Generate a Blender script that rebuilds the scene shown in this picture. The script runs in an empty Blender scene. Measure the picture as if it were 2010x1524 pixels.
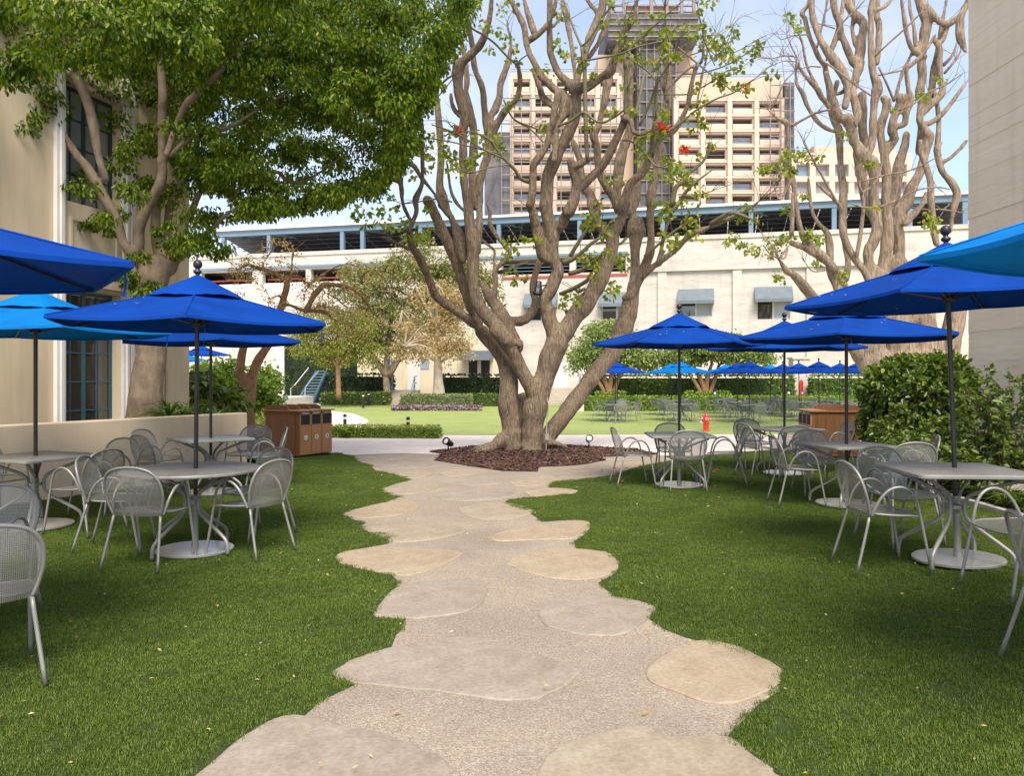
import bpy, bmesh, math, random
import numpy as np
from mathutils import Vector, Matrix, Euler, noise as mnoise

rad = math.radians
SC = bpy.context.scene
COL = SC.collection
random.seed(11)
RNG = np.random.default_rng(7)

# ------------------------------------------------------------------ camera
FPX, CX, HY, EYE = 1550.0, 1005.0, 740.0, 1.6      # focal length / centre / horizon in photo pixels, eye height in m
cam = bpy.data.cameras.new('camera')
cam.sensor_fit = 'HORIZONTAL'; cam.sensor_width = 36.0
cam.lens = 36.0 * FPX / 2010.0
cam.shift_y = -(762.0 - HY) / 2010.0
cam.clip_start = 0.05; cam.clip_end = 3000
camo = bpy.data.objects.new('camera', cam); COL.objects.link(camo)
camo.location = (0, 0, EYE); camo.rotation_euler = (rad(90), 0, 0)
SC.camera = camo

# ------------------------------------------------------------------ sky and sun
SUN_EL, SUN_AZ = 52.0, 172.0          # azimuth clockwise from +Y: high behind the camera
SKY_STRENGTH, SUN_STRENGTH, EXPOSURE = 0.128, 2.9, 1.08
world = bpy.data.worlds.new('World'); SC.world = world; world.use_nodes = True
wn, wl = world.node_tree.nodes, world.node_tree.links
wn.clear()
sky = wn.new('ShaderNodeTexSky'); sky.sky_type = 'NISHITA'; sky.sun_disc = False
sky.sun_elevation = rad(SUN_EL); sky.sun_rotation = rad(SUN_AZ)
sky.air_density = 1.0; sky.dust_density = 0.6; sky.ozone_density = 2.0; sky.altitude = 50
bgn = wn.new('ShaderNodeBackground'); bgn.inputs['Strength'].default_value = SKY_STRENGTH
wout = wn.new('ShaderNodeOutputWorld')
tcw = wn.new('ShaderNodeTexCoord')
mpw = wn.new('ShaderNodeMapping'); mpw.inputs['Scale'].default_value = (1.0, 1.0, 2.6)
cln = wn.new('ShaderNodeTexNoise'); cln.inputs['Scale'].default_value = 2.3; cln.inputs['Detail'].default_value = 7
cln.inputs['Roughness'].default_value = 0.55; cln.inputs['Distortion'].default_value = 0.35
clr = wn.new('ShaderNodeValToRGB')
clr.color_ramp.elements[0].position = 0.36; clr.color_ramp.elements[0].color = (0.10, 0.10, 0.10, 1)
clr.color_ramp.elements[1].position = 0.68; clr.color_ramp.elements[1].color = (0.85, 0.85, 0.85, 1)
clm = wn.new('ShaderNodeMix'); clm.data_type = 'RGBA'
clm.inputs[7].default_value = (3.7, 3.75, 4.3, 1)        # thin high cloud, before the background strength
wl.new(tcw.outputs['Generated'], mpw.inputs['Vector']); wl.new(mpw.outputs['Vector'], cln.inputs['Vector'])
wl.new(cln.outputs['Fac'], clr.inputs['Fac']); wl.new(clr.outputs['Color'], clm.inputs[0])
wl.new(sky.outputs['Color'], clm.inputs[6]); wl.new(clm.outputs[2], bgn.inputs['Color'])
wl.new(bgn.outputs['Background'], wout.inputs['Surface'])
sunl = bpy.data.lights.new('sun', 'SUN'); sunl.energy = SUN_STRENGTH; sunl.angle = rad(28); sunl.color = (1.0, 0.90, 0.76)
suno = bpy.data.objects.new('sun', sunl); COL.objects.link(suno); suno.location = (-6, -10, 30)
sd = Vector((math.sin(rad(SUN_AZ)) * math.cos(rad(SUN_EL)), math.cos(rad(SUN_AZ)) * math.cos(rad(SUN_EL)), math.sin(rad(SUN_EL))))
suno.rotation_euler = sd.to_track_quat('Z', 'Y').to_euler()
vs = SC.view_settings
vs.view_transform = 'Standard'; vs.look = 'None'; vs.exposure = EXPOSURE; vs.gamma = 1.0; vs.use_curve_mapping = False
SC.cycles.transparent_max_bounces = 12
SC.cycles.max_bounces = 6; SC.cycles.diffuse_bounces = 3; SC.cycles.glossy_bounces = 3; SC.cycles.transmission_bounces = 4
SC.cycles.use_denoising = True

# ------------------------------------------------------------------ geometry helpers
def sstep(a, b, x):
    t = min(1.0, max(0.0, (x - a) / (b - a))); return t * t * (3 - 2 * t)
def gz(x, y):
    """height of the ground: a low rise on the right-hand lawn, falling gently to the far lawn"""
    return -0.28 * sstep(11, 30, y) + 0.135 * math.exp(-((x - 4.1) / 1.25) ** 2 - ((y - 5.9) / 1.9) ** 2)
def at(px, py, Y):
    return Vector(((px - CX) / FPX * Y, Y, EYE + (HY - py) / FPX * Y))
def gp(px, py):
    """point of the ground seen at a photo pixel"""
    Y = FPX * EYE / (py - HY)
    for _ in range(30):
        x = (px - CX) / FPX * Y
        Y = 0.5 * Y + 0.5 * FPX * (EYE - gz(x, Y)) / (py - HY)
    return Vector(((px - CX) / FPX * Y, Y, gz((px - CX) / FPX * Y, Y)))

class MB:
    """collects shapes; build() links them as one mesh object"""
    def __init__(s): s.v = []; s.f = []; s.uv = None
    def add(s, vs_, fs):
        n = len(s.v); s.v += [tuple(q) for q in vs_]; s.f += [tuple(i + n for i in q) for q in fs]; return s
    def box(s, c, d, rz=0.0, M=None):
        hx, hy, hz = d[0] / 2, d[1] / 2, d[2] / 2
        P = [Vector((x, y, z)) for x in (-hx, hx) for y in (-hy, hy) for z in (-hz, hz)]
        if rz: R_ = Matrix.Rotation(rz, 3, 'Z'); P = [R_ @ q for q in P]
        P = [q + Vector(c) for q in P]
        if M: P = [M @ q for q in P]
        return s.add(P, [(0, 1, 3, 2), (4, 6, 7, 5), (0, 4, 5, 1), (2, 3, 7, 6), (0, 2, 6, 4), (1, 5, 7, 3)])
    def prism(s, poly, z0, z1, M=None):
        n = len(poly)
        P = [Vector((x, y, z0)) for x, y in poly] + [Vector((x, y, z1)) for x, y in poly]
        if M: P = [M @ q for q in P]
        return s.add(P, [tuple(range(n))[::-1], tuple(range(n, 2 * n))] + [(i, (i + 1) % n, n + (i + 1) % n, n + i) for i in range(n)])
    def lathe(s, prof, n=16, c=(0, 0, 0), M=None):
        P = []
        for r, z in prof:
            for k in range(n):
                a = 2 * math.pi * k / n
                q = Vector((r * math.cos(a), r * math.sin(a), z)) + Vector(c)
                P.append(M @ q if M else q)
        F = []
        for j in range(len(prof) - 1):
            for k in range(n):
                F.append((j * n + k, j * n + (k + 1) % n, (j + 1) * n + (k + 1) % n, (j + 1) * n + k))
        F.append(tuple(range(n))[::-1]); F.append(tuple(range((len(prof) - 1) * n, len(prof) * n)))
        return s.add(P, F)
    def tube(s, pts, r, n=8, sub=4, smooth=True, caps=True):
        pts = [Vector(q) for q in pts]
        rr = list(r) if hasattr(r, '__len__') else [r] * len(pts)
        if smooth and len(pts) > 2: pts, rr = catmull(pts, rr, sub)
        P, F = sweep(pts, rr, n)
        m = len(pts)
        if caps: F = F + [tuple(range(n))[::-1], tuple(range((m - 1) * n, m * n))]
        return s.add(P, F)
    def build(s, name, m, parent=None, smooth=False, uv=None):
        me = bpy.data.meshes.new(name)
        me.from_pydata(s.v, [], s.f)
        if uv is not None:
            ul = me.uv_layers.new(name='UVMap')
            for lp in me.loops:
                ul.data[lp.index].uv = uv(me.vertices[lp.vertex_index].co)
        me.validate()
        if smooth: me.polygons.foreach_set('use_smooth', [True] * len(me.polygons))
        return link(name, me, m, parent)

def catmull(pts, rr, sub):
    P, Q = [], []
    n = len(pts)
    for i in range(n - 1):
        p0 = pts[i - 1] if i else pts[0] * 2 - pts[1]
        p1, p2 = pts[i], pts[i + 1]
        p3 = pts[i + 2] if i + 2 < n else pts[-1] * 2 - pts[-2]
        for k in range(sub):
            t = k / sub
            P.append(0.5 * ((2 * p1) + (p2 - p0) * t + (2 * p0 - 5 * p1 + 4 * p2 - p3) * t * t + (3 * p1 - p0 - 3 * p2 + p3) * t ** 3))
            Q.append(rr[i] + (rr[i + 1] - rr[i]) * (t * t * (3 - 2 * t)))
    P.append(pts[-1]); Q.append(rr[-1])
    return P, Q
def sweep(pts, rr, n):
    m = len(pts); P, F = [], []
    T = []
    for i in range(m):
        d = pts[min(i + 1, m - 1)] - pts[max(i - 1, 0)]
        T.append(d.normalized() if d.length > 1e-9 else Vector((0, 0, 1)))
    u = T[0].orthogonal().normalized()
    for i in range(m):
        u = (u - T[i] * u.dot(T[i]))
        u = u.normalized() if u.length > 1e-6 else T[i].orthogonal().normalized()
        w = T[i].cross(u)
        for k in range(n):
            a = 2 * math.pi * k / n
            P.append(pts[i] + (u * math.cos(a) + w * math.sin(a)) * rr[i])
    for i in range(m - 1):
        for k in range(n):
            F.append((i * n + k, i * n + (k + 1) % n, (i + 1) * n + (k + 1) % n, (i + 1) * n + k))
    return P, F
def link(name, me, m=None, parent=None):
    o = bpy.data.objects.new(name, me); COL.objects.link(o)
    if m is not None: me.materials.append(m)
    if parent: o.parent = parent
    return o
def npmesh(name, V, faces, k, m, parent=None, smooth=False):
    """V (n,3) float array, faces (m,k) int array of equal-size faces"""
    me = bpy.data.meshes.new(name)
    V = np.ascontiguousarray(V, dtype=np.float32); faces = np.ascontiguousarray(faces, dtype=np.int32)
    me.vertices.add(len(V)); me.vertices.foreach_set('co', V.ravel())
    me.loops.add(faces.size); me.loops.foreach_set('vertex_index', faces.ravel())
    me.polygons.add(len(faces)); me.polygons.foreach_set('loop_start', np.arange(0, faces.size, k, dtype=np.int32))
    if smooth: me.polygons.foreach_set('use_smooth', np.ones(len(faces), dtype=bool))
    me.update(calc_edges=True)
    return link(name, me, m, parent)
def tag(o, label, cat, group=None):
    o['label'] = label; o['category'] = cat
    if group: o['group'] = group
    return o
def thing(name, label, cat, loc=(0, 0, 0), rz=0.0, group=None):
    o = bpy.data.objects.new(name, None); COL.objects.link(o)
    o.empty_display_size = 0.2; o.location = loc; o.rotation_euler = (0, 0, rz)
    return tag(o, label, cat, group)
def kind(o, k, label=None):
    o['kind'] = k
    if label: o['label'] = label
    return o
def copy_tree(o, parent=None):
    c = o.copy(); COL.objects.link(c); c.parent = parent
    for ch in [q for q in bpy.data.objects if q.parent == o] if False else list(o.children):
        copy_tree(ch, c)
    return c

# ------------------------------------------------------------------ materials
def newmat(name):
    m = bpy.data.materials.new(name); m.use_nodes = True
    nt = m.node_tree; nt.nodes.clear()
    o = nt.nodes.new('ShaderNodeOutputMaterial')
    return m, nt.nodes, nt.links, o
def ramp(n, stops):
    r = n.new('ShaderNodeValToRGB'); e = r.color_ramp.elements
    while len(e) < len(stops): e.new(0.5)
    for el, (p, c) in zip(e, stops):
        el.position = p; el.color = (c[0], c[1], c[2], 1)
    return r
def surf(name, cols, scale=8.0, rough=0.7, metal=0.0, bump=0.0, bscale=None, stretch=(1, 1, 1), detail=6.0, spec=0.5, bdist=0.01, coat=0.0, stain=0.0):
    """principled surface: noise between two or three colours, noise bump"""
    m, n, l, o = newmat(name)
    p = n.new('ShaderNodeBsdfPrincipled'); l.new(p.outputs[0], o.inputs[0])
    tc = n.new('ShaderNodeTexCoord'); mp = n.new('ShaderNodeMapping'); mp.inputs['Scale'].default_value = stretch
    l.new(tc.outputs['Object'], mp.inputs[0])
    nz = n.new('ShaderNodeTexNoise'); nz.inputs['Scale'].default_value = scale; nz.inputs['Detail'].default_value = detail
    l.new(mp.outputs[0], nz.inputs['Vector'])
    k = len(cols)
    r = ramp(n, [(0.28 + 0.44 * i / max(1, k - 1), c) for i, c in enumerate(cols)])
    l.new(nz.outputs['Fac'], r.inputs[0]); bc = r.outputs[0]
    if stain:                                     # rain streaks and soiling
        sp_ = n.new('ShaderNodeMapping'); sp_.inputs['Scale'].default_value = (2.6, 2.6, 0.22); l.new(tc.outputs['Object'], sp_.inputs[0])
        sn = n.new('ShaderNodeTexNoise'); sn.inputs['Scale'].default_value = 1.3; sn.inputs['Detail'].default_value = 9; sn.inputs['Roughness'].default_value = 0.62; l.new(sp_.outputs[0], sn.inputs['Vector'])
        sr = ramp(n, [(0.28, (1 - stain, 1 - stain * 1.05, 1 - stain * 1.15)), (0.5, (1, 1, 1)), (0.8, (1.03, 1.03, 1.03))]); l.new(sn.outputs['Fac'], sr.inputs[0])
        sm = n.new('ShaderNodeMix'); sm.data_type = 'RGBA'; sm.blend_type = 'MULTIPLY'; sm.inputs[0].default_value = 1.0
        l.new(bc, sm.inputs[6]); l.new(sr.outputs[0], sm.inputs[7]); bc = sm.outputs[2]
    l.new(bc, p.inputs['Base Color'])
    p.inputs['Roughness'].default_value = rough; p.inputs['Metallic'].default_value = metal
    p.inputs['Specular IOR Level'].default_value = spec
    if coat: p.inputs['Coat Weight'].default_value = coat
    if bump:
        n2 = n.new('ShaderNodeTexNoise'); n2.inputs['Scale'].default_value = bscale or scale * 4; n2.inputs['Detail'].default_value = 5
        l.new(mp.outputs[0], n2.inputs['Vector'])
        b = n.new('ShaderNodeBump'); b.inputs['Strength'].default_value = bump; b.inputs['Distance'].default_value = bdist
        l.new(n2.outputs['Fac'], b.inputs['Height']); l.new(b.outputs[0], p.inputs['Normal'])
    return m
def leafmat(name, stops, trans=0.35, rough=0.45, spec=0.35, patch=False):
    """leaves: each leaf takes its own colour from the ramp; some light passes through"""
    m, n, l, o = newmat(name)
    g = n.new('ShaderNodeNewGeometry'); r = ramp(n, stops)
    l.new(g.outputs['Random Per Island'], r.inputs[0])
    rc = r.outputs[0]
    if patch:                                     # worn and fresh patches across the sward
        pn = n.new('ShaderNodeTexNoise'); pn.inputs['Scale'].default_value = 1.4; pn.inputs['Detail'].default_value = 6; pn.inputs['Roughness'].default_value = 0.65
        l.new(g.outputs['Position'], pn.inputs['Vector']); pr_ = ramp(n, [(0.3, (0.72, 0.76, 0.75)), (0.5, (1, 1, 1)), (0.72, (1.32, 1.22, 1.25))]); l.new(pn.outputs['Fac'], pr_.inputs[0])
        pm = n.new('ShaderNodeMix'); pm.data_type = 'RGBA'; pm.blend_type = 'MULTIPLY'; pm.inputs[0].default_value = 1.0
        l.new(rc, pm.inputs[6]); l.new(pr_.outputs[0], pm.inputs[7]); rc = pm.outputs[2]
    p = n.new('ShaderNodeBsdfPrincipled'); p.inputs['Roughness'].default_value = rough; p.inputs['Specular IOR Level'].default_value = spec
    l.new(rc, p.inputs['Base Color'])
    t = n.new('ShaderNodeBsdfTranslucent')
    br = n.new('ShaderNodeMix'); br.data_type = 'RGBA'; br.blend_type = 'MULTIPLY'; br.inputs[0].default_value = 1.0
    br.inputs[7].default_value = (1.7, 1.7, 0.5, 1)
    l.new(rc, br.inputs[6]); l.new(br.outputs[2], t.inputs[0])
    mx = n.new('ShaderNodeMixShader'); mx.inputs[0].default_value = trans
    l.new(p.outputs[0], mx.inputs[1]); l.new(t.outputs[0], mx.inputs[2]); l.new(mx.outputs[0], o.inputs[0])
    return m
def barkmat(name, c0, c1, c2, s=11.0, bump=0.6, bdist=0.03, stretch=(1, 1, 0.16)):
    m, n, l, o = newmat(name)
    p = n.new('ShaderNodeBsdfPrincipled'); l.new(p.outputs[0], o.inputs[0]); p.inputs['Roughness'].default_value = 0.9
    p.inputs['Specular IOR Level'].default_value = 0.2
    tc = n.new('ShaderNodeTexCoord'); mp = n.new('ShaderNodeMapping'); mp.inputs['Scale'].default_value = stretch
    l.new(tc.outputs['Object'], mp.inputs[0])
    a = n.new('ShaderNodeTexNoise'); a.inputs['Scale'].default_value = s * 3.2; a.inputs['Detail'].default_value = 8; a.inputs['Roughness'].default_value = 0.65
    a.inputs['Distortion'].default_value = 0.6
    l.new(mp.outputs[0], a.inputs['Vector'])
    b = n.new('ShaderNodeTexNoise'); b.inputs['Scale'].default_value = 2.1; b.inputs['Detail'].default_value = 4
    l.new(tc.outputs['Object'], b.inputs['Vector'])
    r1 = ramp(n, [(0.30, c0), (0.52, c1), (0.74, c2)]); l.new(a.outputs['Fac'], r1.inputs[0])
    r2 = ramp(n, [(0.3, (0.68, 0.66, 0.62)), (0.7, (1.12, 1.08, 1.02))]); l.new(b.outputs['Fac'], r2.inputs[0])
    mu = n.new('ShaderNodeMix'); mu.data_type = 'RGBA'; mu.blend_type = 'MULTIPLY'; mu.inputs[0].default_value = 1.0
    l.new(r1.outputs[0], mu.inputs[6]); l.new(r2.outputs[0], mu.inputs[7]); l.new(mu.outputs[2], p.inputs['Base Color'])
    bp = n.new('ShaderNodeBump'); bp.inputs['Strength'].default_value = bump; bp.inputs['Distance'].default_value = bdist
    l.new(a.outputs['Fac'], bp.inputs['Height']); l.new(bp.outputs[0], p.inputs['Normal'])
    return m
M = {}
M['plaza'] = surf('plaza_concrete', [(0.60, 0.505, 0.435), (0.67, 0.57, 0.495), (0.71, 0.615, 0.54)], scale=1.6, rough=0.85, bump=0.25, bscale=60, bdist=0.004, stain=0.1)
M['pathedge'] = surf('concrete_edge', [(0.42, 0.39, 0.34), (0.52, 0.48, 0.43)], scale=3, rough=0.85)
M['silver'] = surf('silver_powder_coat', [(0.24, 0.24, 0.225), (0.30, 0.30, 0.285)], scale=5, rough=0.42, metal=0.3, bump=0.06, bscale=300, bdist=0.001)
M['plate'] = surf('brushed_steel', [(0.62, 0.62, 0.61), (0.72, 0.72, 0.71)], scale=9, rough=0.3, metal=0.75)
M['tabletop'] = surf('grey_table_steel', [(0.20, 0.20, 0.195), (0.265, 0.265, 0.255), (0.30, 0.30, 0.29)], scale=3.5, rough=0.5, metal=0.3, bump=0.1, bscale=140, bdist=0.001, stain=0.12)
M['black'] = surf('black_metal', [(0.012, 0.012, 0.013), (0.022, 0.022, 0.024)], scale=8, rough=0.38)
M['white'] = surf('white_trim', [(0.70, 0.68, 0.64), (0.78, 0.76, 0.72)], scale=3, rough=0.6)
M['stucco'] = surf('cream_stucco', [(0.60, 0.49, 0.315), (0.66, 0.545, 0.36), (0.69, 0.58, 0.40)], scale=0.9, rough=0.9, bump=0.35, bscale=55, bdist=0.006, stain=0.16)
M['stucco_wall'] = surf('beige_stucco', [(0.58, 0.48, 0.345), (0.66, 0.56, 0.415)], scale=1.4, rough=0.9, bump=0.35, bscale=60, bdist=0.006, stain=0.16)
M['facade'] = surf('white_painted_concrete', [(0.46, 0.42, 0.365), (0.555, 0.51, 0.45), (0.60, 0.555, 0.495)], scale=0.5, rough=0.9, bump=0.5, bscale=1.2, stretch=(1, 1, 3.5), bdist=0.08, detail=10, stain=0.12)
M['board'] = surf('painted_board_formed_concrete', [(0.74, 0.62, 0.46), (0.80, 0.685, 0.53)], scale=1.6, rough=0.8, bump=0.5, bscale=7, stretch=(1, 0.25, 1), bdist=0.02, stain=0.12)
M['tower'] = surf('pink_beige_concrete', [(0.50, 0.37, 0.275), (0.56, 0.43, 0.325)], scale=0.08, rough=0.9)
M['tower_trim'] = surf('pale_beige_concrete', [(0.55, 0.43, 0.335), (0.60, 0.475, 0.375)], scale=0.1, rough=0.9)
M['net'] = surf('grey_scaffold_net', [(0.05, 0.05, 0.058), (0.10, 0.10, 0.11), (0.17, 0.16, 0.16)], scale=0.35, rough=0.9, stretch=(1.6, 1, 0.8), detail=10)
M['scaffold'] = surf('scaffold_tube', [(0.16, 0.14, 0.13), (0.24, 0.2, 0.18)], scale=2, rough=0.6)
M['bluesteel'] = surf('pale_blue_steel', [(0.13, 0.21, 0.285), (0.17, 0.255, 0.335)], scale=0.6, rough=0.55)
M['teal'] = surf('teal_window_frame', [(0.035, 0.10, 0.135), (0.05, 0.125, 0.165)], scale=3, rough=0.5)
M['darkframe'] = surf('dark_window_frame', [(0.03, 0.045, 0.05), (0.045, 0.06, 0.065)], scale=3, rough=0.5)
M['awning'] = surf('blue_grey_awning_cloth', [(0.125, 0.155, 0.175), (0.165, 0.195, 0.215)], scale=2, rough=0.85)
M['solar'] = surf('dark_solar_panel', [(0.035, 0.04, 0.055), (0.06, 0.065, 0.08)], scale=1.2, rough=0.35)
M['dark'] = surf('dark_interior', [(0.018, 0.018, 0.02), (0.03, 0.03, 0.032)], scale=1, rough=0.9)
M['grille'] = surf('grey_panel', [(0.25, 0.25, 0.26), (0.33, 0.33, 0.34)], scale=1, rough=0.7)
M['redpaint'] = surf('red_paint', [(0.55, 0.02, 0.015), (0.68, 0.035, 0.025)], scale=9, rough=0.35, coat=0.4)
M['redpipe'] = surf('red_pipe', [(0.45, 0.06, 0.05), (0.5, 0.09, 0.07)], scale=2, rough=0.5)
M['soil'] = surf('dark_soil', [(0.03, 0.02, 0.014), (0.06, 0.04, 0.028)], scale=6, rough=0.95, bump=0.8, bscale=40, bdist=0.03)
M['mulchbase'] = surf('mulch_ground', [(0.04, 0.018, 0.014), (0.085, 0.04, 0.032)], scale=20, rough=0.95, bump=1.0, bscale=70, bdist=0.03)
M['asphalt'] = surf('far_pavement', [(0.30, 0.28, 0.26), (0.36, 0.34, 0.31)], scale=0.3, rough=0.9)
M['step'] = surf('step_concrete', [(0.40, 0.34, 0.27), (0.48, 0.42, 0.35)], scale=1.5, rough=0.85)
M['doorwhite'] = surf('pale_door', [(0.58, 0.57, 0.55), (0.63, 0.62, 0.6)], scale=1.5, rough=0.6)
M['coat_grey'] = surf('grey_electrical_box', [(0.25, 0.26, 0.25), (0.3, 0.31, 0.3)], scale=6, rough=0.5)
M['lens'] = surf('lamp_lens', [(0.6, 0.6, 0.58), (0.75, 0.75, 0.72)], scale=20, rough=0.15)
M['hedgecore'] = surf('hedge_branches', [(0.012, 0.018, 0.006), (0.03, 0.04, 0.014)], scale=9, rough=0.95, bump=1, bscale=14, bdist=0.1)

def glassmat(name, tint=(0.03, 0.035, 0.035), rough=0.03):
    m, n, l, o = newmat(name)
    p = n.new('ShaderNodeBsdfPrincipled'); l.new(p.outputs[0], o.inputs[0])
    p.inputs['Base Color'].default_value = (*tint, 1); p.inputs['Roughness'].default_value = rough
    p.inputs['Specular IOR Level'].default_value = 0.9; p.inputs['IOR'].default_value = 1.6
    return m
M['glass'] = glassmat('window_glass', (0.045, 0.042, 0.035)); M['glass_sky'] = glassmat('sky_tint_window_glass', (0.24, 0.25, 0.255), 0.08); M['glass_blue'] = glassmat('far_sky_tint_glass', (0.20, 0.27, 0.33), 0.1)  # reflected sky and surroundings, and the pale blind, put into the pane tints
M['blind'] = surf('pale_window_blind', [(0.42, 0.43, 0.44), (0.5, 0.51, 0.52)], scale=1, rough=0.6, stretch=(1, 1, 20))

def clothmat(name, c):
    m, n, l, o = newmat(name)
    tc = n.new('ShaderNodeTexCoord')
    nz = n.new('ShaderNodeTexNoise'); nz.inputs['Scale'].default_value = 2.2; nz.inputs['Detail'].default_value = 5
    l.new(tc.outputs['Object'], nz.inputs['Vector'])
    r = ramp(n, [(0.3, [q * 0.8 for q in c]), (0.7, [min(1, q * 1.12) for q in c])]); l.new(nz.outputs['Fac'], r.inputs[0])
    p = n.new('ShaderNodeBsdfPrincipled'); p.inputs['Roughness'].default_value = 0.85; p.inputs['Specular IOR Level'].default_value = 0.06
    p.inputs['Sheen Weight'].default_value = 0.0; p.inputs['Sheen Roughness'].default_value = 0.5
    wv = n.new('ShaderNodeTexNoise'); wv.inputs['Scale'].default_value = 14; wv.inputs['Detail'].default_value = 4
    l.new(tc.outputs['Object'], wv.inputs['Vector'])
    b = n.new('ShaderNodeBump'); b.inputs['Strength'].default_value = 0.18; b.inputs['Distance'].default_value = 0.02
    l.new(wv.outputs['Fac'], b.inputs['Height']); l.new(b.outputs[0], p.inputs['Normal'])
    l.new(r.outputs[0], p.inputs['Base Color'])
    t = n.new('ShaderNodeBsdfTranslucent'); l.new(r.outputs[0], t.inputs[0])
    mx = n.new('ShaderNodeMixShader'); mx.inputs[0].default_value = 0.025
    l.new(p.outputs[0], mx.inputs[1]); l.new(t.outputs[0], mx.inputs[2]); l.new(mx.outputs[0], o.inputs[0])
    return m
M['royal'] = clothmat('royal_blue_canvas', (0.004, 0.046, 0.28))
M['cyan'] = clothmat('cyan_canvas', (0.003, 0.15, 0.45))

def perfmat():
    """perforated sheet: holes on a diamond grid 9 mm apart"""
    m, n, l, o = newmat('perforated_silver_sheet')
    uv = n.new('ShaderNodeUVMap'); sp = n.new('ShaderNodeSeparateXYZ'); l.new(uv.outputs[0], sp.inputs[0])
    def cosn(sock):
        a = n.new('ShaderNodeMath'); a.operation = 'MULTIPLY'; a.inputs[1].default_value = 2 * math.pi / 0.0095; l.new(sock, a.inputs[0])
        c = n.new('ShaderNodeMath'); c.operation = 'COSINE'; l.new(a.outputs[0], c.inputs[0]); return c.outputs[0]
    ad = n.new('ShaderNodeMath'); ad.operation = 'ADD'; l.new(cosn(sp.outputs[0]), ad.inputs[0]); l.new(cosn(sp.outputs[1]), ad.inputs[1])
    gt = n.new('ShaderNodeMath'); gt.operation = 'GREATER_THAN'; gt.inputs[1].default_value = 0.22; l.new(ad.outputs[0], gt.inputs[0])
    p = n.new('ShaderNodeBsdfPrincipled'); p.inputs['Base Color'].default_value = (0.29, 0.29, 0.275, 1)
    p.inputs['Roughness'].default_value = 0.45; p.inputs['Metallic'].default_value = 0.35
    tr = n.new('ShaderNodeBsdfTransparent'); mx = n.new('ShaderNodeMixShader')
    l.new(gt.outputs[0], mx.inputs[0]); l.new(p.outputs[0], mx.inputs[1]); l.new(tr.outputs[0], mx.inputs[2]); l.new(mx.outputs[0], o.inputs[0])
    return m
M['perf'] = perfmat()

def woodmat(name, c0, c1):
    m, n, l, o = newmat(name)
    p = n.new('ShaderNodeBsdfPrincipled'); l.new(p.outputs[0], o.inputs[0]); p.inputs['Roughness'].default_value = 0.5
    tc = n.new('ShaderNodeTexCoord'); mp = n.new('ShaderNodeMapping'); mp.inputs['Scale'].default_value = (14, 14, 0.7)
    l.new(tc.outputs['Object'], mp.inputs[0])
    a = n.new('ShaderNodeTexNoise'); a.inputs['Scale'].default_value = 3; a.inputs['Detail'].default_value = 7; l.new(mp.outputs[0], a.inputs['Vector'])
    r = ramp(n, [(0.32, c0), (0.68, c1)]); l.new(a.outputs['Fac'], r.inputs[0]); l.new(r.outputs[0], p.inputs['Base Color'])
    return m
M['wood'] = woodmat('brown_wood_laminate', (0.15, 0.064, 0.022), (0.25, 0.115, 0.044))
M['wood_light'] = woodmat('orange_wood_laminate', (0.34, 0.15, 0.055), (0.45, 0.215, 0.085))

def aggregatemat():
    m, n, l, o = newmat('exposed_aggregate')
    p = n.new('ShaderNodeBsdfPrincipled'); l.new(p.outputs[0], o.inputs[0]); p.inputs['Roughness'].default_value = 0.85
    tc = n.new('ShaderNodeTexCoord')
    vo = n.new('ShaderNodeTexVoronoi'); vo.inputs['Scale'].default_value = 150; l.new(tc.outputs['Object'], vo.inputs['Vector'])
    sp = n.new('ShaderNodeSeparateColor'); l.new(vo.outputs['Color'], sp.inputs[0])
    r = ramp(n, [(0.0, (0.20, 0.16, 0.12)), (0.2, (0.27, 0.22, 0.17)), (0.6, (0.335, 0.28, 0.22)), (0.9, (0.40, 0.345, 0.28)), (1.0, (0.47, 0.42, 0.355))])
    l.new(sp.outputs[0], r.inputs[0])
    nz = n.new('ShaderNodeTexNoise'); nz.inputs['Scale'].default_value = 1.1; nz.inputs['Detail'].default_value = 6; l.new(tc.outputs['Object'], nz.inputs['Vector'])
    r2 = ramp(n, [(0.3, (0.80, 0.78, 0.76)), (0.7, (1.08, 1.06, 1.03))]); l.new(nz.outputs['Fac'], r2.inputs[0])
    mu = n.new('ShaderNodeMix'); mu.data_type = 'RGBA'; mu.blend_type = 'MULTIPLY'; mu.inputs[0].default_value = 1
    l.new(r.outputs[0], mu.inputs[6]); l.new(r2.outputs[0], mu.inputs[7]); l.new(mu.outputs[2], p.inputs['Base Color'])
    b = n.new('ShaderNodeBump'); b.inputs['Strength'].default_value = 0.6; b.inputs['Distance'].default_value = 0.004; b.invert = True
    l.new(vo.outputs['Distance'], b.inputs['Height']); l.new(b.outputs[0], p.inputs['Normal'])
    return m
M['aggregate'] = aggregatemat()
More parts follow.
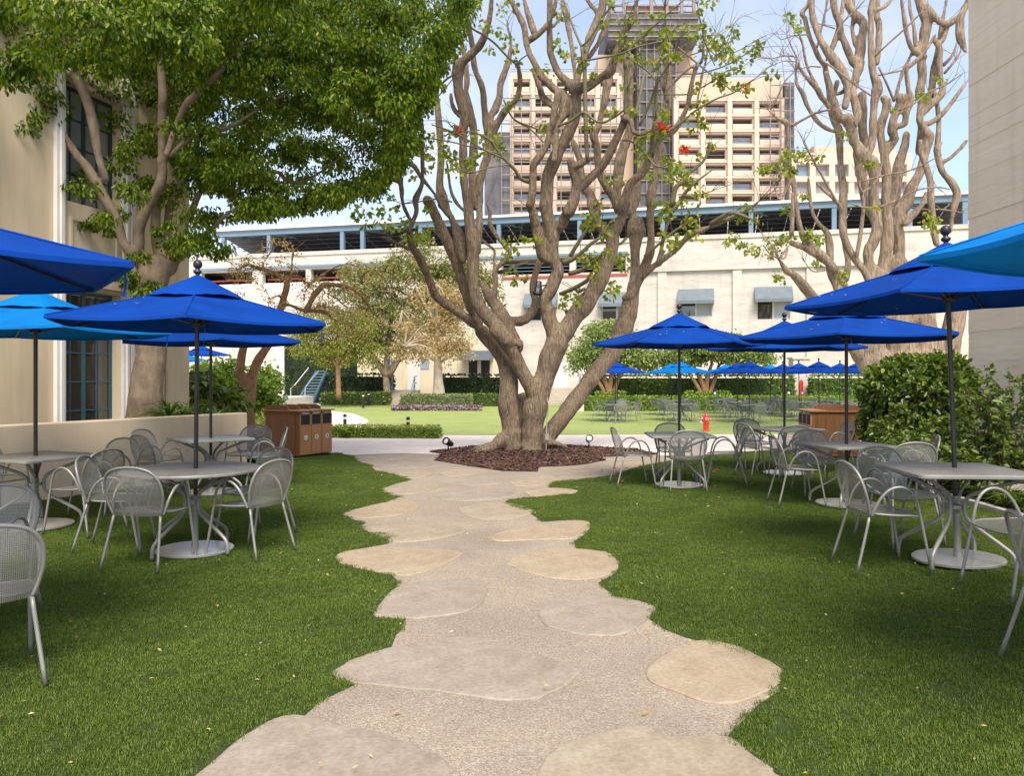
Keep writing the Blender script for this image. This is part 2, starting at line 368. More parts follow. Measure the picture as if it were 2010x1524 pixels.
def stonemat(name, c0, c1, c2):
    m, n, l, o = newmat(name)
    p = n.new('ShaderNodeBsdfPrincipled'); l.new(p.outputs[0], o.inputs[0]); p.inputs['Roughness'].default_value = 0.8
    tc = n.new('ShaderNodeTexCoord')
    a = n.new('ShaderNodeTexNoise'); a.inputs['Scale'].default_value = 2.0; a.inputs['Detail'].default_value = 12; a.inputs['Roughness'].default_value = 0.68
    a.inputs['Distortion'].default_value = 1.2; l.new(tc.outputs['Object'], a.inputs['Vector'])
    b = n.new('ShaderNodeTexNoise'); b.inputs['Scale'].default_value = 45; b.inputs['Detail'].default_value = 5; l.new(tc.outputs['Object'], b.inputs['Vector'])
    r = ramp(n, [(0.33, c0), (0.5, c1), (0.68, c2)]); l.new(a.outputs['Fac'], r.inputs[0])
    r2 = ramp(n, [(0.3, (0.82, 0.82, 0.82)), (0.7, (1.1, 1.1, 1.1))]); l.new(b.outputs['Fac'], r2.inputs[0])
    mu = n.new('ShaderNodeMix'); mu.data_type = 'RGBA'; mu.blend_type = 'MULTIPLY'; mu.inputs[0].default_value = 1
    l.new(r.outputs[0], mu.inputs[6]); l.new(r2.outputs[0], mu.inputs[7])
    pt = n.new('ShaderNodeTexNoise'); pt.inputs['Scale'].default_value = 7; pt.inputs['Detail'].default_value = 8; pt.inputs['Roughness'].default_value = 0.75; l.new(tc.outputs['Object'], pt.inputs['Vector'])
    r3 = ramp(n, [(0.29, (0.45, 0.42, 0.38)), (0.36, (0.95, 0.95, 0.94)), (0.6, (1, 1, 1)), (0.75, (1.08, 1.07, 1.05))]); l.new(pt.outputs['Fac'], r3.inputs[0])
    m3 = n.new('ShaderNodeMix'); m3.data_type = 'RGBA'; m3.blend_type = 'MULTIPLY'; m3.inputs[0].default_value = 1
    l.new(mu.outputs[2], m3.inputs[6]); l.new(r3.outputs[0], m3.inputs[7]); l.new(m3.outputs[2], p.inputs['Base Color'])
    bp = n.new('ShaderNodeBump'); bp.inputs['Strength'].default_value = 0.5; bp.inputs['Distance'].default_value = 0.012
    ad = n.new('ShaderNodeMath'); ad.operation = 'MULTIPLY_ADD'; ad.inputs[1].default_value = 0.25
    l.new(b.outputs['Fac'], ad.inputs[0]); l.new(a.outputs['Fac'], ad.inputs[2]); l.new(ad.outputs[0], bp.inputs['Height']); l.new(bp.outputs[0], p.inputs['Normal'])
    return m
M['stone_grey'] = stonemat('grey_sandstone', (0.25, 0.205, 0.155), (0.32, 0.27, 0.212), (0.375, 0.325, 0.262))
M['stone_tan'] = stonemat('tan_sandstone', (0.30, 0.228, 0.145), (0.37, 0.293, 0.20), (0.415, 0.345, 0.252))
M['stone_mix'] = stonemat('buff_sandstone', (0.27, 0.215, 0.152), (0.345, 0.283, 0.208), (0.40, 0.34, 0.262))

def turfmat(name, stops, s1=1.3):
    m, n, l, o = newmat(name)
    p = n.new('ShaderNodeBsdfPrincipled'); l.new(p.outputs[0], o.inputs[0]); p.inputs['Roughness'].default_value = 0.7
    p.inputs['Specular IOR Level'].default_value = 0.25
    tc = n.new('ShaderNodeTexCoord')
    a = n.new('ShaderNodeTexNoise'); a.inputs['Scale'].default_value = s1; a.inputs['Detail'].default_value = 10; a.inputs['Roughness'].default_value = 0.7
    l.new(tc.outputs['Object'], a.inputs['Vector'])
    r = ramp(n, stops); l.new(a.outputs['Fac'], r.inputs[0]); l.new(r.outputs[0], p.inputs['Base Color'])
    b = n.new('ShaderNodeTexNoise'); b.inputs['Scale'].default_value = 70; b.inputs['Detail'].default_value = 4; l.new(tc.outputs['Object'], b.inputs['Vector'])
    bp = n.new('ShaderNodeBump'); bp.inputs['Strength'].default_value = 0.8; bp.inputs['Distance'].default_value = 0.03
    l.new(b.outputs['Fac'], bp.inputs['Height']); l.new(bp.outputs[0], p.inputs['Normal'])
    return m
M['turf_base'] = turfmat('turf_backing', [(0.3, (0.034, 0.055, 0.011)), (0.7, (0.055, 0.085, 0.018))])
M['lawn_far'] = turfmat('far_turf_lit_tone', [(0.30, (0.25, 0.31, 0.085)), (0.5, (0.30, 0.36, 0.105)), (0.7, (0.35, 0.40, 0.135))], s1=0.8)  # paler than the near turf: sun and distance put into the colour
M['blade'] = leafmat('turf_blades', [(0.0, (0.050, 0.090, 0.010)), (0.45, (0.098, 0.158, 0.017)), (0.8, (0.145, 0.21, 0.030)), (1.0, (0.25, 0.28, 0.085))], trans=0.25, rough=0.55, patch=True)
M['ficus'] = leafmat('ficus_leaves', [(0.0, (0.032, 0.06, 0.003)), (0.5, (0.088, 0.15, 0.006)), (0.85, (0.16, 0.245, 0.009)), (1.0, (0.30, 0.34, 0.02))], trans=0.5, rough=0.35)
M['coral'] = leafmat('coral_tree_leaves', [(0.0, (0.11, 0.15, 0.025)), (0.6, (0.22, 0.27, 0.045)), (0.9, (0.28, 0.32, 0.04)), (1.0, (0.5, 0.36, 0.03))], trans=0.42)
M['shrub'] = leafmat('glossy_shrub_leaves', [(0.0, (0.055, 0.09, 0.018)), (0.5, (0.12, 0.18, 0.03)), (0.85, (0.19, 0.26, 0.05)), (1.0, (0.32, 0.38, 0.09))], trans=0.25, rough=0.3, spec=0.5)
M['shrub_bright'] = leafmat('bright_shrub_leaves', [(0.0, (0.06, 0.12, 0.015)), (0.5, (0.13, 0.23, 0.025)), (1.0, (0.27, 0.36, 0.05))], trans=0.35)
M['ivy'] = leafmat('ivy_leaves', [(0.0, (0.012, 0.026, 0.009)), (0.6, (0.03, 0.06, 0.018)), (1.0, (0.07, 0.11, 0.035))], trans=0.15)
M['ivy_light'] = leafmat('hedge_leaves', [(0.0, (0.05, 0.095, 0.018)), (0.6, (0.13, 0.21, 0.04)), (1.0, (0.27, 0.35, 0.09))], trans=0.25)
M['box'] = leafmat('grey_green_hedge_leaves', [(0.0, (0.10, 0.13, 0.05)), (0.5, (0.19, 0.24, 0.09)), (1.0, (0.33, 0.36, 0.16))], trans=0.25)
M['boxyellow'] = leafmat('yellow_green_hedge_leaves', [(0.0, (0.13, 0.17, 0.03)), (0.5, (0.26, 0.30, 0.05)), (1.0, (0.45, 0.45, 0.14))], trans=0.3)
M['limehedge'] = leafmat('lime_hedge_leaves', [(0.0, (0.08, 0.14, 0.015)), (0.5, (0.17, 0.27, 0.025)), (1.0, (0.32, 0.42, 0.05))], trans=0.3)
M['flower'] = leafmat('purple_flowers', [(0.0, (0.10, 0.13, 0.05)), (0.4, (0.26, 0.14, 0.25)), (0.75, (0.42, 0.22, 0.38)), (1.0, (0.65, 0.5, 0.6))], trans=0.2)
M['olive'] = leafmat('olive_tree_leaves', [(0.0, (0.09, 0.115, 0.04)), (0.4, (0.19, 0.22, 0.07)), (0.75, (0.31, 0.31, 0.12)), (0.93, (0.42, 0.33, 0.17)), (1.0, (0.45, 0.2, 0.12))], trans=0.3)
M['dry'] = leafmat('dry_orange_leaves', [(0.0, (0.28, 0.19, 0.09)), (0.5, (0.42, 0.31, 0.17)), (1.0, (0.52, 0.44, 0.30))], trans=0.35)
M['willow'] = leafmat('yellow_green_tree_leaves', [(0.0, (0.10, 0.125, 0.025)), (0.5, (0.21, 0.24, 0.04)), (1.0, (0.38, 0.36, 0.09))], trans=0.35)
M['roundtree'] = leafmat('fresh_green_tree_leaves', [(0.0, (0.11, 0.16, 0.045)), (0.5, (0.24, 0.31, 0.095)), (1.0, (0.40, 0.46, 0.19))], trans=0.3)
M['strap'] = leafmat('strap_leaves', [(0.0, (0.035, 0.075, 0.012)), (0.6, (0.085, 0.15, 0.025)), (1.0, (0.2, 0.27, 0.06))], trans=0.25, rough=0.35)
M['petal'] = leafmat('fallen_petals', [(0.0, (0.6, 0.5, 0.25)), (0.4, (0.5, 0.3, 0.06)), (0.8, (0.7, 0.62, 0.5)), (1.0, (0.35, 0.2, 0.1))], trans=0.2)
M['redflower'] = leafmat('red_coral_flowers', [(0.0, (0.5, 0.04, 0.015)), (1.0, (0.65, 0.12, 0.04))], trans=0.2)
M['chip'] = leafmat('mulch_chips', [(0.0, (0.03, 0.012, 0.010)), (0.5, (0.080, 0.038, 0.024)), (0.9, (0.135, 0.072, 0.046)), (1.0, (0.2, 0.12, 0.09))], trans=0.0, rough=0.9)
M['bark'] = barkmat('grey_brown_bark', (0.085, 0.060, 0.040), (0.275, 0.215, 0.158), (0.46, 0.385, 0.305), bump=1.0, bdist=0.06)
M['bark_far'] = barkmat('pale_brown_bark', (0.115, 0.085, 0.06), (0.30, 0.24, 0.182), (0.47, 0.40, 0.325), s=6, bump=1.0, bdist=0.05)
M['bark_ficus'] = barkmat('smooth_grey_bark', (0.17, 0.132, 0.095), (0.25, 0.202, 0.152), (0.32, 0.268, 0.208), s=3, bump=0.35, stretch=(1, 1, 0.5))
M['bark_red'] = barkmat('reddish_bark', (0.20, 0.115, 0.065), (0.31, 0.185, 0.11), (0.38, 0.24, 0.155), s=5, stretch=(1, 1, 0.4))
M['bark_pale'] = barkmat('pale_bark', (0.40, 0.33, 0.26), (0.52, 0.45, 0.37), (0.6, 0.53, 0.45), s=4)
M['shoot'] = surf('olive_green_shoot', [(0.12, 0.11, 0.055), (0.19, 0.165, 0.09)], scale=7, rough=0.7)
# ================================================================== the ground
from mathutils.geometry import delaunay_2d_cdt
def inpoly(x, y, P):
    c = False; j = len(P) - 1
    for i in range(len(P)):
        if (P[i][1] > y) != (P[j][1] > y) and x < (P[j][0] - P[i][0]) * (y - P[i][1]) / (P[j][1] - P[i][1]) + P[i][0]: c = not c
        j = i
    return c
def np_inpoly(X, Y, P):
    c = np.zeros(len(X), bool); j = len(P) - 1
    for i in range(len(P)):
        xi, yi, xj, yj = P[i][0], P[i][1], P[j][0], P[j][1]
        if yi != yj:
            c ^= ((yi > Y) != (yj > Y)) & (X < (xj - xi) * (Y - yi) / (yj - yi) + xi)
        j = i
    return c
def densify(P, d, closed=True):
    o = []
    for i, a in enumerate(P):
        if not closed and i == len(P) - 1: o.append(a); break
        b = P[(i + 1) % len(P)]; L = math.hypot(b[0] - a[0], b[1] - a[1]); n = max(1, int(L / d))
        o += [(a[0] + (b[0] - a[0]) * k / n, a[1] + (b[1] - a[1]) * k / n) for k in range(n)]
    return o
def wobble(P, amp, f=3.0, seed=0.0):
    return [(x + amp * mnoise.noise((x * f, y * f, seed)), y + amp * mnoise.noise((x * f, y * f, seed + 9.1))) for x, y in P]
def sheet(name, outline, dz, m, step, thick=0.0, parent=None, zf=None, edge=None):
    zf = zf or gz
    B = densify(outline, edge or step)
    x0, x1 = min(q[0] for q in B), max(q[0] for q in B); y0, y1 = min(q[1] for q in B), max(q[1] for q in B)
    I = []
    y = y0 + step / 2
    while y < y1:
        x = x0 + step / 2
        while x < x1:
            if inpoly(x, y, outline): I.append((x + random.uniform(-.1, .1) * step, y + random.uniform(-.1, .1) * step))
            x += step
        y += step
    n = len(B)
    V, E, F, *_ = delaunay_2d_cdt([Vector(q) for q in B + I], [(i, (i + 1) % n) for i in range(n)], [], 1, 1e-4)
    P = [(q.x, q.y, zf(q.x, q.y) + dz) for q in V]
    F = [tuple(f) for f in F]
    mb = MB(); mb.v = P; mb.f = F
    if thick:
        cnt = {}
        for f in F:
            for a, b in zip(f, f[1:] + f[:1]): cnt[(a, b)] = 1
        for (a, b) in list(cnt):
            if (b, a) not in cnt:
                k = len(mb.v)
                mb.v += [(P[a][0], P[a][1], P[a][2] - thick), (P[b][0], P[b][1], P[b][2] - thick)]
                mb.f.append((b, a, k, k + 1))
    o = mb.build(name, m, parent)
    bm = bmesh.new(); bm.from_mesh(o.data); bmesh.ops.recalc_face_normals(bm, faces=bm.faces)
    up = sum(f.normal.z * f.calc_area() for f in bm.faces)
    if up < 0: bmesh.ops.reverse_faces(bm, faces=bm.faces)
    bm.to_mesh(o.data); bm.free()
    return o
def G(L): return [tuple(gp(x, y).xy) for x, y in L]

# base ground, to the horizon
xs = [-1500, -500, -150, -70] + [i * 2.0 for i in range(-26, -5)] + [i * .5 for i in range(-18, 19)] + [i * 2.0 for i in range(5, 27)] + [70, 150, 500, 1500]
ys = [-1500, -300, -60, -20, -8] + [i * .5 for i in range(-6, 24)] + [i * 1.5 for i in range(8, 47)] + [80, 120, 250, 600, 1500]
V = [(x, y, gz(x, y) - (.012 if y < 11 else 0)) for y in ys for x in xs]; nx = len(xs)
mb = MB(); mb.v = V; mb.f = [(j * nx + i, j * nx + i + 1, (j + 1) * nx + i + 1, (j + 1) * nx + i) for j in range(len(ys) - 1) for i in range(nx - 1)]
kind(mb.build('ground', M['plaza'], smooth=True), 'structure')

L_EDGE = [(300, 1590), (388, 1524), (430, 1490), (470, 1455), (545, 1412), (592, 1412), (625, 1380), (688, 1346), (652, 1335), (645, 1322), (700, 1294), (768, 1272),
          (776, 1248), (790, 1237), (795, 1219), (760, 1218), (734, 1212), (738, 1195), (757, 1176), (778, 1158), (779, 1142), (770, 1132), (700, 1119), (662, 1109),
          (655, 1096), (690, 1082), (758, 1070), (779, 1056), (735, 1045), (702, 1036), (716, 1029), (690, 1021), (667, 1012), (690, 1003), (758, 987), (789, 976),
          (752, 966), (752, 960), (780, 950), (808, 943), (772, 931), (736, 925), (726, 913), (702, 906), (692, 896), (664, 890)]
R_EDGE = [(1640, 1590), (1525, 1524), (1480, 1490), (1432, 1450), (1441, 1438), (1466, 1405), (1482, 1390), (1528, 1361), (1533, 1332), (1520, 1311), (1480, 1296), (1400, 1270),
          (1340, 1255), (1300, 1236), (1276, 1216), (1285, 1200), (1270, 1186), (1216, 1180), (1195, 1165), (1176, 1146), (1205, 1130), (1215, 1105), (1190, 1086), (1132, 1081),
          (1126, 1065), (1155, 1046), (1160, 1030), (1130, 1022), (1062, 1026), (1046, 1011), (986, 990), (1000, 983), (1060, 976), (1130, 971), (1136, 965), (1076, 958),
          (1086, 948), (1200, 936), (1240, 921), (1300, 909), (1370, 896), (1480, 886), (1560, 880)]
left_poly = wobble(densify(G(L_EDGE), 0.22, False), 0.035) + [tuple(gp(600, 893).xy), (-5.0, 16.6), (-5.2, 13.6), (-8.0, 9.0), (-8.0, 1.8)]
right_poly = (wobble(densify(G(R_EDGE), 0.22, False), 0.035) + [(6.1, 17.0), (7.2, 16.2), (6.4, 12.6), (5.72, 10.9), (5.66, 9.0), (5.68, 2.0)])[::-1]

path_poly = [(-2.4, 1.6), (2.0, 1.6), (1.95, 4.3), (1.8, 6), (1.7, 10), (3.2, 13.0), (4.4, 15.6), (3.6, 16.5), (2.2, 16.9), (0.8, 16.6), (-1.2, 16.9), (-2.4, 17.2), (-3.3, 16.8), (-4.0, 15.2), (-3.4, 11), (-2.6, 6)]
path = sheet('path', wobble(path_poly, 0.12, 0.8), 0.005, M['aggregate'], 0.45)
kind(path, 'structure')

STONES = [
    ('g', [(388, 1530), (430, 1488), (470, 1455), (545, 1412), (600, 1410), (680, 1430), (760, 1445), (830, 1475), (880, 1500), (868, 1540), (760, 1600), (560, 1640), (420, 1600)]),
    ('m', [(1060, 1530), (1062, 1505), (1090, 1475), (1150, 1450), (1230, 1432), (1270, 1432), (1310, 1448), (1428, 1452), (1478, 1487), (1522, 1524), (1500, 1600), (1300, 1650), (1120, 1600)]),
    ('g', [(648, 1325), (700, 1295), (780, 1272), (850, 1260), (930, 1254), (1000, 1268), (1075, 1295), (1130, 1315), (1136, 1330), (1100, 1355), (1040, 1379), (960, 1376), (860, 1362), (770, 1352), (692, 1344)]),
    ('t', [(1265, 1325), (1285, 1303), (1330, 1275), (1380, 1262), (1440, 1270), (1500, 1297), (1530, 1316), (1530, 1342), (1495, 1365), (1440, 1387), (1380, 1382), (1310, 1357), (1275, 1341)]),
    ('g', [(736, 1211), (747, 1186), (782, 1155), (850, 1142), (930, 1139), (957, 1154), (942, 1190), (900, 1208), (830, 1217), (770, 1217)]),
    ('g', [(1058, 1205), (1085, 1183), (1150, 1175), (1220, 1177), (1283, 1192), (1274, 1213), (1230, 1246), (1170, 1252), (1110, 1243), (1068, 1228)]),
    ('t', [(658, 1095), (672, 1086), (730, 1078), (800, 1077), (870, 1081), (908, 1087), (882, 1105), (830, 1126), (780, 1132), (720, 1121), (672, 1110)]),
    ('t', [(995, 1110), (1010, 1095), (1060, 1083), (1120, 1080), (1190, 1086), (1212, 1105), (1203, 1128), (1150, 1140), (1090, 1138), (1030, 1125)]),
    ('m', [(706, 1039), (760, 1033), (830, 1030), (880, 1033), (918, 1043), (880, 1056), (820, 1065), (770, 1066), (738, 1052)]),
    ('t', [(955, 1057), (1000, 1042), (1060, 1034), (1130, 1024), (1158, 1029), (1150, 1047), (1122, 1060), (1040, 1062), (980, 1065)]),
    ('t', [(672, 1012), (702, 1001), (760, 988), (810, 985), (822, 999), (790, 1012), (740, 1018), (700, 1019)]),
    ('m', [(898, 1000), (940, 991), (1000, 990), (1044, 1001), (1040, 1012), (1000, 1022), (940, 1021), (908, 1010)]),
    ('g', [(850, 976), (900, 964), (970, 960), (1022, 965), (1000, 978), (920, 985), (870, 982)]),
    ('t', [(1026, 968), (1078, 960), (1134, 965), (1110, 972), (1050, 976)]),
    ('m', [(757, 965), (800, 955), (850, 950), (862, 958), (812, 972), (772, 975)]),
    ('g', [(890, 946), (940, 936), (1002, 938), (986, 950), (920, 956)]),
    ('m', [(780, 931), (822, 925), (852, 930), (822, 941), (788, 940)]),
    ('t', [(1000, 948), (1060, 941), (1095, 944), (1060, 954), (1010, 955)]),
    ('m', [(1080, 932), (1150, 924), (1210, 927), (1180, 936), (1110, 940)]),
    ('g', [(740, 915), (800, 908), (850, 912), (815, 921), (760, 922)]),
    ('m', [(860, 930), (905, 922), (960, 926), (930, 933), (880, 936)]),
    ('t', [(1190, 915), (1250, 907), (1290, 908), (1255, 917), (1210, 921)]),
    ('m', [(700, 900), (760, 893), (815, 895), (790, 903), (725, 906)]),
]
SM = {'g': M['stone_grey'], 't': M['stone_tan'], 'm': M['stone_mix']}
for i, (c, P) in enumerate(STONES):
    W = G(P)
    P3, _ = catmull([Vector((x, y, 0)) for x, y in W + W[:1]], [0] * (len(W) + 1), 4)
    O = wobble([(q.x, q.y) for q in P3[:-1]], 0.018, 9.0, i * 3.0)
    cx = sum(q[0] for q in O) / len(O); cy = sum(q[1] for q in O) / len(O)
    n = len(O); mb = MB()
    top = 0.014 + random.uniform(-.002, .003)
    ins = [(cx + (x - cx) * (1 - 0.012 / max(0.1, math.hypot(x - cx, y - cy))), cy + (y - cy) * (1 - 0.012 / max(0.1, math.hypot(x - cx, y - cy)))) for x, y in O]
    for ring, h in ((O, -0.02), (O, top - 0.006), (ins, top)):
        mb.v += [(x - cx, y - cy, gz(x, y) + h) for x, y in ring]
    mb.v.append((0, 0, gz(cx, cy) + top + 0.001))
    for r in (0, 1):
        mb.f += [(r * n + k, r * n + (k + 1) % n, (r + 1) * n + (k + 1) % n, (r + 1) * n + k) for k in range(n)]
    mb.f += [(2 * n + k, 2 * n + (k + 1) % n, 3 * n) for k in range(n)]
    o = mb.build('stone', SM[c], path); o.location = (cx, cy, 0)
    bm = bmesh.new(); bm.from_mesh(o.data); bmesh.ops.recalc_face_normals(bm, faces=bm.faces); bm.to_mesh(o.data); bm.free()

LAWN_Z = 0.008
lawn_l = kind(sheet('lawn_left', left_poly, LAWN_Z, M['turf_base'], 0.6, thick=0.03, edge=0.3), 'structure')
lawn_r = kind(sheet('lawn_right', right_poly, LAWN_Z, M['turf_base'], 0.35, thick=0.03, edge=0.3), 'structure')
FL = [(872, 855), (800, 846), (716, 834), (724, 823), (692, 812), (640, 806), (545, 806), (520, 798), (640, 796), (740, 792), (960, 790), (1110, 792), (1560, 795), (2100, 796), (2700, 796)]
far_poly = G(FL) + [(34, 24.1), tuple(gp(1500, 853).xy)]
lawn_f = kind(sheet('lawn_far', wobble(densify(far_poly, 2.0), 0.15, 0.5), 0.02, M['lawn_far'], 2.5, thick=0.04), 'structure')
kind(sheet('lawn_strip', [tuple(gp(560, 787).xy), tuple(gp(760, 788.5).xy), tuple(gp(960, 787).xy), tuple(gp(960, 785.5).xy), tuple(gp(560, 785).xy)], 0.02, M['lawn_far'], 3.0), 'structure')

# ---- turf blades: tufts of real blades, set out over the two near lawns (and, sparser, the front of the far lawn)
def tuft_mesh(name, n, spread, hmin, hmax, w, m, parent):
    V, F = [], []
    for i in range(n):
        a, r = random.uniform(0, 6.283), spread * math.sqrt(random.random())
        x, y = r * math.cos(a), r * math.sin(a)
        d, lean, h = random.uniform(0, 6.283), random.uniform(0.1, 0.9), random.uniform(hmin, hmax)
        dx, dy = math.cos(d), math.sin(d); px_, py_ = -dy * w / 2, dx * w / 2
        k = len(V)
        V += [(x - px_, y - py_, 0), (x + px_, y + py_, 0), (x + dx * lean * h * .35 + px_ * .8, y + dy * lean * h * .35 + py_ * .8, h * .6),
              (x + dx * lean * h * .35 - px_ * .8, y + dy * lean * h * .35 - py_ * .8, h * .6), (x + dx * lean * h, y + dy * lean * h, h)]
        F += [(k, k + 1, k + 2), (k, k + 2, k + 3), (k + 3, k + 2, k + 4)]
    return npmesh(name, np.array(V), np.array(F), 3, m, parent)
def scatter(name, pts, src, parent, smin, smax, label):
    me = bpy.data.meshes.new(name); me.from_pydata([tuple(q) for q in pts], [], [])
    o = link(name, me, None, parent); kind(o, 'stuff', label)
    ng = bpy.data.node_groups.new(name + '_nodes', 'GeometryNodeTree')
    ng.interface.new_socket('Geometry', in_out='INPUT', socket_type='NodeSocketGeometry')
    ng.interface.new_socket('Geometry', in_out='OUTPUT', socket_type='NodeSocketGeometry')
    N, L = ng.nodes, ng.links
    gi, go = N.new('NodeGroupInput'), N.new('NodeGroupOutput')
    ip = N.new('GeometryNodeInstanceOnPoints'); oi = N.new('GeometryNodeObjectInfo'); oi.inputs['Object'].default_value = src
    oi.inputs['As Instance'].default_value = True
    rr = N.new('FunctionNodeRandomValue'); rr.data_type = 'FLOAT_VECTOR'; rr.inputs[0].default_value = (-.12, -.12, 0); rr.inputs[1].default_value = (.12, .12, 6.283)
    rs = N.new('FunctionNodeRandomValue'); rs.data_type = 'FLOAT'; rs.inputs[2].default_value = smin; rs.inputs[3].default_value = smax; rs.inputs['Seed'].default_value = 5
    L.new(gi.outputs[0], ip.inputs['Points']); L.new(oi.outputs['Geometry'], ip.inputs['Instance'])
    L.new(rr.outputs[0], ip.inputs['Rotation']); L.new(rs.outputs[1], ip.inputs['Scale']); L.new(ip.outputs[0], go.inputs[0])
    mod = o.modifiers.new('tufts', 'NODES'); mod.node_group = ng
    return o
tuft = tuft_mesh('grass_tuft', 110, 0.062, 0.010, 0.019, 0.0028, M['blade'], lawn_l)
kind(tuft, 'stuff'); tuft.location = (-1.4, 4.2, gz(-1.4, 4.2) + LAWN_Z)
def spread_pts(poly, dens, ymax, inset=0.02):
    x0, x1 = min(q[0] for q in poly), max(q[0] for q in poly); y0, y1 = min(q[1] for q in poly), min(ymax, max(q[1] for q in poly))
    out = []
    n = int((x1 - x0) * (y1 - y0) * dens)
    X = RNG.uniform(x0, x1, n); Y = RNG.uniform(y0, y1, n)
    ok = np_inpoly(X, Y, poly)
    for dx, dy in ((inset, 0), (-inset, 0), (0, inset), (0, -inset)): ok &= np_inpoly(X + dx, Y + dy, poly)
    ok &= (np.abs(X) < Y * 0.70 + 0.6)
    ok &= RNG.uniform(0, 1, n) < np.clip(7.5 / np.maximum(Y, 1), 0.42, 1)
    for x, y in zip(X[ok], Y[ok]): out.append((x, y, gz(x, y) + LAWN_Z))
    return out
scatter('grass', spread_pts(left_poly, 400, 17.5), tuft, lawn_l, 0.75, 1.25, 'short dense green turf')
scatter('grass', spread_pts(right_poly, 400, 17.5), tuft, lawn_r, 0.75, 1.25, 'short dense green turf')

# mulch bed round the big tree
MUL = [(843, 888), (870, 892), (853, 905), (888, 911), (985, 926), (1056, 927), (1060, 918), (1130, 915), (1152, 912), (1190, 905), (1172, 899), (1292, 893), (1250, 883), (1150, 877), (1040, 873), (930, 877)]
mul_poly = wobble(densify(G(MUL), 0.25), 0.05)
mcx, mcy = gp(1040, 893).xy
def mz(x, y): return gz(x, y) + 0.06 * math.exp(-((x - mcx) / 1.3) ** 2 - ((y - mcy) / 0.9) ** 2)
mulch = kind(sheet('mulch_bed', mul_poly, 0.02, M['mulchbase'], 0.25, thick=0.05, zf=mz), 'structure')
def chips(name, poly, n, zf, smin, smax, m, parent, label):
    x0, x1 = min(q[0] for q in poly), max(q[0] for q in poly); y0, y1 = min(q[1] for q in poly), max(q[1] for q in poly)
    V, F = [], []
    while len(F) < n * 2:
        x, y = random.uniform(x0, x1), random.uniform(y0, y1)
        if not inpoly(x, y, poly): continue
        L_, W_ = random.uniform(smin, smax), random.uniform(smin, smax) * 0.45
        R_ = Euler((random.uniform(-.6, .6), random.uniform(-.6, .6), random.uniform(0, 6.3))).to_matrix()
        k = len(V); c = Vector((x, y, zf(x, y) + 0.03))
        V += [tuple(c + R_ @ Vector(q)) for q in ((-L_, -W_, 0), (L_, -W_, 0.004), (L_, W_, -.004), (-L_, W_, 0), (0, 0, 0.012))]
        F += [(k, k + 1, k + 4), (k + 2, k + 3, k + 4)]
        F += [(k + 1, k + 2, k + 4), (k + 3, k, k + 4)]
    return kind(npmesh(name, np.array(V), np.array(F), 3, m, parent), 'stuff', label)
chips('wood_chips', mul_poly, 9000, mz, 0.015, 0.045, M['chip'], mulch, 'reddish brown bark chips')

# small things lying about on turf and path
def litter(name, n, box, size, m, label, zoff):
    V, F = [], []
    for i in range(n):
        x, y = random.uniform(box[0], box[1]), box[2] + (box[3] - box[2]) * random.random() ** 1.6
        s = size * random.uniform(.6, 1.4); R_ = Euler((random.uniform(-.5, .5), random.uniform(-.5, .5), random.uniform(0, 6.3))).to_matrix()
        k = len(V); c = Vector((x, y, gz(x, y) + zoff))
        V += [tuple(c + R_ @ (Vector(q) * s)) for q in ((-1, 0, 0), (0, -.45, .25), (1, 0, .1), (0, .45, .25), (0, 0, .55))]
        F += [(k, k + 1, k + 4), (k + 1, k + 2, k + 4), (k + 2, k + 3, k + 4), (k + 3, k, k + 4)]
    o = npmesh(name, np.array(V), np.array(F), 3, m)
    tag(kind(o, 'stuff'), label, 'litter'); return o
litter('fallen_leaves', 320, (-5.5, 5.5, 2.6, 16), 0.013, M['petal'], 'tiny tan and yellow leaves and seeds fallen on the turf', 0.045)
litter('fallen_blossoms', 26, (1.4, 3.6, 11.2, 15.5), 0.035, M['redflower'], 'red blossoms fallen on the paving by the square tables', 0.03)
litter('fallen_twigs', 26, (-2.8, 2.8, 3.2, 17.5), 0.02, M['petal'], 'scattered brown leaf bits on the stone path', 0.022)
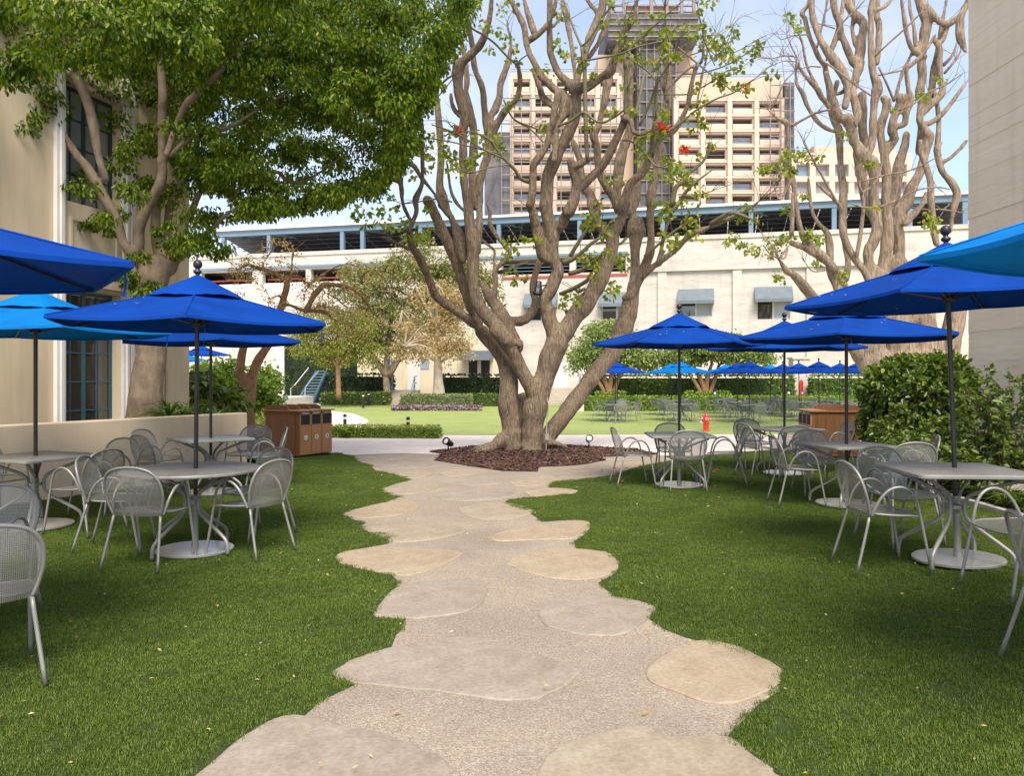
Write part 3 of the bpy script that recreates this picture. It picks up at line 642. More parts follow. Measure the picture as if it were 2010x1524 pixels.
# ================================================================== buildings round the court
def fpt(o, d, u, z, off=0.0):
    """point on a vertical face: origin o (x,y), unit direction d, distance u, height z, off = towards the viewer"""
    n = (d[1], -d[0])
    return Vector((o[0] + d[0] * u + n[0] * off, o[1] + d[1] * u + n[1] * off, z))
class Face:
    """a vertical facade; builds boxes given as u0,u1,z0,z1,depth from the face plane (positive = proud)"""
    def __init__(s, o, d, root):
        s.o = Vector((o[0], o[1], 0)); s.d = Vector((d[0], d[1], 0)).normalized(); s.n = Vector((s.d.y, -s.d.x, 0)); s.root = root
        s.base = root.location.copy()
    def pt(s, u, z, off=0.0): return s.o + s.d * u + s.n * off + Vector((0, 0, z)) - s.base
    def slab(s, mb, u0, u1, z0, z1, a, b):
        P = [s.pt(u, z, off) for u in (u0, u1) for off in (a, b) for z in (z0, z1)]
        return mb.add(P, [(0, 1, 3, 2), (4, 6, 7, 5), (0, 4, 5, 1), (2, 3, 7, 6), (0, 2, 6, 4), (1, 5, 7, 3)])
    def part(s, name, m, rects, parent=None):
        mb = MB()
        for r in rects: s.slab(mb, *r)
        return mb.build(name, m, parent or s.root)
    def hit(s, px, py):
        k = (px - CX) / FPX
        u = (k * s.o.y - s.o.x) / (s.d.x - k * s.d.y); Y = s.o.y + s.d.y * u
        return u, EYE + (HY - py) / FPX * Y
    def wall_with_holes(s, name, m, u0, u1, z0, z1, holes, depth, parent=None):
        us = sorted({u0, u1, *[q for h in holes for q in h[:2]]}); zs = sorted({z0, z1, *[q for h in holes for q in h[2:4]]})
        mb = MB()
        for a, b in zip(us, us[1:]):
            run = None
            for c, d_ in zip(zs, zs[1:]):
                um, zm = (a + b) / 2, (c + d_) / 2
                solid = not any(h[0] < um < h[1] and h[2] < zm < h[3] for h in holes)
                if solid: run = (run[0], d_) if run else (c, d_)
                if (not solid or d_ == zs[-1]) and run:
                    s.slab(mb, a, b, run[0], run[1], -depth, 0); run = None
        return mb.build(name, m, parent or s.root)

# ---- cream stucco building on the left
lo = (-6.85, 12.0); ld = (0.247, 0.969)
lb = thing('stucco_building', 'cream stucco building with teal paned windows behind the ficus tree', 'building', (lo[0], lo[1], 0))
F1 = Face(lo, ld, lb)
W0, W1 = F1.hit(122, 700)[0], F1.hit(236, 700)[0]
UE = F1.hit(361, 700)[0]
lz0, lz1, uz0, uz1 = 0.55, 2.95, 4.30, 6.15
F1.wall_with_holes('wall', M['stucco'], -11.0, UE, 0.0, 10.5, [(W0, W1, lz0, lz1), (W0, W1, uz0, uz1)], 0.35)
F1.part('end_wall', M['stucco'], [(UE - 0.4, UE - 0.003, 0, 10.498, -9.0, -0.352)])
F1.part('pilaster', M['stucco'], [(UE - 0.55, UE + 0.03, 0.0, 10.4, 0.003, 0.09)])
F1.part('pilaster_edge', M['stucco'], [(UE - 0.72, UE - 0.60, 0.0, 10.4, 0.003, 0.05)])
def paned_window(F, name, u0, u1, z0, z1, cols, rows, fm, gm, fw=0.055, recess=-0.16, mull=None):
    fr = F.part(name, fm, [(u0, u0 + fw, z0, z1, recess - .05, recess), (u1 - fw, u1, z0, z1, recess - .05, recess),
                           (u0 + fw, u1 - fw, z0, z0 + fw, recess - .05, recess), (u0 + fw, u1 - fw, z1 - fw, z1, recess - .05, recess)])
    iu0, iu1, iz0, iz1 = u0 + fw, u1 - fw, z0 + fw, z1 - fw
    for k in range(1, cols):
        u = iu0 + (iu1 - iu0) * k / cols; w = 0.035 if k == cols // 2 else 0.012
        F.part('mullion', fm, [(u - w, u + w, iz0 + .001, iz1 - .001, recess - .045, recess - .008)], fr)
    for k in range(1, rows):
        z = iz0 + (iz1 - iz0) * k / rows
        F.part('glazing_bar', fm, [(iu0 + .001, iu1 - .001, z - .011, z + .011, recess - .042, recess - .012)], fr)
    for a in range(cols):
        for b in range(rows):
            t = random.uniform(-.003, .003)
            F.part('pane', gm, [(iu0 + (iu1 - iu0) * a / cols + .005, iu0 + (iu1 - iu0) * (a + 1) / cols - .005, iz0 + (iz1 - iz0) * b / rows + .005, iz0 + (iz1 - iz0) * (b + 1) / rows - .005,
                                 recess - .034 + t, recess - .026 + t)], fr)
    return fr
paned_window(F1, 'window', W0, W1, lz0, lz1, 4, 5, M['teal'], M['glass'])
paned_window(F1, 'window', W0, W1, uz0, uz1, 4, 4, M['darkframe'], M['glass_sky'])
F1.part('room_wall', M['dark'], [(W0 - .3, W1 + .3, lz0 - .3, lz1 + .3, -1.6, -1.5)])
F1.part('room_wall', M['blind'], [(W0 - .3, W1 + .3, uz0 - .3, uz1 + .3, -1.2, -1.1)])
F1.part('window_surround', M['white'], [(W0 - 0.17, W0 - 0.003, 0.35, 8.0, 0.004, 0.075), (W0 - 0.11, W0 - 0.05, 0.36, 7.99, 0.076, 0.10),
        (W1 + 0.003, W1 + 0.30, 0.35, 8.0, 0.004, 0.07), (W1 + 0.05, W1 + 0.10, 0.36, 7.99, 0.071, 0.105), (W1 + 0.16, W1 + 0.24, 0.36, 7.99, 0.071, 0.095)])
F1.part('spandrel_panel', M['stucco_wall'], [(W0, W1, lz1 + .002, uz0 - .002, 0.004, 0.035), (W0 + .1, W1 - .1, lz1 + .45, lz1 + .50, 0.036, 0.06),
        (W0 + .1, W1 - .1, uz0 - .28, uz0 - .23, 0.036, 0.06), (W0 + .1, W0 + .15, lz1 + .502, uz0 - .282, 0.036, 0.06), (W1 - .15, W1 - .1, lz1 + .502, uz0 - .282, 0.036, 0.06)])
F1.part('cornice', M['stucco_wall'], [(W0 - .05, W1 + .05, lz1 + .06, lz1 + .14, 0.037, 0.16), (W0 - .05, W1 + .05, lz1 + .138, lz1 + .22, 0.037, 0.11)])
F1.part('cornice', M['stucco_wall'], [(W0 - .05, W1 + .05, uz1 + .05, uz1 + .2, 0.037, 0.18)])
F1.part('window_sill', M['white'], [(W0 - .02, W1 + .02, lz0 - .09, lz0 - .002, -0.1, 0.11)])

# ---- low planter wall in front of it
pw_a = Vector((-8.6, 5.2)); pw_b = Vector((-4.42, 13.2)); pw_d = (pw_b - pw_a).normalized(); pw_n = Vector((-pw_d.y, pw_d.x))
pw = thing('planter_wall', 'low beige stucco wall running behind the tables beside the building', 'wall', (pw_b.x, pw_b.y, 0))
mb = MB(); L_ = (pw_b - pw_a).length; ang = math.atan2(pw_d.y, pw_d.x)
mb.box((-L_ / 2 * pw_d.x + pw_n.x * .11, -L_ / 2 * pw_d.y + pw_n.y * .11, 0.47), (L_, 0.22, 1.06), ang)
o = mb.build('wall_body', M['stucco_wall'], pw)
bv = o.modifiers.new('bevel', 'BEVEL'); bv.width = 0.02; bv.segments = 3
bed = [tuple((pw_a + pw_n * .2)), tuple((pw_b + pw_n * .2)), (-4.2, 17.2), (-5.9, 15.2), (-7.2, 11.2), (-9.5, 5.6)]
kind(sheet('planting_bed', bed, 0.0, M['soil'], 0.8, zf=lambda x, y: 0.72 - 0.75 * sstep(12.6, 14.2, y)), 'structure')

# ---- board-formed concrete building on the right
rb = thing('concrete_building', 'tall cream board-marked concrete wall beside the camellia shrub', 'building', (8.0, 14.0, 0))
mb = MB(); mb.box((1.6, -6.0, 6.5), (3.0, 12.0, 13.0)); mb.build('wall_core', M['board'], rb)
z = 0.0; k = 0
while z < 12.9:
    h = random.uniform(0.235, 0.285)
    y1 = 0.0
    y = 0.0
    while y > -11.9:
        ln = random.uniform(2.2, 4.5); ln = min(ln, y + 12.0)
        if ln < .05: break
        t = random.uniform(0.003, 0.012)
        mb = MB(); mb.box((0.1 - t / 2 - 0.0015, y - ln / 2, z + h / 2), (t, ln - 0.002, h - random.uniform(0.0, 0.004)))
        # warp: boards are not dead straight
        mb.v = [(x_ + 0.004 * mnoise.noise((y_ * 3, z_ * 5, 1)), y_, z_ + 0.006 * mnoise.noise((y_, z, 4))) for x_, y_, z_ in mb.v]
        mb.build('board_mark', M['board'], rb); y -= ln
    z += h

# ---- long white parking building across the far side
fo = (0.0, 61.6); fd = (0.971, -0.24)
GF = -0.28
pb = thing('parking_building', 'long white parking building with blue-grey awnings beyond the far lawn', 'building', (0, 61.6, GF))
F2 = Face(fo, fd, pb)
def fu(px): return F2.hit(px, 700)[0]
ztop = F2.hit(1700, 450)[1]
WIN = [(1062, 590, 630), (1210, 588, 628), (1366, 582, 622), (1518, 578, 628), (1655, 640, 690), (1800, 575, 620)]
holes, wins = [], []
for px, y0, y1 in WIN:
    u = fu(px); _, za = F2.hit(px, y1); _, zb = F2.hit(px, y0)
    w = 1.15; holes.append((u - w, u + w, za, zb)); wins.append((u, w, za, zb))
ob0, ob1 = F2.hit(1000, 540)[1], F2.hit(1000, 510)[1]
op = [(fu(985), fu(1085)), (fu(1096), fu(1118)), (fu(1130), fu(1228))]
for a, b in op: holes.append((a, b, ob0, ob1))
lop = [(fu(395), fu(495)), (fu(515), fu(600)), (fu(610), fu(690)), (fu(700), fu(790)), (fu(805), fu(940))]
lb0, lb1 = F2.hit(560, 572)[1], F2.hit(560, 530)[1]
for a, b in lop: holes.append((a, b, lb0, lb1))
F2.wall_with_holes('wall', M['facade'], -60, 75, GF, ztop, holes, 0.5)
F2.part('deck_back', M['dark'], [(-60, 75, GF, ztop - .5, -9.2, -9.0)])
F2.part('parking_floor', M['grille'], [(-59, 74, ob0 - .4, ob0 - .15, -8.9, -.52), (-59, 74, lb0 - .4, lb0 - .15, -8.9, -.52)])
F2.part('roof_deck', M['facade'], [(-59.9, 74.9, ztop - 1.2, ztop - 1.0, -25, -.51)])
for px in (1300, 1447, 1592, 1735, 1880, 2030):
    u = fu(px); F2.part('pilaster', M['facade'], [(u - .32, u + .32, GF, ztop - 2.1, 0.004, 0.16)])
F2.part('band', M['facade'], [(fu(1238), 75, ztop - 2.55, ztop - 2.10, 0.17, 0.24)])
F2.part('band', M['facade'], [(-60, 75, ztop - .25, ztop + .06, 0.004, 0.10)])
F2.part('ledge', M['redpipe'], [(fu(985), fu(1232), ob0 - .30, ob0 - .16, 0.004, 0.10)])
for a, b in op:
    for j in range(3):
        F2.part('railing_bar', M['bluesteel'], [(a + .02, b - .02, ob0 + .25 + j * .28, ob0 + .29 + j * .28, -.2, -.16)])
F2.part('guard_rail', M['bluesteel'], [(fu(940), fu(1232), ob1 + .12, ob1 + .30, 0.02, 0.14)])
F2.part('guard_rail', M['bluesteel'], [(fu(380), fu(800), lb1 + .15, lb1 + .33, 0.02, 0.14)])
for a, b in lop:
    F2.part('sprinkler_pipe', M['redpipe'], [(a + .02, b - .02, lb1 - .75, lb1 - .60, -.9, -.75)])
    F2.part('guard_panel', M['white'], [(a + .02, b - .02, lb0 + .02, lb0 + .75, -.3, -.2)])
for (u, w, za, zb) in wins:
    fr = F2.part('window', M['white'], [(u - w, u - w + .08, za, zb, -.28, -.2), (u + w - .08, u + w, za, zb, -.28, -.2), (u - .05, u + .05, za, zb, -.28, -.2), (u - w + .08, u - .05, za, za + .07, -.28, -.2), (u + .05, u + w - .08, za, za + .07, -.28, -.2)])
    F2.part('pane', M['glass'], [(u - w + .081, u - .051, za + .071, zb, -.26, -.24)], fr)
    F2.part('pane', M['blind'], [(u + .051, u + w - .081, za + .071, zb, -.26, -.24)], fr)
    mb = MB()
    P = [F2.pt(u - w - .15, zb + .55, 0.01), F2.pt(u + w + .15, zb + .55, 0.01), F2.pt(u + w + .15, zb - .35, 0.75), F2.pt(u - w - .15, zb - .35, 0.75),
         F2.pt(u - w - .15, zb - .60, 0.76), F2.pt(u + w + .15, zb - .60, 0.76), F2.pt(u - w - .15, zb - .60, 0.01), F2.pt(u + w + .15, zb - .60, 0.01)]
    mb.add(P, [(0, 3, 2, 1), (3, 4, 5, 2), (0, 6, 4, 3), (1, 2, 5, 7)])
    mb.build('awning', M['awning'], pb)
# lower storey at left: tan wall, door with steps, blue awning entrance, small windows
F2.part('lower_wall', M['stucco_wall'], [(fu(700), fu(985), GF, F2.hit(850, 655)[1], 0.004, 0.45)])
u = fu(945); F2.part('awning', M['awning'], [(u - 1.3, u + 1.1, F2.hit(945, 708)[1], F2.hit(945, 690)[1], 0.5, 1.7)])
F2.part('entrance', M['dark'], [(u - .9, u - .2, GF, F2.hit(945, 708)[1], 0.451, 0.47), (u + .1, u + .8, GF, F2.hit(945, 708)[1], 0.451, 0.47)])
for px in (768, 838):
    u = fu(px); F2.part('small_window', M['glass_blue'], [(u - .35, u + .35, F2.hit(px, 725)[1], F2.hit(px, 705)[1], 0.451, 0.5)])
u = fu(817); F2.part('door', M['doorwhite'], [(u - .55, u + .55, 0.55, 2.75, 0.451, 0.52)])
u = fu(1110); F2.part('door', M['doorwhite'], [(u - .9, u + .2, 0.55, 2.75, 0.004, 0.08)])

# ---- solar canopy on its roof
M['purlin'] = surf('dark_grey_purlin', [(0.07, 0.075, 0.085), (0.10, 0.105, 0.115)], scale=1, rough=.6)
sc = thing('solar_canopy', 'dark solar panel canopy on pale blue steel posts above the parking building', 'canopy', (0, 61.6, ztop))
F3 = Face(fo, fd, sc)
zc0, zc1 = ztop - 0.4, F2.hit(1450, 402)[1]
for px in (430, 520, 665, 705, 820, 975, 1135, 1300, 1475, 1640, 1790, 1900):
    u = fu(px); F3.part('post', M['bluesteel'], [(u - .16, u + .16, zc0 - .3, zc1 - .1, -.9, -.55)])
    mb = MB(); a, b = F3.pt(u + .1, zc1 - .35, -.7), F3.pt(u + 4.5, zc1 - .15, -9.0)
    mb.tube([a, b], 0.16, 4, smooth=False); mb.build('rafter', M['bluesteel'], sc)
F3.part('beam', M['bluesteel'], [(fu(410), fu(1960), zc1 - .42, zc1 + .02, -.95, -.5)])
F3.part('gutter', M['white'], [(fu(410), fu(1960), zc1 + .03, zc1 + .22, -1.4, -.30)])
u = fu(412)
while u < fu(1950):
    mb = MB()
    P = [F3.pt(u, zc1 - .02, -1.0), F3.pt(u + 2.1, zc1 - .02, -1.0), F3.pt(u + 2.1, zc1 - 2.3, -13), F3.pt(u, zc1 - 2.3, -13)]
    P += [q + Vector((0, 0, .06)) for q in P]
    mb.add(P, [(0, 3, 2, 1), (4, 5, 6, 7), (0, 1, 5, 4), (2, 3, 7, 6), (1, 2, 6, 5), (3, 0, 4, 7)])
    mb.build('panel', M['solar'], sc); u += 2.16
for k in range(12):
    mb = MB(); zz = zc1 - .10 - 2.25 * k / 12; off = -1.1 - 12 * k / 12
    F3.slab(mb, fu(411), fu(1955), zz - .10, zz - .04, off - .05, off + .05); mb.build('purlin', M['purlin'], sc)

# ---- tower far behind
TY = 165.0
tw = thing('tower_block', 'tall pink-beige tower with rows of recessed balconies and grey scaffold nets', 'building', (25, TY, 0))
F4 = Face((0.0, TY), (1, 0), tw)
def tx(px): return (px - CX) / FPX * TY
def tz(py): return EYE + (HY - py) / FPX * TY
def wing(x0, x1, ytop, ybot, cols, wfrac, y0, dy, nfl, off):
    hs = []
    cw = (tx(x1) - tx(x0)) / cols
    for c in range(cols):
        for f in range(nfl):
            a = tx(x0) + cw * (c + .5 - wfrac / 2); b = tx(x0) + cw * (c + .5 + wfrac / 2)
            hs.append((a, b, tz(y0 + dy * f + dy * .30), tz(y0 + dy * f - dy * .30)))
    F = Face((0.0, TY - off), (1, 0), tw)
    F.wall_with_holes('wall', M['tower'], tx(x0), tx(x1), 0, tz(ytop), hs, 2.2)
    F.part('balcony_back', M['tower_trim'], [(tx(x0) + .1, tx(x1) - .1, 0, tz(ytop) - .3, -14, -2.21)])
    for i, (a, b, za, zb) in enumerate(hs):
        fl = i % nfl
        F.part('window', M['glass_blue'] if (i * 7) % 5 else M['dark'], [(a + .02, b - .02, za + .02, zb - .45, -1.3, -1.1)])
        if (i % 3) != 1: F.part('balcony_front', M['tower_trim'], [(a + .02, b - .02, za - .35, za + .75, -0.3, 0.25)])
        else: F.part('balcony_rail', M['scaffold'], [(a + .02, b - .02, za + .85, za + .95, -.5, -.42)])
    for f in range(nfl + 1):
        zz = tz(y0 + dy * f - dy * .5); F.part('floor_band', M['tower_trim'], [(tx(x0) - .05, tx(x1) + .05, zz - .22, zz + .22, 0.004, 0.30)])
    for c in range(cols + 1):
        xx = tx(x0) + cw * c; F.part('pier', M['tower_trim'], [(xx - .45, xx + .45, 0, tz(y0 - dy * .5) + .3, 0.31, 0.55)])
    F.part('roof_rail', M['scaffold'], [(tx(x0), tx(x1), tz(ytop) + .9, tz(ytop) + 1.0, -.5, -.4), (tx(x0), tx(x1), tz(ytop) + .45, tz(ytop) + .52, -.5, -.4)])
    return F
FW1 = wing(1003, 1215, 143, 420, 5, 0.72, 169, 30.7, 9, 0.0)
FW2 = wing(1322, 1530, 160, 420, 4, 0.74, 218, 30.0, 7, 2.0)
M['brownboard'] = surf('red_brown_boards', [(0.20, 0.11, 0.09), (0.27, 0.17, 0.14)], scale=.4, rough=.9)
FS = Face((0.0, TY + 6), (1, 0), tw)
for k in range(13): FS.part('scaffold_rail', M['scaffold'], [(tx(1255), tx(1333), tz(90 + 26 * k) - .12, tz(90 + 26 * k) + .12, 4.02, 4.3)])
for px in (1258, 1272, 1287, 1302, 1317, 1330): FS.part('scaffold_pole', M['scaffold'], [(tx(px) - .1, tx(px) + .1, 0, tz(72), 4.31, 4.5)])
for k in range(4): FS.part('scaffold_rail', M['scaffold'], [(tx(1194), tx(1372), tz(34 + 12 * k) - .12, tz(34 + 12 * k) + .12, 5.52, 5.8)])
FS.part('upper_block', M['tower'], [(tx(1180), tx(1252), 0, tz(84), -14, 0), (tx(1330), tx(1376), 0, tz(74), -14, 0), (tx(1376), tx(1440), 0, tz(126), -14, 0)])
FS.part('scaffold_core', M['net'], [(tx(1254), tx(1334), 0, tz(72), -14, 4.0), (tx(1194), tx(1372), tz(76), tz(24), -14, 5.5)])
FS.part('roof_frame', M['scaffold'], [(tx(1200), tx(1366), tz(20), tz(17), 4.8, 5.2), (tx(1200), tx(1366), tz(8), tz(5), 4.8, 5.2), (tx(1196), tx(1370), tz(-6), tz(-9), 4.8, 5.2)])
for px in (1202, 1226, 1250, 1280, 1310, 1340, 1364):
    FS.part('frame_post', M['scaffold'], [(tx(px) - .35, tx(px) + .35, tz(24), tz(-30), 4.8, 5.4)])
FS.part('machine_room', M['brownboard'], [(tx(1232), tx(1336), tz(16), tz(2), -6, 4.0)])
FN = Face((0.0, TY - 2.6), (1, 0), tw)
FN.part('scaffold_net', M['net'], [(tx(952), tx(1001), 0, tz(268), -12, 0.4)])
FN.part('scaffold_net', M['net'], [(tx(1532), tx(1549), 0, tz(172), -10, 0.4)])
for a, b, yt in ((985, 1215, 205), (1500, 1548, 180)):
    for k in range(9):
        y = yt + k * 24.5
        FN.part('scaffold_rail', M['scaffold'], [(tx(a), tx(b), tz(y) - .11, tz(y) + .11, 1.0, 1.2)])
    px = a
    while px <= b:
        FN.part('scaffold_pole', M['scaffold'], [(tx(px) - .09, tx(px) + .09, 0, tz(yt - 8), 1.21, 1.4)]); px += 19
# lower block right of the tower
lw = thing('beige_block', 'low beige building with square openings right behind the tower', 'building', (60, 150, 0))
F5 = Face((0.0, 150.0), (1, 0), lw)
def bx(px): return (px - CX) / FPX * 150.0
def bz(py): return EYE + (HY - py) / FPX * 150.0
hs = [(bx(1560 + 38 * c) + .3, bx(1590 + 38 * c), bz(380 - 34 * f), bz(356 - 34 * f)) for c in range(6) for f in range(2)]
F5.wall_with_holes('wall', M['tower_trim'], bx(1552), bx(1790), 0, bz(300), hs, 1.0)
for h in hs: F5.part('window', M['grille'] if random.random() < .6 else M['glass_blue'], [(h[0], h[1], h[2], h[3], -1.2, -1.02)])
F5.part('upper_storey', M['tower'], [(bx(1600), bx(1760), bz(300) + .01, bz(284), -6, -.5)])
# ================================================================== chairs, tables, umbrellas
def make_chair():
    t = thing('armchair', 'silver mesh armchair', 'chair')
    R0 = 0.0115
    for s in (-1, 1):
        mb = MB()
        mb.tube([(s * .262, .265, 0), (s * .252, .222, .24), (s * .246, .185, .44), (s * .250, .155, .56), (s * .256, .105, .635), (s * .260, .03, .668), (s * .258, -.05, .650), (s * .250, -.115, .585), (s * .236, -.155, .50), (s * .222, -.175, .435)], R0, 8, 4)
        mb.build('arm_leg', M['silver'], t, smooth=True)
        mb = MB(); mb.tube([(s * .205, -.185, .435), (s * .225, -.235, .24), (s * .25, -.300, 0)], R0, 8, 3); mb.build('rear_leg', M['silver'], t, smooth=True)
    hp = [(-.205, -.185, .430), (-.236, -.205, .52), (-.252, -.232, .62), (-.238, -.262, .72), (-.185, -.288, .795), (-.10, -.302, .828), (0, -.306, .838)]
    hp = hp + [(-x, y, z) for x, y, z in hp[-2::-1]]
    mb = MB(); mb.tube(hp, R0, 8, 4); mb.build('back_frame', M['silver'], t, smooth=True)
    # perforated back: rows from seat to crown, dished backwards
    mb = MB(); rows, cols = 14, 12
    HP, _ = catmull([Vector(q) for q in hp], [0] * len(hp), 8); half = HP[:len(HP) // 2 + 1]
    def side(z):
        for a, b in zip(half, half[1:]):
            if a.z <= z <= b.z: f = (z - a.z) / max(1e-6, b.z - a.z); return a.x + (b.x - a.x) * f, a.y + (b.y - a.y) * f
        return 0.0, half[-1].y
    for j in range(rows + 1):
        z = .432 + (.836 - .432) * (1 - (1 - j / rows) ** 1.5); x, y = side(z)
        for i in range(cols + 1):
            u = -1 + 2 * i / cols; mb.v.append((-x * u, y - 0.05 * (1 - u * u) * min(1, (0.86 - z) * 5), z))
    mb.f = [(j * (cols + 1) + i, j * (cols + 1) + i + 1, (j + 1) * (cols + 1) + i + 1, (j + 1) * (cols + 1) + i) for j in range(rows) for i in range(cols)]
    mb.build('backrest', M['perf'], t, smooth=True, uv=lambda c: (c.x, c.z))
    # seat: rounded outline, dished
    out = []
    n = 40
    for k in range(n):
        a = 2 * math.pi * k / n; c, s_ = math.cos(a), math.sin(a); e = 0.52
        out.append((0.245 * abs(c) ** e * (1 if c > 0 else -1) * (1.0 + 0.05 * s_), 0.02 + 0.225 * abs(s_) ** e * (1 if s_ > 0 else -1)))
    mb = MB(); rings = 6
    for r in range(1, rings + 1):
        f = r / rings
        mb.v += [(x * f, .02 + (y - .02) * f, .432 + 0.016 * f * f + (0.012 * max(0, (.02 - y) / .22) * f) - (0.02 * max(0, (y - .12) / .12) * f)) for x, y in out]
    mb.v.append((0, .02, .430))
    for r in range(rings - 1): mb.f += [(r * n + k, r * n + (k + 1) % n, (r + 1) * n + (k + 1) % n, (r + 1) * n + k) for k in range(n)]
    mb.f += [((k + 1) % n, k, rings * n) for k in range(n)]
    rim = [Vector(mb.v[(rings - 1) * n + k]) for k in range(n)]
    st = mb.build('seat', M['perf'], t, smooth=True, uv=lambda c: (c.x, c.y))
    mb = MB(); P, F = sweep(rim + rim[:1], [0.009] * (n + 1), 6); mb.add(P, F); mb.build('seat_rim', M['silver'], st, smooth=True)
    return t
def make_table(round_):
    t = thing('round_table' if round_ else 'square_table', 'grey metal table', 'table')
    mb = MB()
    if round_:
        mb.lathe([(.592, .712), (.600, .718), (.600, .732), (.594, .740)], 48)
    else:
        h, c = 0.455, 0.05; P = []
        for qx, qy, a0 in ((1, 1, 0), (-1, 1, 90), (-1, -1, 180), (1, -1, 270)):
            P += [(qx * (h - c) + c * math.cos(rad(a0 + k * 22.5)), qy * (h - c) + c * math.sin(rad(a0 + k * 22.5))) for k in range(5)]
        ins = [(x * .985, y * .985) for x, y in P]
        n = len(P)
        for ring, z in ((ins, .708), (P, .714), (P, .733), (ins, .740)): mb.v += [(x, y, z) for x, y in ring]
        mb.f = [tuple(range(n))[::-1], tuple(range(3 * n, 4 * n))] + [(r * n + k, r * n + (k + 1) % n, (r + 1) * n + (k + 1) % n, (r + 1) * n + k) for r in range(3) for k in range(n)]
    mb.build('tabletop', M['tabletop'], t)
    for k in range(4):
        a = rad(45 + 90 * k) if not round_ else rad(45 + 90 * k); c, s = math.cos(a), math.sin(a)
        prof = [(.50, .700), (.40, .665), (.20, .585), (.115, .54), (.082, .49), (.075, .43), (.085, .375), (.13, .32), (.24, .245), (.36, .165), (.415, .115), (.43, .06), (.43, 0.0)]
        mb = MB(); mb.tube([(r * c, r * s, z) for r, z in prof], 0.0165, 8, 3); mb.build('leg', M['silver'], t, smooth=True)
    mb = MB()
    mb.lathe([(.030, .425), (.062, .425), (.062, .455), (.030, .455)], 16); mb.build('leg_collar', M['silver'], t)
    return t
RU, HEM, APX = 1.25, 2.05, 2.50
ZMAIN = lambda r: HEM + (RU - r) / (RU - .36) * (2.285 - HEM)
def make_umbrella(m, nm='patio_umbrella'):
    t = thing(nm, 'patio umbrella', 'umbrella')
    def canopy(R0, R1, zf, sag, dip, nr, ns):
        mb = MB(); V = {}
        for k in range(6):
            a0, a1 = rad(60 * k), rad(60 * k + 60)
            for j in range(nr + 1):
                r = R0 + (R1 - R0) * j / nr
                for i in range(ns + (0 if True else 1)):
                    s = i / ns; bow = 4 * s * (1 - s)
                    f = j / nr
                    x = r * ((1 - s) * math.cos(a0) + s * math.cos(a1)) * (1 - dip * bow * f * f); y = r * ((1 - s) * math.sin(a0) + s * math.sin(a1)) * (1 - dip * bow * f * f)
                    V[(k, i, j)] = len(mb.v); mb.v.append((x, y, zf(r) - sag * bow * f * (1.2 - .5 * f) + .007 * mnoise.noise((x * 3, y * 3, k)) + .003 * mnoise.noise((x * 11, y * 11, k + 5))))
        for k in range(6):
            for j in range(nr):
                for i in range(ns):
                    g = lambda i_, j_: V[(k, i_, j_)] if i_ < ns else V[((k + 1) % 6, 0, j_)]
                    mb.f.append((g(i, j), g(i, j + 1), g(i + 1, j + 1), g(i + 1, j)))
        return mb
    zmain = ZMAIN
    mb = canopy(0.22, RU, zmain, 0.035, 0.022, 9, 8); o = mb.build('canopy', m, t, smooth=False)
    for k in range(6):                       # stitched seam over each rib
        c, s = math.cos(rad(60 * k)), math.sin(rad(60 * k)); sm_ = MB(); sm_.tube([(r * c, r * s, zmain(r) + .003) for r in (.3, .5, .7, .9, 1.1, 1.245)], .006, 5, 1); sm_.build('seam', m, o)
    # hem: a folded edge hanging a little below
    hem = MB(); N = 48
    ring = []
    for k in range(6):
        for i in range(8):
            s = i / 8; bow = 4 * s * (1 - s); a0, a1 = rad(60 * k), rad(60 * k + 60)
            x = RU * ((1 - s) * math.cos(a0) + s * math.cos(a1)) * (1 - .022 * bow); y = RU * ((1 - s) * math.sin(a0) + s * math.sin(a1)) * (1 - .022 * bow)
            ring.append(Vector((x, y, zmain(RU) - 0.035 * bow * .7)))
    for q in ring: hem.v += [tuple(q + Vector((0, 0, .002))), tuple(Vector((q.x * 1.004, q.y * 1.004, q.z - .022))), tuple(Vector((q.x * .985, q.y * .985, q.z - .018)))]
    n = len(ring)
    hem.f = [(3 * k, 3 * k + 1, 3 * ((k + 1) % n) + 1, 3 * ((k + 1) % n)) for k in range(n)] + [(3 * k + 1, 3 * k + 2, 3 * ((k + 1) % n) + 2, 3 * ((k + 1) % n) + 1) for k in range(n)]
    hem.build('hem', m, o)
    zcap = lambda r: APX + 0.004 - .205 * (r / .42) ** .92 - (0.0 if r < .38 else (r - .38) * .25)
    mb = canopy(0.03, 0.44, zcap, -0.018, -0.06, 7, 8)
    mb.v = [(x, y, z + (0.012 * mnoise.noise((x * 9, y * 9, 3)) if math.hypot(x, y) > .3 else 0)) for x, y, z in mb.v]
    mb.build('vent', m, t)
    mb = MB(); mb.lathe([(.019, .30), (.019, APX + .02)], 14); mb.build('pole', M['black'], t, smooth=False)
    mb = MB(); mb.lathe([(.022, APX + .0), (.036, APX + .012), (.036, APX + .028), (.018, APX + .04), (.020, APX + .05), (.036, APX + .066), (.042, APX + .088), (.036, APX + .11), (.018, APX + .126), (.004, APX + .13)], 16); mb.build('finial', M['black'], t, smooth=True)
    mb = MB(); mb.lathe([(.02, 2.02), (.05, 2.03), (.05, 2.055), (.034, 2.07), (.034, 2.10), (.048, 2.11), (.02, 2.125)], 14); mb.build('hub', M['black'], t)
    mb = MB(); mb.lathe([(.02, 2.31), (.05, 2.32), (.05, 2.35), (.02, 2.36)], 14); mb.build('top_hub', M['black'], t)
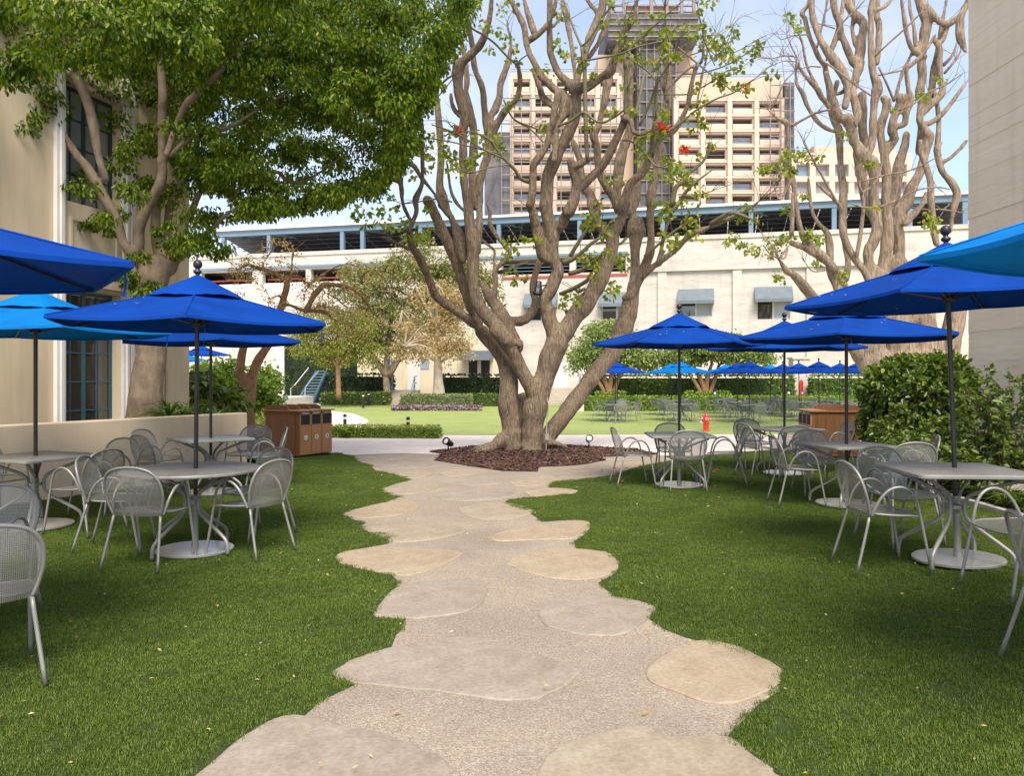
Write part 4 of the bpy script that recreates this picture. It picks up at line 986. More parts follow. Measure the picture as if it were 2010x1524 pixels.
    for k in range(6):
        c, s = math.cos(rad(60 * k)), math.sin(rad(60 * k))
        mb = MB(); mb.tube([(r * c, r * s, zmain(r) - .024) for r in (.04, .3, .6, .9, 1.235)], .0085, 5, 1); rb_ = mb.build('rib', M['black'], t)
        mb = MB(); mb.tube([(.04 * c, .04 * s, 2.05), (.62 * c, .62 * s, zmain(.62) - .03)], .0075, 5, smooth=False); mb.build('strut', M['black'], rb_)
    mb = MB(); mb.tube([(1.20, .02, HEM + .01), (1.205, .03, HEM - .08), (1.20, .02, HEM - .16)], [.004, .004, .006], 5, 3); mb.build('tie_strap', m, t)
    mb = MB(); mb.lathe([(.335, .0), (.335, .016), (.33, .02), (.04, .022)], 44); mb.build('base_plate', M['plate'], t)
    mb = MB(); mb.lathe([(.034, .02), (.034, .06), (.027, .065), (.027, .46), (.031, .465), (.031, .50)], 16); mb.build('base_sleeve', M['silver'], t)
    return t

chair0 = make_chair(); tround0 = make_table(True); tsq0 = make_table(False); umb_b0 = make_umbrella(M['royal']); umb_c0 = make_umbrella(M['cyan'])
used = {}
def put(proto, x, y, rz, label, group=None, z=None, tilt=(0, 0), scale=None):
    if proto.name in used: o = copy_tree(proto)
    else: used[proto.name] = 1; o = proto
    o.location = (x, y, (gz(x, y) + 0.03 if z is None else z)); o.rotation_euler = (tilt[0], tilt[1], rz); o['label'] = label
    o.scale = scale or (1, 1, 1)
    if group: o['group'] = group
    elif 'group' in o: del o['group']
    return o
def chair(x, y, fx, fy, label, group='silver chairs on the near lawns'):
    return put(chair0, x, y, math.atan2(-fx, fy) + random.uniform(-.05, .05), label, group)
GT, GU = 'grey tables on the near lawns', 'umbrellas over the near tables'
# near tables and their umbrellas
put(tround0, -2.9, 7.15, rad(20), 'round grey table under the blue umbrella nearest the stone path', GT)
put(umb_b0, -2.87, 7.15, rad(-12), 'royal blue umbrella over the round table, yellow leaves on top', GU, tilt=(0, rad(.6)))
put(tsq0, -5.02, 8.32, rad(-22), 'square grey table under the cyan umbrella beside the planter wall', GT)
put(umb_c0, -5.02, 8.32, rad(10), 'cyan umbrella half hidden between two blue ones beside the planter wall', GU, scale=(1.08, 1.08, 1))
put(tsq0, -4.1, 10.75, rad(40), 'square grey table near the wall end, closest to the wooden bins', GT)
put(umb_b0, -4.1, 10.75, rad(-4), 'royal blue umbrella behind the round table one, hanging black straps', GU)
put(tsq0, -3.35, 3.95, rad(12), 'square grey table mostly out of frame behind the largest chair back', GT)
put(umb_b0, -3.3, 3.85, rad(5), 'royal blue umbrella cut off by the frame beside the stucco building', GU, scale=(1.12, 1.12, 1.045))
put(tsq0, 3.5, 6.25, rad(-4), 'square grey table in the foreground near the strap-leaf plants', GT)
put(umb_b0, 3.57, 6.32, rad(-12), 'royal blue umbrella in front of the concrete wall, leaning pole', GU, tilt=(0, rad(-2.0)), scale=(1, 1, 1.02))
put(tsq0, 4.12, 9.73, rad(14), 'square grey table between the foreground one and the wooden bin', GT)
put(umb_b0, 4.12, 9.73, rad(4), 'royal blue umbrella in the middle of the overlapping three', GU, scale=(1.08, 1.08, 1))
put(tsq0, 4.45, 12.9, rad(20), 'square grey table directly in front of the wooden bin', GT)
put(umb_b0, 4.45, 12.9, rad(-20), 'royal blue umbrella farthest back of the overlapping three', GU)
put(tsq0, 2.42, 11.43, rad(-3), 'square grey table before the fire hydrant beside the path', GT)
put(umb_b0, 2.42, 11.43, rad(-8), 'royal blue umbrella standing alone beside the big bare tree', GU)
put(umb_c0, 3.05, 3.2, rad(30), 'cyan umbrella corner jutting in over the foreground blue one', GU, scale=(1, 1, 1.045))
# chairs: seat centre and facing
CH = [(-3.05, 6.66, .12, .99, 'silver mesh armchair with its back to the viewer at the round table'),
      (-2.34, 7.06, -.92, .39, 'silver mesh armchair nearest the path at the round table'),
      (-2.55, 7.85, -.5, -.86, 'silver mesh armchair behind the round table, toward the bins'),
      (-3.66, 7.32, .93, .15, 'silver mesh armchair at the round table, on its building side'),
      (-4.35, 8.05, -.9, .25, 'silver mesh armchair at the cyan umbrella table, closest to the round table'),
      (-4.72, 9.15, -.3, -.95, 'silver mesh armchair between the cyan umbrella table and the planter wall'),
      (-5.72, 8.75, .9, -.35, 'silver mesh armchair cut by the frame at the cyan umbrella table'),
      (-2.76, 4.1, -.66, .75, 'largest silver mesh armchair, cut by the frame in the foreground turf'),
      (-3.42, 5.05, .05, -1, 'silver mesh armchair back just behind the largest chair'),
      (-4.9, 10.95, .95, -.2, 'silver mesh armchair against the planter wall at the wall-end table'),
      (-4.52, 10.15, .6, .8, 'silver mesh armchair with crossed arms seen between wall and round table'),
      (-3.52, 11.25, -.85, -.3, 'silver mesh armchair at the wall-end table, closest to the bins'),
      (-3.9, 11.65, -.1, -1, 'silver mesh armchair behind the wall-end table'),
      (1.76, 11.45, 1, .05, 'silver armchair in profile between the mulch bed and the lone table'),
      (2.42, 11.05, 0, 1, 'silver armchair with its back to the viewer at the lone table'),
      (3.12, 11.58, -.95, .2, 'silver armchair in profile at the lone table, hydrant beyond it'),
      (2.5, 12.25, 0, -1, 'silver armchair on the far side of the lone table'),
      (3.95, 12.6, .95, .2, 'silver armchair in profile at the table before the bin'),
      (4.3, 12.2, .05, 1, 'silver armchair with its back to the viewer before the wooden bin'),
      (4.2, 13.75, .1, -1, 'silver armchair on the far side of the table before the bin'),
      (5.35, 13.2, -.95, -.1, 'silver armchair beside the wooden bin corner and the hedge'),
      (3.52, 9.75, 1, -.08, 'silver armchair in profile at the middle table, facing the hedge'),
      (4.45, 8.98, .05, 1, 'silver armchair with its back to the viewer at the middle table'),
      (4.1, 10.6, 0, -1, 'silver armchair on the far side of the middle table'),
      (5.0, 9.9, -.9, .25, 'silver armchair at the middle table, against the leafy hedge'),
      (2.95, 6.3, 1, -.05, 'silver armchair in profile at the foreground table'),
      (3.52, 7.18, .2, -.98, 'silver armchair facing the viewer across the foreground table'),
      (3.5, 5.42, -1, -.05, 'silver armchair at the foreground table, curb and plants behind it'),
      (2.92, 4.05, .92, -.3, 'silver armchair back cut off by the frame in the near foreground')]
for x, y, fx, fy, lab in CH: chair(x, y, fx, fy, lab)

# far lawn: rows of the same sets
FAR = [(1208, 32.5, 0, 'leftmost royal blue umbrella on the far lawn', 'leftmost'), (1337, 33.0, 1, 'cyan umbrella on the far lawn seen behind the lone blue one', 'front cyan'),
       (1471, 32.0, 0, 'royal blue far-lawn umbrella above the hydrant and hedge', 'hydrant-side blue'), (1608, 32.3, 0, 'royal blue far-lawn umbrella over the wooden bin', 'bin-side blue'),
       (1212, 37.0, 0, 'royal blue far-lawn umbrella hidden behind the leftmost one', 'second-row leftmost'), (1318, 38.0, 1, 'cyan far-lawn umbrella behind the other cyan one', 'second-row cyan'),
       (1448, 35.6, 0, 'royal blue far-lawn umbrella just behind the one above the hydrant', 'second-row hydrant-side'), (1569, 36.0, 0, 'royal blue far-lawn umbrella in front of the red wall cabinet', 'cabinet-side blue'),
       (1648, 36.3, 0, 'royal blue far-lawn umbrella second from the leafy shrub', 'second from the shrub blue'), (1685, 33.5, 0, 'royal blue far-lawn umbrella closest to the leafy shrub', 'shrub-side blue'),
       (1425, 39.5, 1, 'cyan far-lawn umbrella behind the two blue ones', 'back-row left cyan'), (1512, 40.5, 1, 'cyan far-lawn umbrella tip between blue ones', 'back-row right cyan'),
       (1536, 38.5, 0, 'royal blue far-lawn umbrella behind the near pole', 'back-row blue')]
for i, (px, Y, c, lab, short) in enumerate(FAR):
    x = (px - CX) / FPX * Y; z = gz(x, Y) + .02; rz = random.uniform(0, 1)
    put(umb_c0 if c else umb_b0, x, Y, rad(random.uniform(-8, 8)), lab, 'umbrellas on the far lawn', z=z, tilt=(0, rad(random.uniform(-.6, .6))))
    put(tsq0, x, Y, rad(random.uniform(-12, 12)), 'small grey table under the %s far-lawn umbrella' % short, 'tables on the far lawn', z=z)
    for k in range(4):
        ad = 45 * (i % 2) + 90 * k; a = rad(ad + random.uniform(-14, 14)); d = random.uniform(.62, .78)
        side = {0: 'right', 45: 'back right', 90: 'back', 135: 'back left', 180: 'left', 225: 'front left', 270: 'front', 315: 'front right'}[ad]
        put(chair0, x + d * math.cos(a), Y + d * math.sin(a), a + rad(90) + random.uniform(-.2, .2), 'small silver armchair %s of the table under the %s far-lawn umbrella' % (side, short), 'chairs on the far lawn', z=z)
# two umbrellas on the terrace far left
put(umb_b0, (396 - CX) / FPX * 36, 36, rad(10), 'royal blue umbrella on the terrace behind the stucco building', 'umbrellas on the terrace', z=0.55)
put(umb_c0, (352 - CX) / FPX * 34, 34, rad(3), 'cyan umbrella on the terrace behind the stucco building', 'umbrellas on the terrace', z=0.25)
# ================================================================== trees
ZO = {'Z1': (740, 400, 5.025), 'Z2': (1000, 400, 5.025), 'Z3': (860, 640, 5.025), 'Z4': (700, 120, 5.025), 'Z5': (1000, 120, 5.025),
      'Z6': (800, 0, 6.7), 'Z7': (1000, 0, 6.7), 'Z8': (1200, 0, 6.7), 'R1': (1500, 0, 5.025), 'R2': (1500, 280, 5.025),
      'F1': (0, 280, 5.025), 'A0': (0, 0, 2.871), 'W': (360, 480, 5.025), 'P6': (1310, 480, 2.871), 'X': (0, 0, 1.0)}
def limb(z, Y0, d0, d1, pts):
    """branch measured on the photograph: outline frame z, its own distance running from Y0+d0 to Y0+d1, points (x, y, radius)"""
    ox, oy, k = ZO[z]; out = []
    n = len(pts)
    for i, (x, y, r) in enumerate(pts):
        Y = Y0 + d0 + (d1 - d0) * (i / max(1, n - 1))
        out.append((at(ox + x / k, oy + y / k, Y), r / k / FPX * Y))
    return out
def build_wood(root, limbs, mbark, mtwig, voxel, thin=0.028, disp=0.012, name='trunk', fs=7.0):
    base = root.location
    thick, fine = MB(), MB()
    for L_ in limbs:
        P = [p - base for p, r in L_]; Rr = [r for p, r in L_]
        if max(Rr) < thin: fine.tube(P, Rr, 6, 4)
        else:
            Q, S = catmull(P, Rr, 6)
            S = [(s * .93 - voxel * .14) * (1 + 0.10 * mnoise.noise(q * 2.3) + 0.09 * mnoise.noise(q * 6.1)) for q, s in zip(Q, S)]
            Q = [q + Vector((mnoise.noise(q * 1.7), mnoise.noise(q * 1.7 + Vector((5, 0, 0))), 0)) * s * 0.12 for q, s in zip(Q, S)]
            big = [max(s, voxel * 0.75) for s in S]
            thick.tube(Q, big, 12, smooth=False)
            # rounded ends
            for q, s in ((Q[0], big[0]), (Q[-1], big[-1])):
                thick.lathe([(s * .05, -s * .95), (s * .6, -s * .75), (s * .95, -s * .2), (s * .95, s * .2), (s * .6, s * .75), (s * .05, s * .95)], 10, q)
    o = thick.build(name, mbark, root)
    md = o.modifiers.new('fuse', 'REMESH'); md.mode = 'VOXEL'; md.voxel_size = voxel; md.use_smooth_shade = True
    sm = o.modifiers.new('soften', 'SMOOTH'); sm.factor = 0.5; sm.iterations = 3
    dg = bpy.context.evaluated_depsgraph_get(); me = bpy.data.meshes.new_from_object(o.evaluated_get(dg))
    o.modifiers.clear(); old = o.data; o.data = me; bpy.data.meshes.remove(old)
    if not me.materials: me.materials.append(mbark)
    if disp:
        n = len(me.vertices); co = np.empty(n * 3, np.float32); me.vertices.foreach_get('co', co); co = co.reshape(-1, 3)
        no = np.empty(n * 3, np.float32); me.vertices.foreach_get('normal', no); no = no.reshape(-1, 3)
        d = np.array([mnoise.noise((x * fs, y * fs, z * fs * .22)) + .5 * mnoise.noise((x * fs * 2.4, y * fs * 2.4, z * fs * .5)) for x, y, z in co], np.float32)
        co += no * (d * disp)[:, None]; me.vertices.foreach_set('co', co.ravel()); me.update()
    me.polygons.foreach_set('use_smooth', [True] * len(me.polygons))
    if fine.v: kind(fine.build('twigs', mtwig, root, smooth=True), 'stuff')
    return o
def unit(a): return a / np.maximum(np.linalg.norm(a, axis=1, keepdims=True), 1e-9)
def leaves(name, C, A, size, wr, m, root, fold=0.25, curl=0.15):
    """a mesh of separate leaves: centres C, tip directions A, lengths size"""
    C = np.asarray(C, float); n = len(C); A = unit(np.asarray(A, float))
    N = unit(RNG.normal(size=(n, 3)) + np.array([0, 0, 0.9])); N = unit(N - A * (N * A).sum(1, keepdims=True)); S = np.cross(A, N)
    size = np.broadcast_to(np.asarray(size, float), (n,)) * RNG.uniform(.65, 1.2, n)
    T = [(0, 0, 0), (.36, .5, fold), (.72, .38, fold * .7), (1.0, 0, -curl), (.72, -.38, fold * .7), (.36, -.5, fold)]
    V = np.empty((n, 6, 3))
    for k, (a, s, u) in enumerate(T):
        V[:, k] = C + A * (size * (a - .3))[:, None] + S * (size * wr * s)[:, None] + N * (size * u * wr)[:, None]
    b = (np.arange(n) * 6)[:, None]
    F = np.concatenate([b + np.array([[0, 1, 2, 3]]), b + np.array([[0, 3, 4, 5]])], 0)
    V = V.reshape(-1, 3) - np.array(root.location)
    return npmesh(name, V, F, 4, m, root)
def clumps(centres, rc, per, squash=0.6, droop=0.5):
    """leaf centres and directions in sprays round the given points"""
    centres = np.asarray(centres, float); k = len(centres)
    rc = np.broadcast_to(np.asarray(rc, float), (k,))
    idx = np.repeat(np.arange(k), per)
    D = RNG.normal(size=(len(idx), 3)); D = unit(D) * (RNG.uniform(0, 1, len(idx)) ** .45)[:, None]
    D[:, 2] *= squash
    C = centres[idx] + D * rc[idx][:, None]
    A = D * 0.9 + RNG.normal(size=D.shape) * .45 + np.array([0, 0, -droop])
    return C, A

# ---- the big coral tree in the middle
TYc = gp(1045, 888).y
ct = thing('coral_tree', 'huge many-limbed bare coral tree standing in the mulch bed', 'tree', tuple(gp(1045, 888)))
c = lambda z, d0, d1, *p: limb(z, TYc, d0, d1, p)
LC = [
    # trunk
    c('Z3', 0, 0, (750, 1250, 135), (738, 1120, 122), (725, 1000, 112), (700, 800, 118), (690, 650, 106), (690, 500, 98), (650, 350, 84), (590, 250, 80), (510, 150, 82), (430, 60, 76)),
    c('Z3', -.25, -.2, (930, 1250, 120), (930, 1120, 116), (935, 1000, 115), (955, 800, 130), (1000, 650, 118), (1060, 480, 112), (1110, 330, 122), (1160, 200, 128), (1190, 90, 120)),
    c('Z3', .25, .3, (850, 1240, 125), (845, 1050, 120), (840, 850, 120), (850, 740, 100)),
    # roots
    c('Z3', -.1, -.7, (640, 1130, 95), (540, 1190, 62), (430, 1235, 48), (330, 1278, 34), (280, 1300, 14)),
    c('Z3', 0, .3, (620, 1150, 60), (520, 1180, 40), (400, 1200, 28), (280, 1250, 10)),
    c('Z3', -.3, -.6, (900, 1180, 95), (880, 1240, 60), (800, 1262, 22)),
    c('Z3', -.3, -.5, (930, 1170, 80), (945, 1240, 50), (940, 1275, 20)),
    c('Z3', .1, .3, (1050, 1150, 60), (1150, 1160, 36), (1240, 1185, 28), (1310, 1218, 10)),
    c('Z3', -1.3, -1.3, (740, 1310, 10), (800, 1290, 14), (850, 1285, 8)),
    c('Z3', -1.5, -1.4, (870, 1310, 22), (950, 1318, 30), (1050, 1336, 30), (1150, 1338, 26), (1230, 1338, 8)),
    c('Z3', -1.5, -1.7, (950, 1318, 24), (940, 1360, 18), (928, 1395, 8)),
    # right leaning limb
    c('Z3', .2, 1.3, (1010, 1180, 90), (1090, 1085, 90), (1230, 900, 92), (1340, 750, 92), (1450, 600, 92), (1560, 450, 90), (1680, 320, 94), (1760, 200, 92), (1810, 80, 90)),
    c('Z2', 1.3, 1.6, (1110, 1280, 104), (1160, 1130, 98), (1190, 1000, 88), (1220, 850, 68), (1240, 700, 58), (1240, 500, 54), (1245, 380, 62), (1250, 280, 96), (1250, 195, 92)),
    c('Z2', 1.3, 1.0, (1140, 930, 42), (1200, 900, 58), (1260, 790, 52), (1320, 650, 54), (1380, 500, 50), (1395, 350, 44), (1390, 200, 42), (1390, 80, 46), (1400, 0, 50)),
    c('Z2', 1.1, .6, (1320, 720, 32), (1420, 620, 36), (1480, 570, 42), (1500, 430, 26), (1520, 330, 26), (1550, 230, 24), (1590, 120, 24), (1600, 0, 24)),
    c('Z2', .9, .2, (1500, 560, 36), (1620, 470, 32), (1700, 390, 32), (1780, 310, 38), (1880, 270, 40), (1990, 220, 24), (2030, 190, 14)),
    c('Z5', 1.6, 1.9, (1190, 1500, 55), (1230, 1360, 66), (1258, 1260, 48), (1262, 1200, 34)),
    c('Z5', 1.0, 1.2, (1390, 1420, 52), (1400, 1300, 55), (1440, 1150, 50), (1470, 1000, 54), (1490, 880, 58), (1480, 780, 42), (1505, 600, 42), (1555, 450, 52), (1560, 360, 48), (1560, 200, 44), (1565, 60, 38), (1500, -60, 28)),
    # left limbs
    c('Z1', 0, -1.6, (960, 1190, 58), (870, 1120, 56), (740, 1030, 53), (600, 930, 52), (545, 830, 46), (500, 700, 45), (440, 580, 46), (390, 490, 48), (340, 420, 42), (320, 330, 34), (312, 250, 29)),
    c('Z4', -1.6, -2.2, (540, 1620, 30), (590, 1480, 32), (580, 1370, 36), (640, 1230, 28), (650, 1100, 27), (645, 950, 27), (650, 820, 27), (640, 600, 30), (575, 430, 32), (535, 370, 26)),
    c('Z4', -1.2, -1.6, (560, 1620, 22), (460, 1420, 24), (440, 1250, 31), (430, 1080, 30), (420, 900, 22)),
    c('Z4', -1.4, -1.9, (440, 1190, 28), (350, 1160, 26), (280, 1070, 24), (240, 1000, 16)),
    c('Z1', -.9, -1.4, (318, 450, 26), (200, 395, 22), (90, 340, 25), (20, 330, 12)),
    c('Z1', .2, -.5, (1000, 1180, 62), (920, 1000, 55), (850, 800, 60), (800, 620, 62), (720, 440, 62), (650, 280, 62), (580, 130, 58), (520, 0, 56), (490, -35, 54)),
    c('Z1', -.3, .5, (850, 560, 45), (840, 400, 58), (810, 290, 48), (760, 190, 34), (700, 80, 40)),
    c('Z4', .5, .9, (900, 1487, 40), (840, 1330, 58), (820, 1200, 46), (830, 1000, 39), (830, 850, 39), (815, 650, 39), (800, 450, 36), (770, 250, 31), (745, 100, 27), (735, -20, 25), (720, -200, 20)),
    c('Z1', -.5, -1.1, (830, 560, 30), (790, 470, 31), (770, 330, 31), (740, 180, 29), (680, 90, 29), (610, 10, 22)),
    c('Z4', -1.1, -1.5, (860, 1480, 23), (760, 1300, 22), (640, 1150, 26), (560, 1030, 31), (480, 1000, 36), (450, 990, 28)),
    c('Z4', .4, .3, (1060, 1480, 20), (980, 1390, 24), (930, 1270, 22), (905, 1120, 20), (890, 1000, 16)),
    c('Z3', -.3, -.55, (950, 680, 92), (880, 540, 78), (800, 380, 77), (740, 260, 76), (660, 150, 78), (580, 50, 84)),
    c('Z1', -.55, -.4, (1300, 1360, 86), (1180, 1210, 86), (1080, 1100, 81), (1000, 1000, 72), (960, 870, 66), (950, 700, 62), (950, 550, 66), (950, 400, 71), (930, 280, 66), (910, 150, 60), (890, 0, 52)),
    c('Z4', -.4, -.8, (1090, 1400, 51), (1060, 1200, 49), (1050, 1000, 47), (1050, 850, 47), (1050, 700, 52), (1070, 580, 57), (1050, 480, 56), (1010, 330, 53), (1000, 200, 56), (1000, 100, 66), (1012, 30, 74)),
    c('Z4', -.4, -.35, (1030, 690, 30), (990, 690, 42), (985, 740, 30)),
    c('Z6', -.8, -1.4, (680, 860, 72), (760, 780, 66), (860, 690, 63), (950, 590, 63), (1010, 480, 58), (1060, 300, 49), (1090, 150, 42), (1105, 0, 37), (1115, -200, 30)),
    c('Z6', -.8, -.6, (660, 880, 50), (620, 760, 38), (600, 650, 28), (590, 560, 20)),
    c('Z6', -.5, -.2, (690, 1520, 45), (615, 1430, 42), (580, 1330, 36), (570, 1235, 30)),
    c('Z4', .1, .1, (1155, 1440, 40), (1145, 1200, 44), (1140, 1000, 47), (1160, 750, 49), (1120, 500, 43), (1075, 300, 34)),
    c('Z6', .1, .4, (760, 1270, 42), (780, 1050, 47), (770, 900, 42), (740, 700, 40), (700, 500, 36), (670, 300, 35), (650, 150, 30), (640, -60, 24)),
    c('Z1', -.2, .1, (1000, 480, 32), (1010, 250, 41), (1010, 100, 39), (1005, 0, 38)),
    c('Z4', .1, -.3, (1210, 1400, 41), (1220, 1200, 41), (1250, 1050, 43), (1300, 900, 46), (1310, 750, 51), (1275, 620, 46), (1260, 450, 37), (1252, 330, 37), (1225, 225, 38), (1180, 120, 38), (1150, 0, 36)),
    c('Z6', -.3, -.9, (865, 800, 43), (855, 640, 42), (830, 480, 42), (800, 330, 42), (770, 200, 41), (752, 70, 37), (745, -120, 30)),
    c('Z4', -.1, .7, (1310, 640, 44), (1320, 540, 40), (1370, 470, 45), (1410, 350, 41), (1420, 230, 39), (1470, 80, 39), (1500, 0, 34)),
    c('Z6', .7, .9, (1325, 820, 45), (1350, 680, 42), (1360, 600, 31), (1350, 480, 26), (1312, 350, 25), (1310, 285, 18)),
    c('Z4', 0, -.6, (1310, 760, 46), (1400, 590, 40), (1460, 490, 42), (1540, 420, 32), (1590, 340, 30), (1612, 200, 31), (1600, 80, 28), (1585, 0, 20)),
    # right arm of the left stem
    c('Z1', .5, .9, (1330, 1330, 70), (1290, 1210, 66), (1330, 1160, 60), (1410, 1160, 60), (1490, 1125, 55), (1550, 1020, 48), (1560, 940, 45), (1540, 850, 42), (1550, 750, 39), (1590, 620, 39), (1620, 500, 35), (1640, 350, 28), (1650, 150, 22)),
    c('Z1', .4, .7, (1380, 1420, 72), (1310, 1270, 78), (1250, 1140, 80), (1180, 1020, 66), (1110, 910, 60), (1040, 800, 40)),
    c('Z1', .7, 1.2, (1180, 1000, 36), (1160, 900, 33), (1165, 760, 32), (1165, 650, 32), (1230, 590, 31), (1310, 490, 29), (1220, 370, 30), (1150, 270, 28), (1110, 190, 26), (1110, 90, 22), (1080, 0, 14)),
    c('Z1', 1.0, 1.3, (1160, 640, 24), (1155, 560, 20), (1155, 460, 20), (1060, 380, 18), (1030, 345, 14)),
    c('Z1', 1.0, 1.6, (1180, 680, 26), (1260, 665, 25), (1350, 620, 22), (1450, 590, 15), (1560, 580, 10)),
    c('Z3', -.5, -.6, (760, 200, 40), (800, 170, 46), (815, 190, 34)),
    # centre fork
    c('Z2', -.2, -.6, (480, 1330, 120), (400, 1180, 86), (372, 1050, 76), (345, 950, 79), (400, 850, 76), (450, 740, 76), (480, 660, 66), (440, 560, 66), (420, 450, 73), (430, 330, 76), (400, 200, 71), (372, 80, 74), (360, 0, 78)),
    c('Z5', -.6, -1.0, (370, 1420, 72), (370, 1250, 69), (380, 1150, 71), (430, 1020, 76), (500, 860, 66), (580, 700, 66), (640, 560, 63), (660, 430, 57), (655, 320, 62), (640, 260, 60)),
    c('Z5', -1.0, -.8, (640, 290, 55), (560, 200, 46), (480, 110, 42), (430, 0, 39)),
    c('Z7', -.8, -.9, (572, 800, 50), (532, 680, 50), (530, 500, 50), (525, 350, 48), (530, 200, 45), (530, 50, 45), (525, -160, 38)),
    c('Z5', -1.0, -1.5, (660, 280, 60), (740, 260, 61), (850, 200, 46), (930, 140, 46), (990, 115, 52)),
    c('Z7', -1.5, -1.9, (1300, 980, 66), (1335, 920, 74), (1360, 830, 66), (1400, 700, 61), (1450, 560, 56), (1505, 440, 74), (1560, 360, 46), (1640, 230, 36), (1660, 80, 29), (1700, -60, 22)),
    c('Z7', -.9, -.5, (860, 1150, 66), (885, 1050, 60), (920, 930, 52), (980, 760, 52), (1030, 600, 57), (1070, 480, 76), (1120, 350, 71), (1190, 200, 75), (1230, 50, 62), (1255, -150, 48)),
    c('Z7', -.4, .2, (1040, 760, 36), (1090, 690, 40), (1150, 600, 36), (1230, 440, 46), (1300, 230, 36), (1320, 100, 29), (1330, -40, 22)),
    c('Z7', -.5, -.2, (1180, 190, 40), (1130, 130, 36), (1080, 70, 35), (1020, 0, 26), (980, -80, 20)),
    c('Z7', -.7, .6, (870, 1100, 34), (860, 1000, 32), (830, 700, 36), (790, 450, 40), (740, 200, 38), (700, 50, 32), (685, -120, 26)),
    c('Z2', -.4, -.9, (400, 560, 62), (330, 500, 62), (290, 330, 61), (250, 170, 56), (220, 60, 47), (200, 0, 42)),
    c('Z5', -.9, -1.3, (205, 1420, 45), (230, 1250, 46), (235, 1100, 43), (240, 1020, 46), (300, 940, 43), (370, 820, 39), (390, 700, 37), (430, 600, 42), (450, 470, 40), (480, 330, 47)),
    c('Z5', -.9, -.8, (240, 1390, 30), (180, 1400, 26), (165, 1430, 14)),
    c('Z7', -1.3, -.9, (650, 1220, 61), (560, 1140, 58), (430, 1010, 58), (350, 870, 53), (270, 720, 49), (232, 600, 46), (212, 500, 47), (190, 350, 50), (130, 220, 48), (80, 120, 45), (10, -20, 37), (-60, -160, 28)),
    c('Z7', -.9, -1.2, (230, 540, 52), (330, 480, 46), (450, 380, 43), (540, 240, 39), (585, 120, 37), (615, -10, 31), (640, -150, 24)),
    c('Z7', -.7, -.4, (330, 430, 50), (285, 300, 48), (235, 150, 43), (200, 0, 36), (180, -120, 28)),
    c('Z7', -.8, -.3, (530, 360, 34), (600, 320, 30), (660, 230, 27), (690, 140, 22)),
    c('Z7', -1.2, -.6, (600, 1400, 58), (540, 1370, 56), (440, 1280, 56), (390, 1130, 46), (340, 1000, 41), (310, 930, 31)),
    c('Z5', -1.2, -.8, (440, 980, 34), (455, 800, 37), (465, 640, 37), (530, 520, 52), (540, 400, 66), (510, 310, 56)),
    c('Z2', -.2, .3, (520, 1300, 110), (600, 1180, 92), (660, 1090, 96), (740, 1000, 106), (830, 860, 91), (920, 700, 89), (980, 560, 73), (1010, 430, 69), (1022, 320, 73)),
    c('Z2', .3, .5, (1000, 330, 60), (930, 270, 60), (860, 160, 47), (810, 40, 43), (795, -30, 42)),
    c('Z5', .5, .9, (870, 1490, 46), (800, 1330, 47), (735, 1230, 43), (710, 1100, 39), (690, 950, 41), (640, 830, 39), (620, 780, 28)),
    c('Z2', .3, .1, (1030, 300, 60), (1065, 240, 56), (1110, 120, 51), (1150, 0, 47)),
    c('Z5', .1, -.9, (1110, 1470, 58), (1150, 1320, 49), (1200, 1200, 51), (1290, 1120, 46), (1350, 1030, 43), (1400, 900, 39), (1450, 800, 41), (1520, 740, 41), (1620, 680, 39), (1700, 560, 31), (1760, 430, 28), (1790, 300, 25), (1820, 150, 22), (1860, 40, 19)),
    c('Z5', .3, .2, (1085, 1470, 60), (1020, 1330, 51), (950, 1230, 46), (900, 1130, 46), (870, 1000, 42), (860, 850, 44), (830, 720, 48), (880, 640, 42), (910, 500, 38), (940, 380, 42), (962, 260, 50), (990, 160, 48)),
    c('Z5', .5, .7, (1060, 1420, 46), (1070, 1200, 51), (1090, 1000, 61), (1130, 850, 56), (1180, 700, 51), (1185, 560, 42), (1190, 300, 44), (1195, 100, 36), (1200, -60, 28)),
    c('Z2', -.5, -.9, (440, 260, 60), (520, 200, 62), (570, 80, 57), (612, 0, 52)),
    c('Z5', -.9, -1.2, (590, 1500, 60), (640, 1350, 61), (650, 1200, 51), (622, 1080, 50), (608, 985, 44)),
    c('Z5', -1.2, -1.3, (640, 1040, 38), (700, 1012, 42), (800, 962, 30), (842, 945, 20)),
    c('Z5', -.9, -1.6, (690, 1260, 46), (800, 1150, 51), (900, 1060, 51), (970, 950, 49), (1030, 820, 49), (1090, 700, 46), (1130, 600, 44), (1155, 550, 48)),
    c('Z5', -1.6, -1.7, (1110, 540, 26), (1155, 570, 40), (1200, 590, 34), (1220, 690, 31), (1290, 720, 29), (1390, 675, 24)),
    # hill of smaller right limbs
    c('Z8', .3, -.2, (690, 1150, 26), (740, 900, 24), (800, 780, 24), (850, 640, 26), (870, 570, 22)),
    c('Z8', .3, -.6, (1000, 1320, 30), (1060, 1050, 29), (1110, 880, 31), (1180, 820, 29), (1210, 700, 27), (1210, 500, 25), (1190, 350, 24), (1150, 200, 22), (1135, 50, 20), (1130, -80, 17)),
    c('Z8', .1, .2, (720, 1180, 26), (830, 1080, 23), (940, 970, 21), (1040, 890, 21), (1110, 840, 15)),
    c('Z8', .3, .6, (1130, 1340, 21), (1190, 1000, 23), (1240, 820, 25), (1270, 650, 18), (1310, 520, 12)),
    c('Z8', .5, .2, (740, 1330, 40), (700, 1200, 38), (690, 1130, 34), (740, 870, 30), (700, 700, 26), (690, 560, 30), (690, 470, 20)),
]
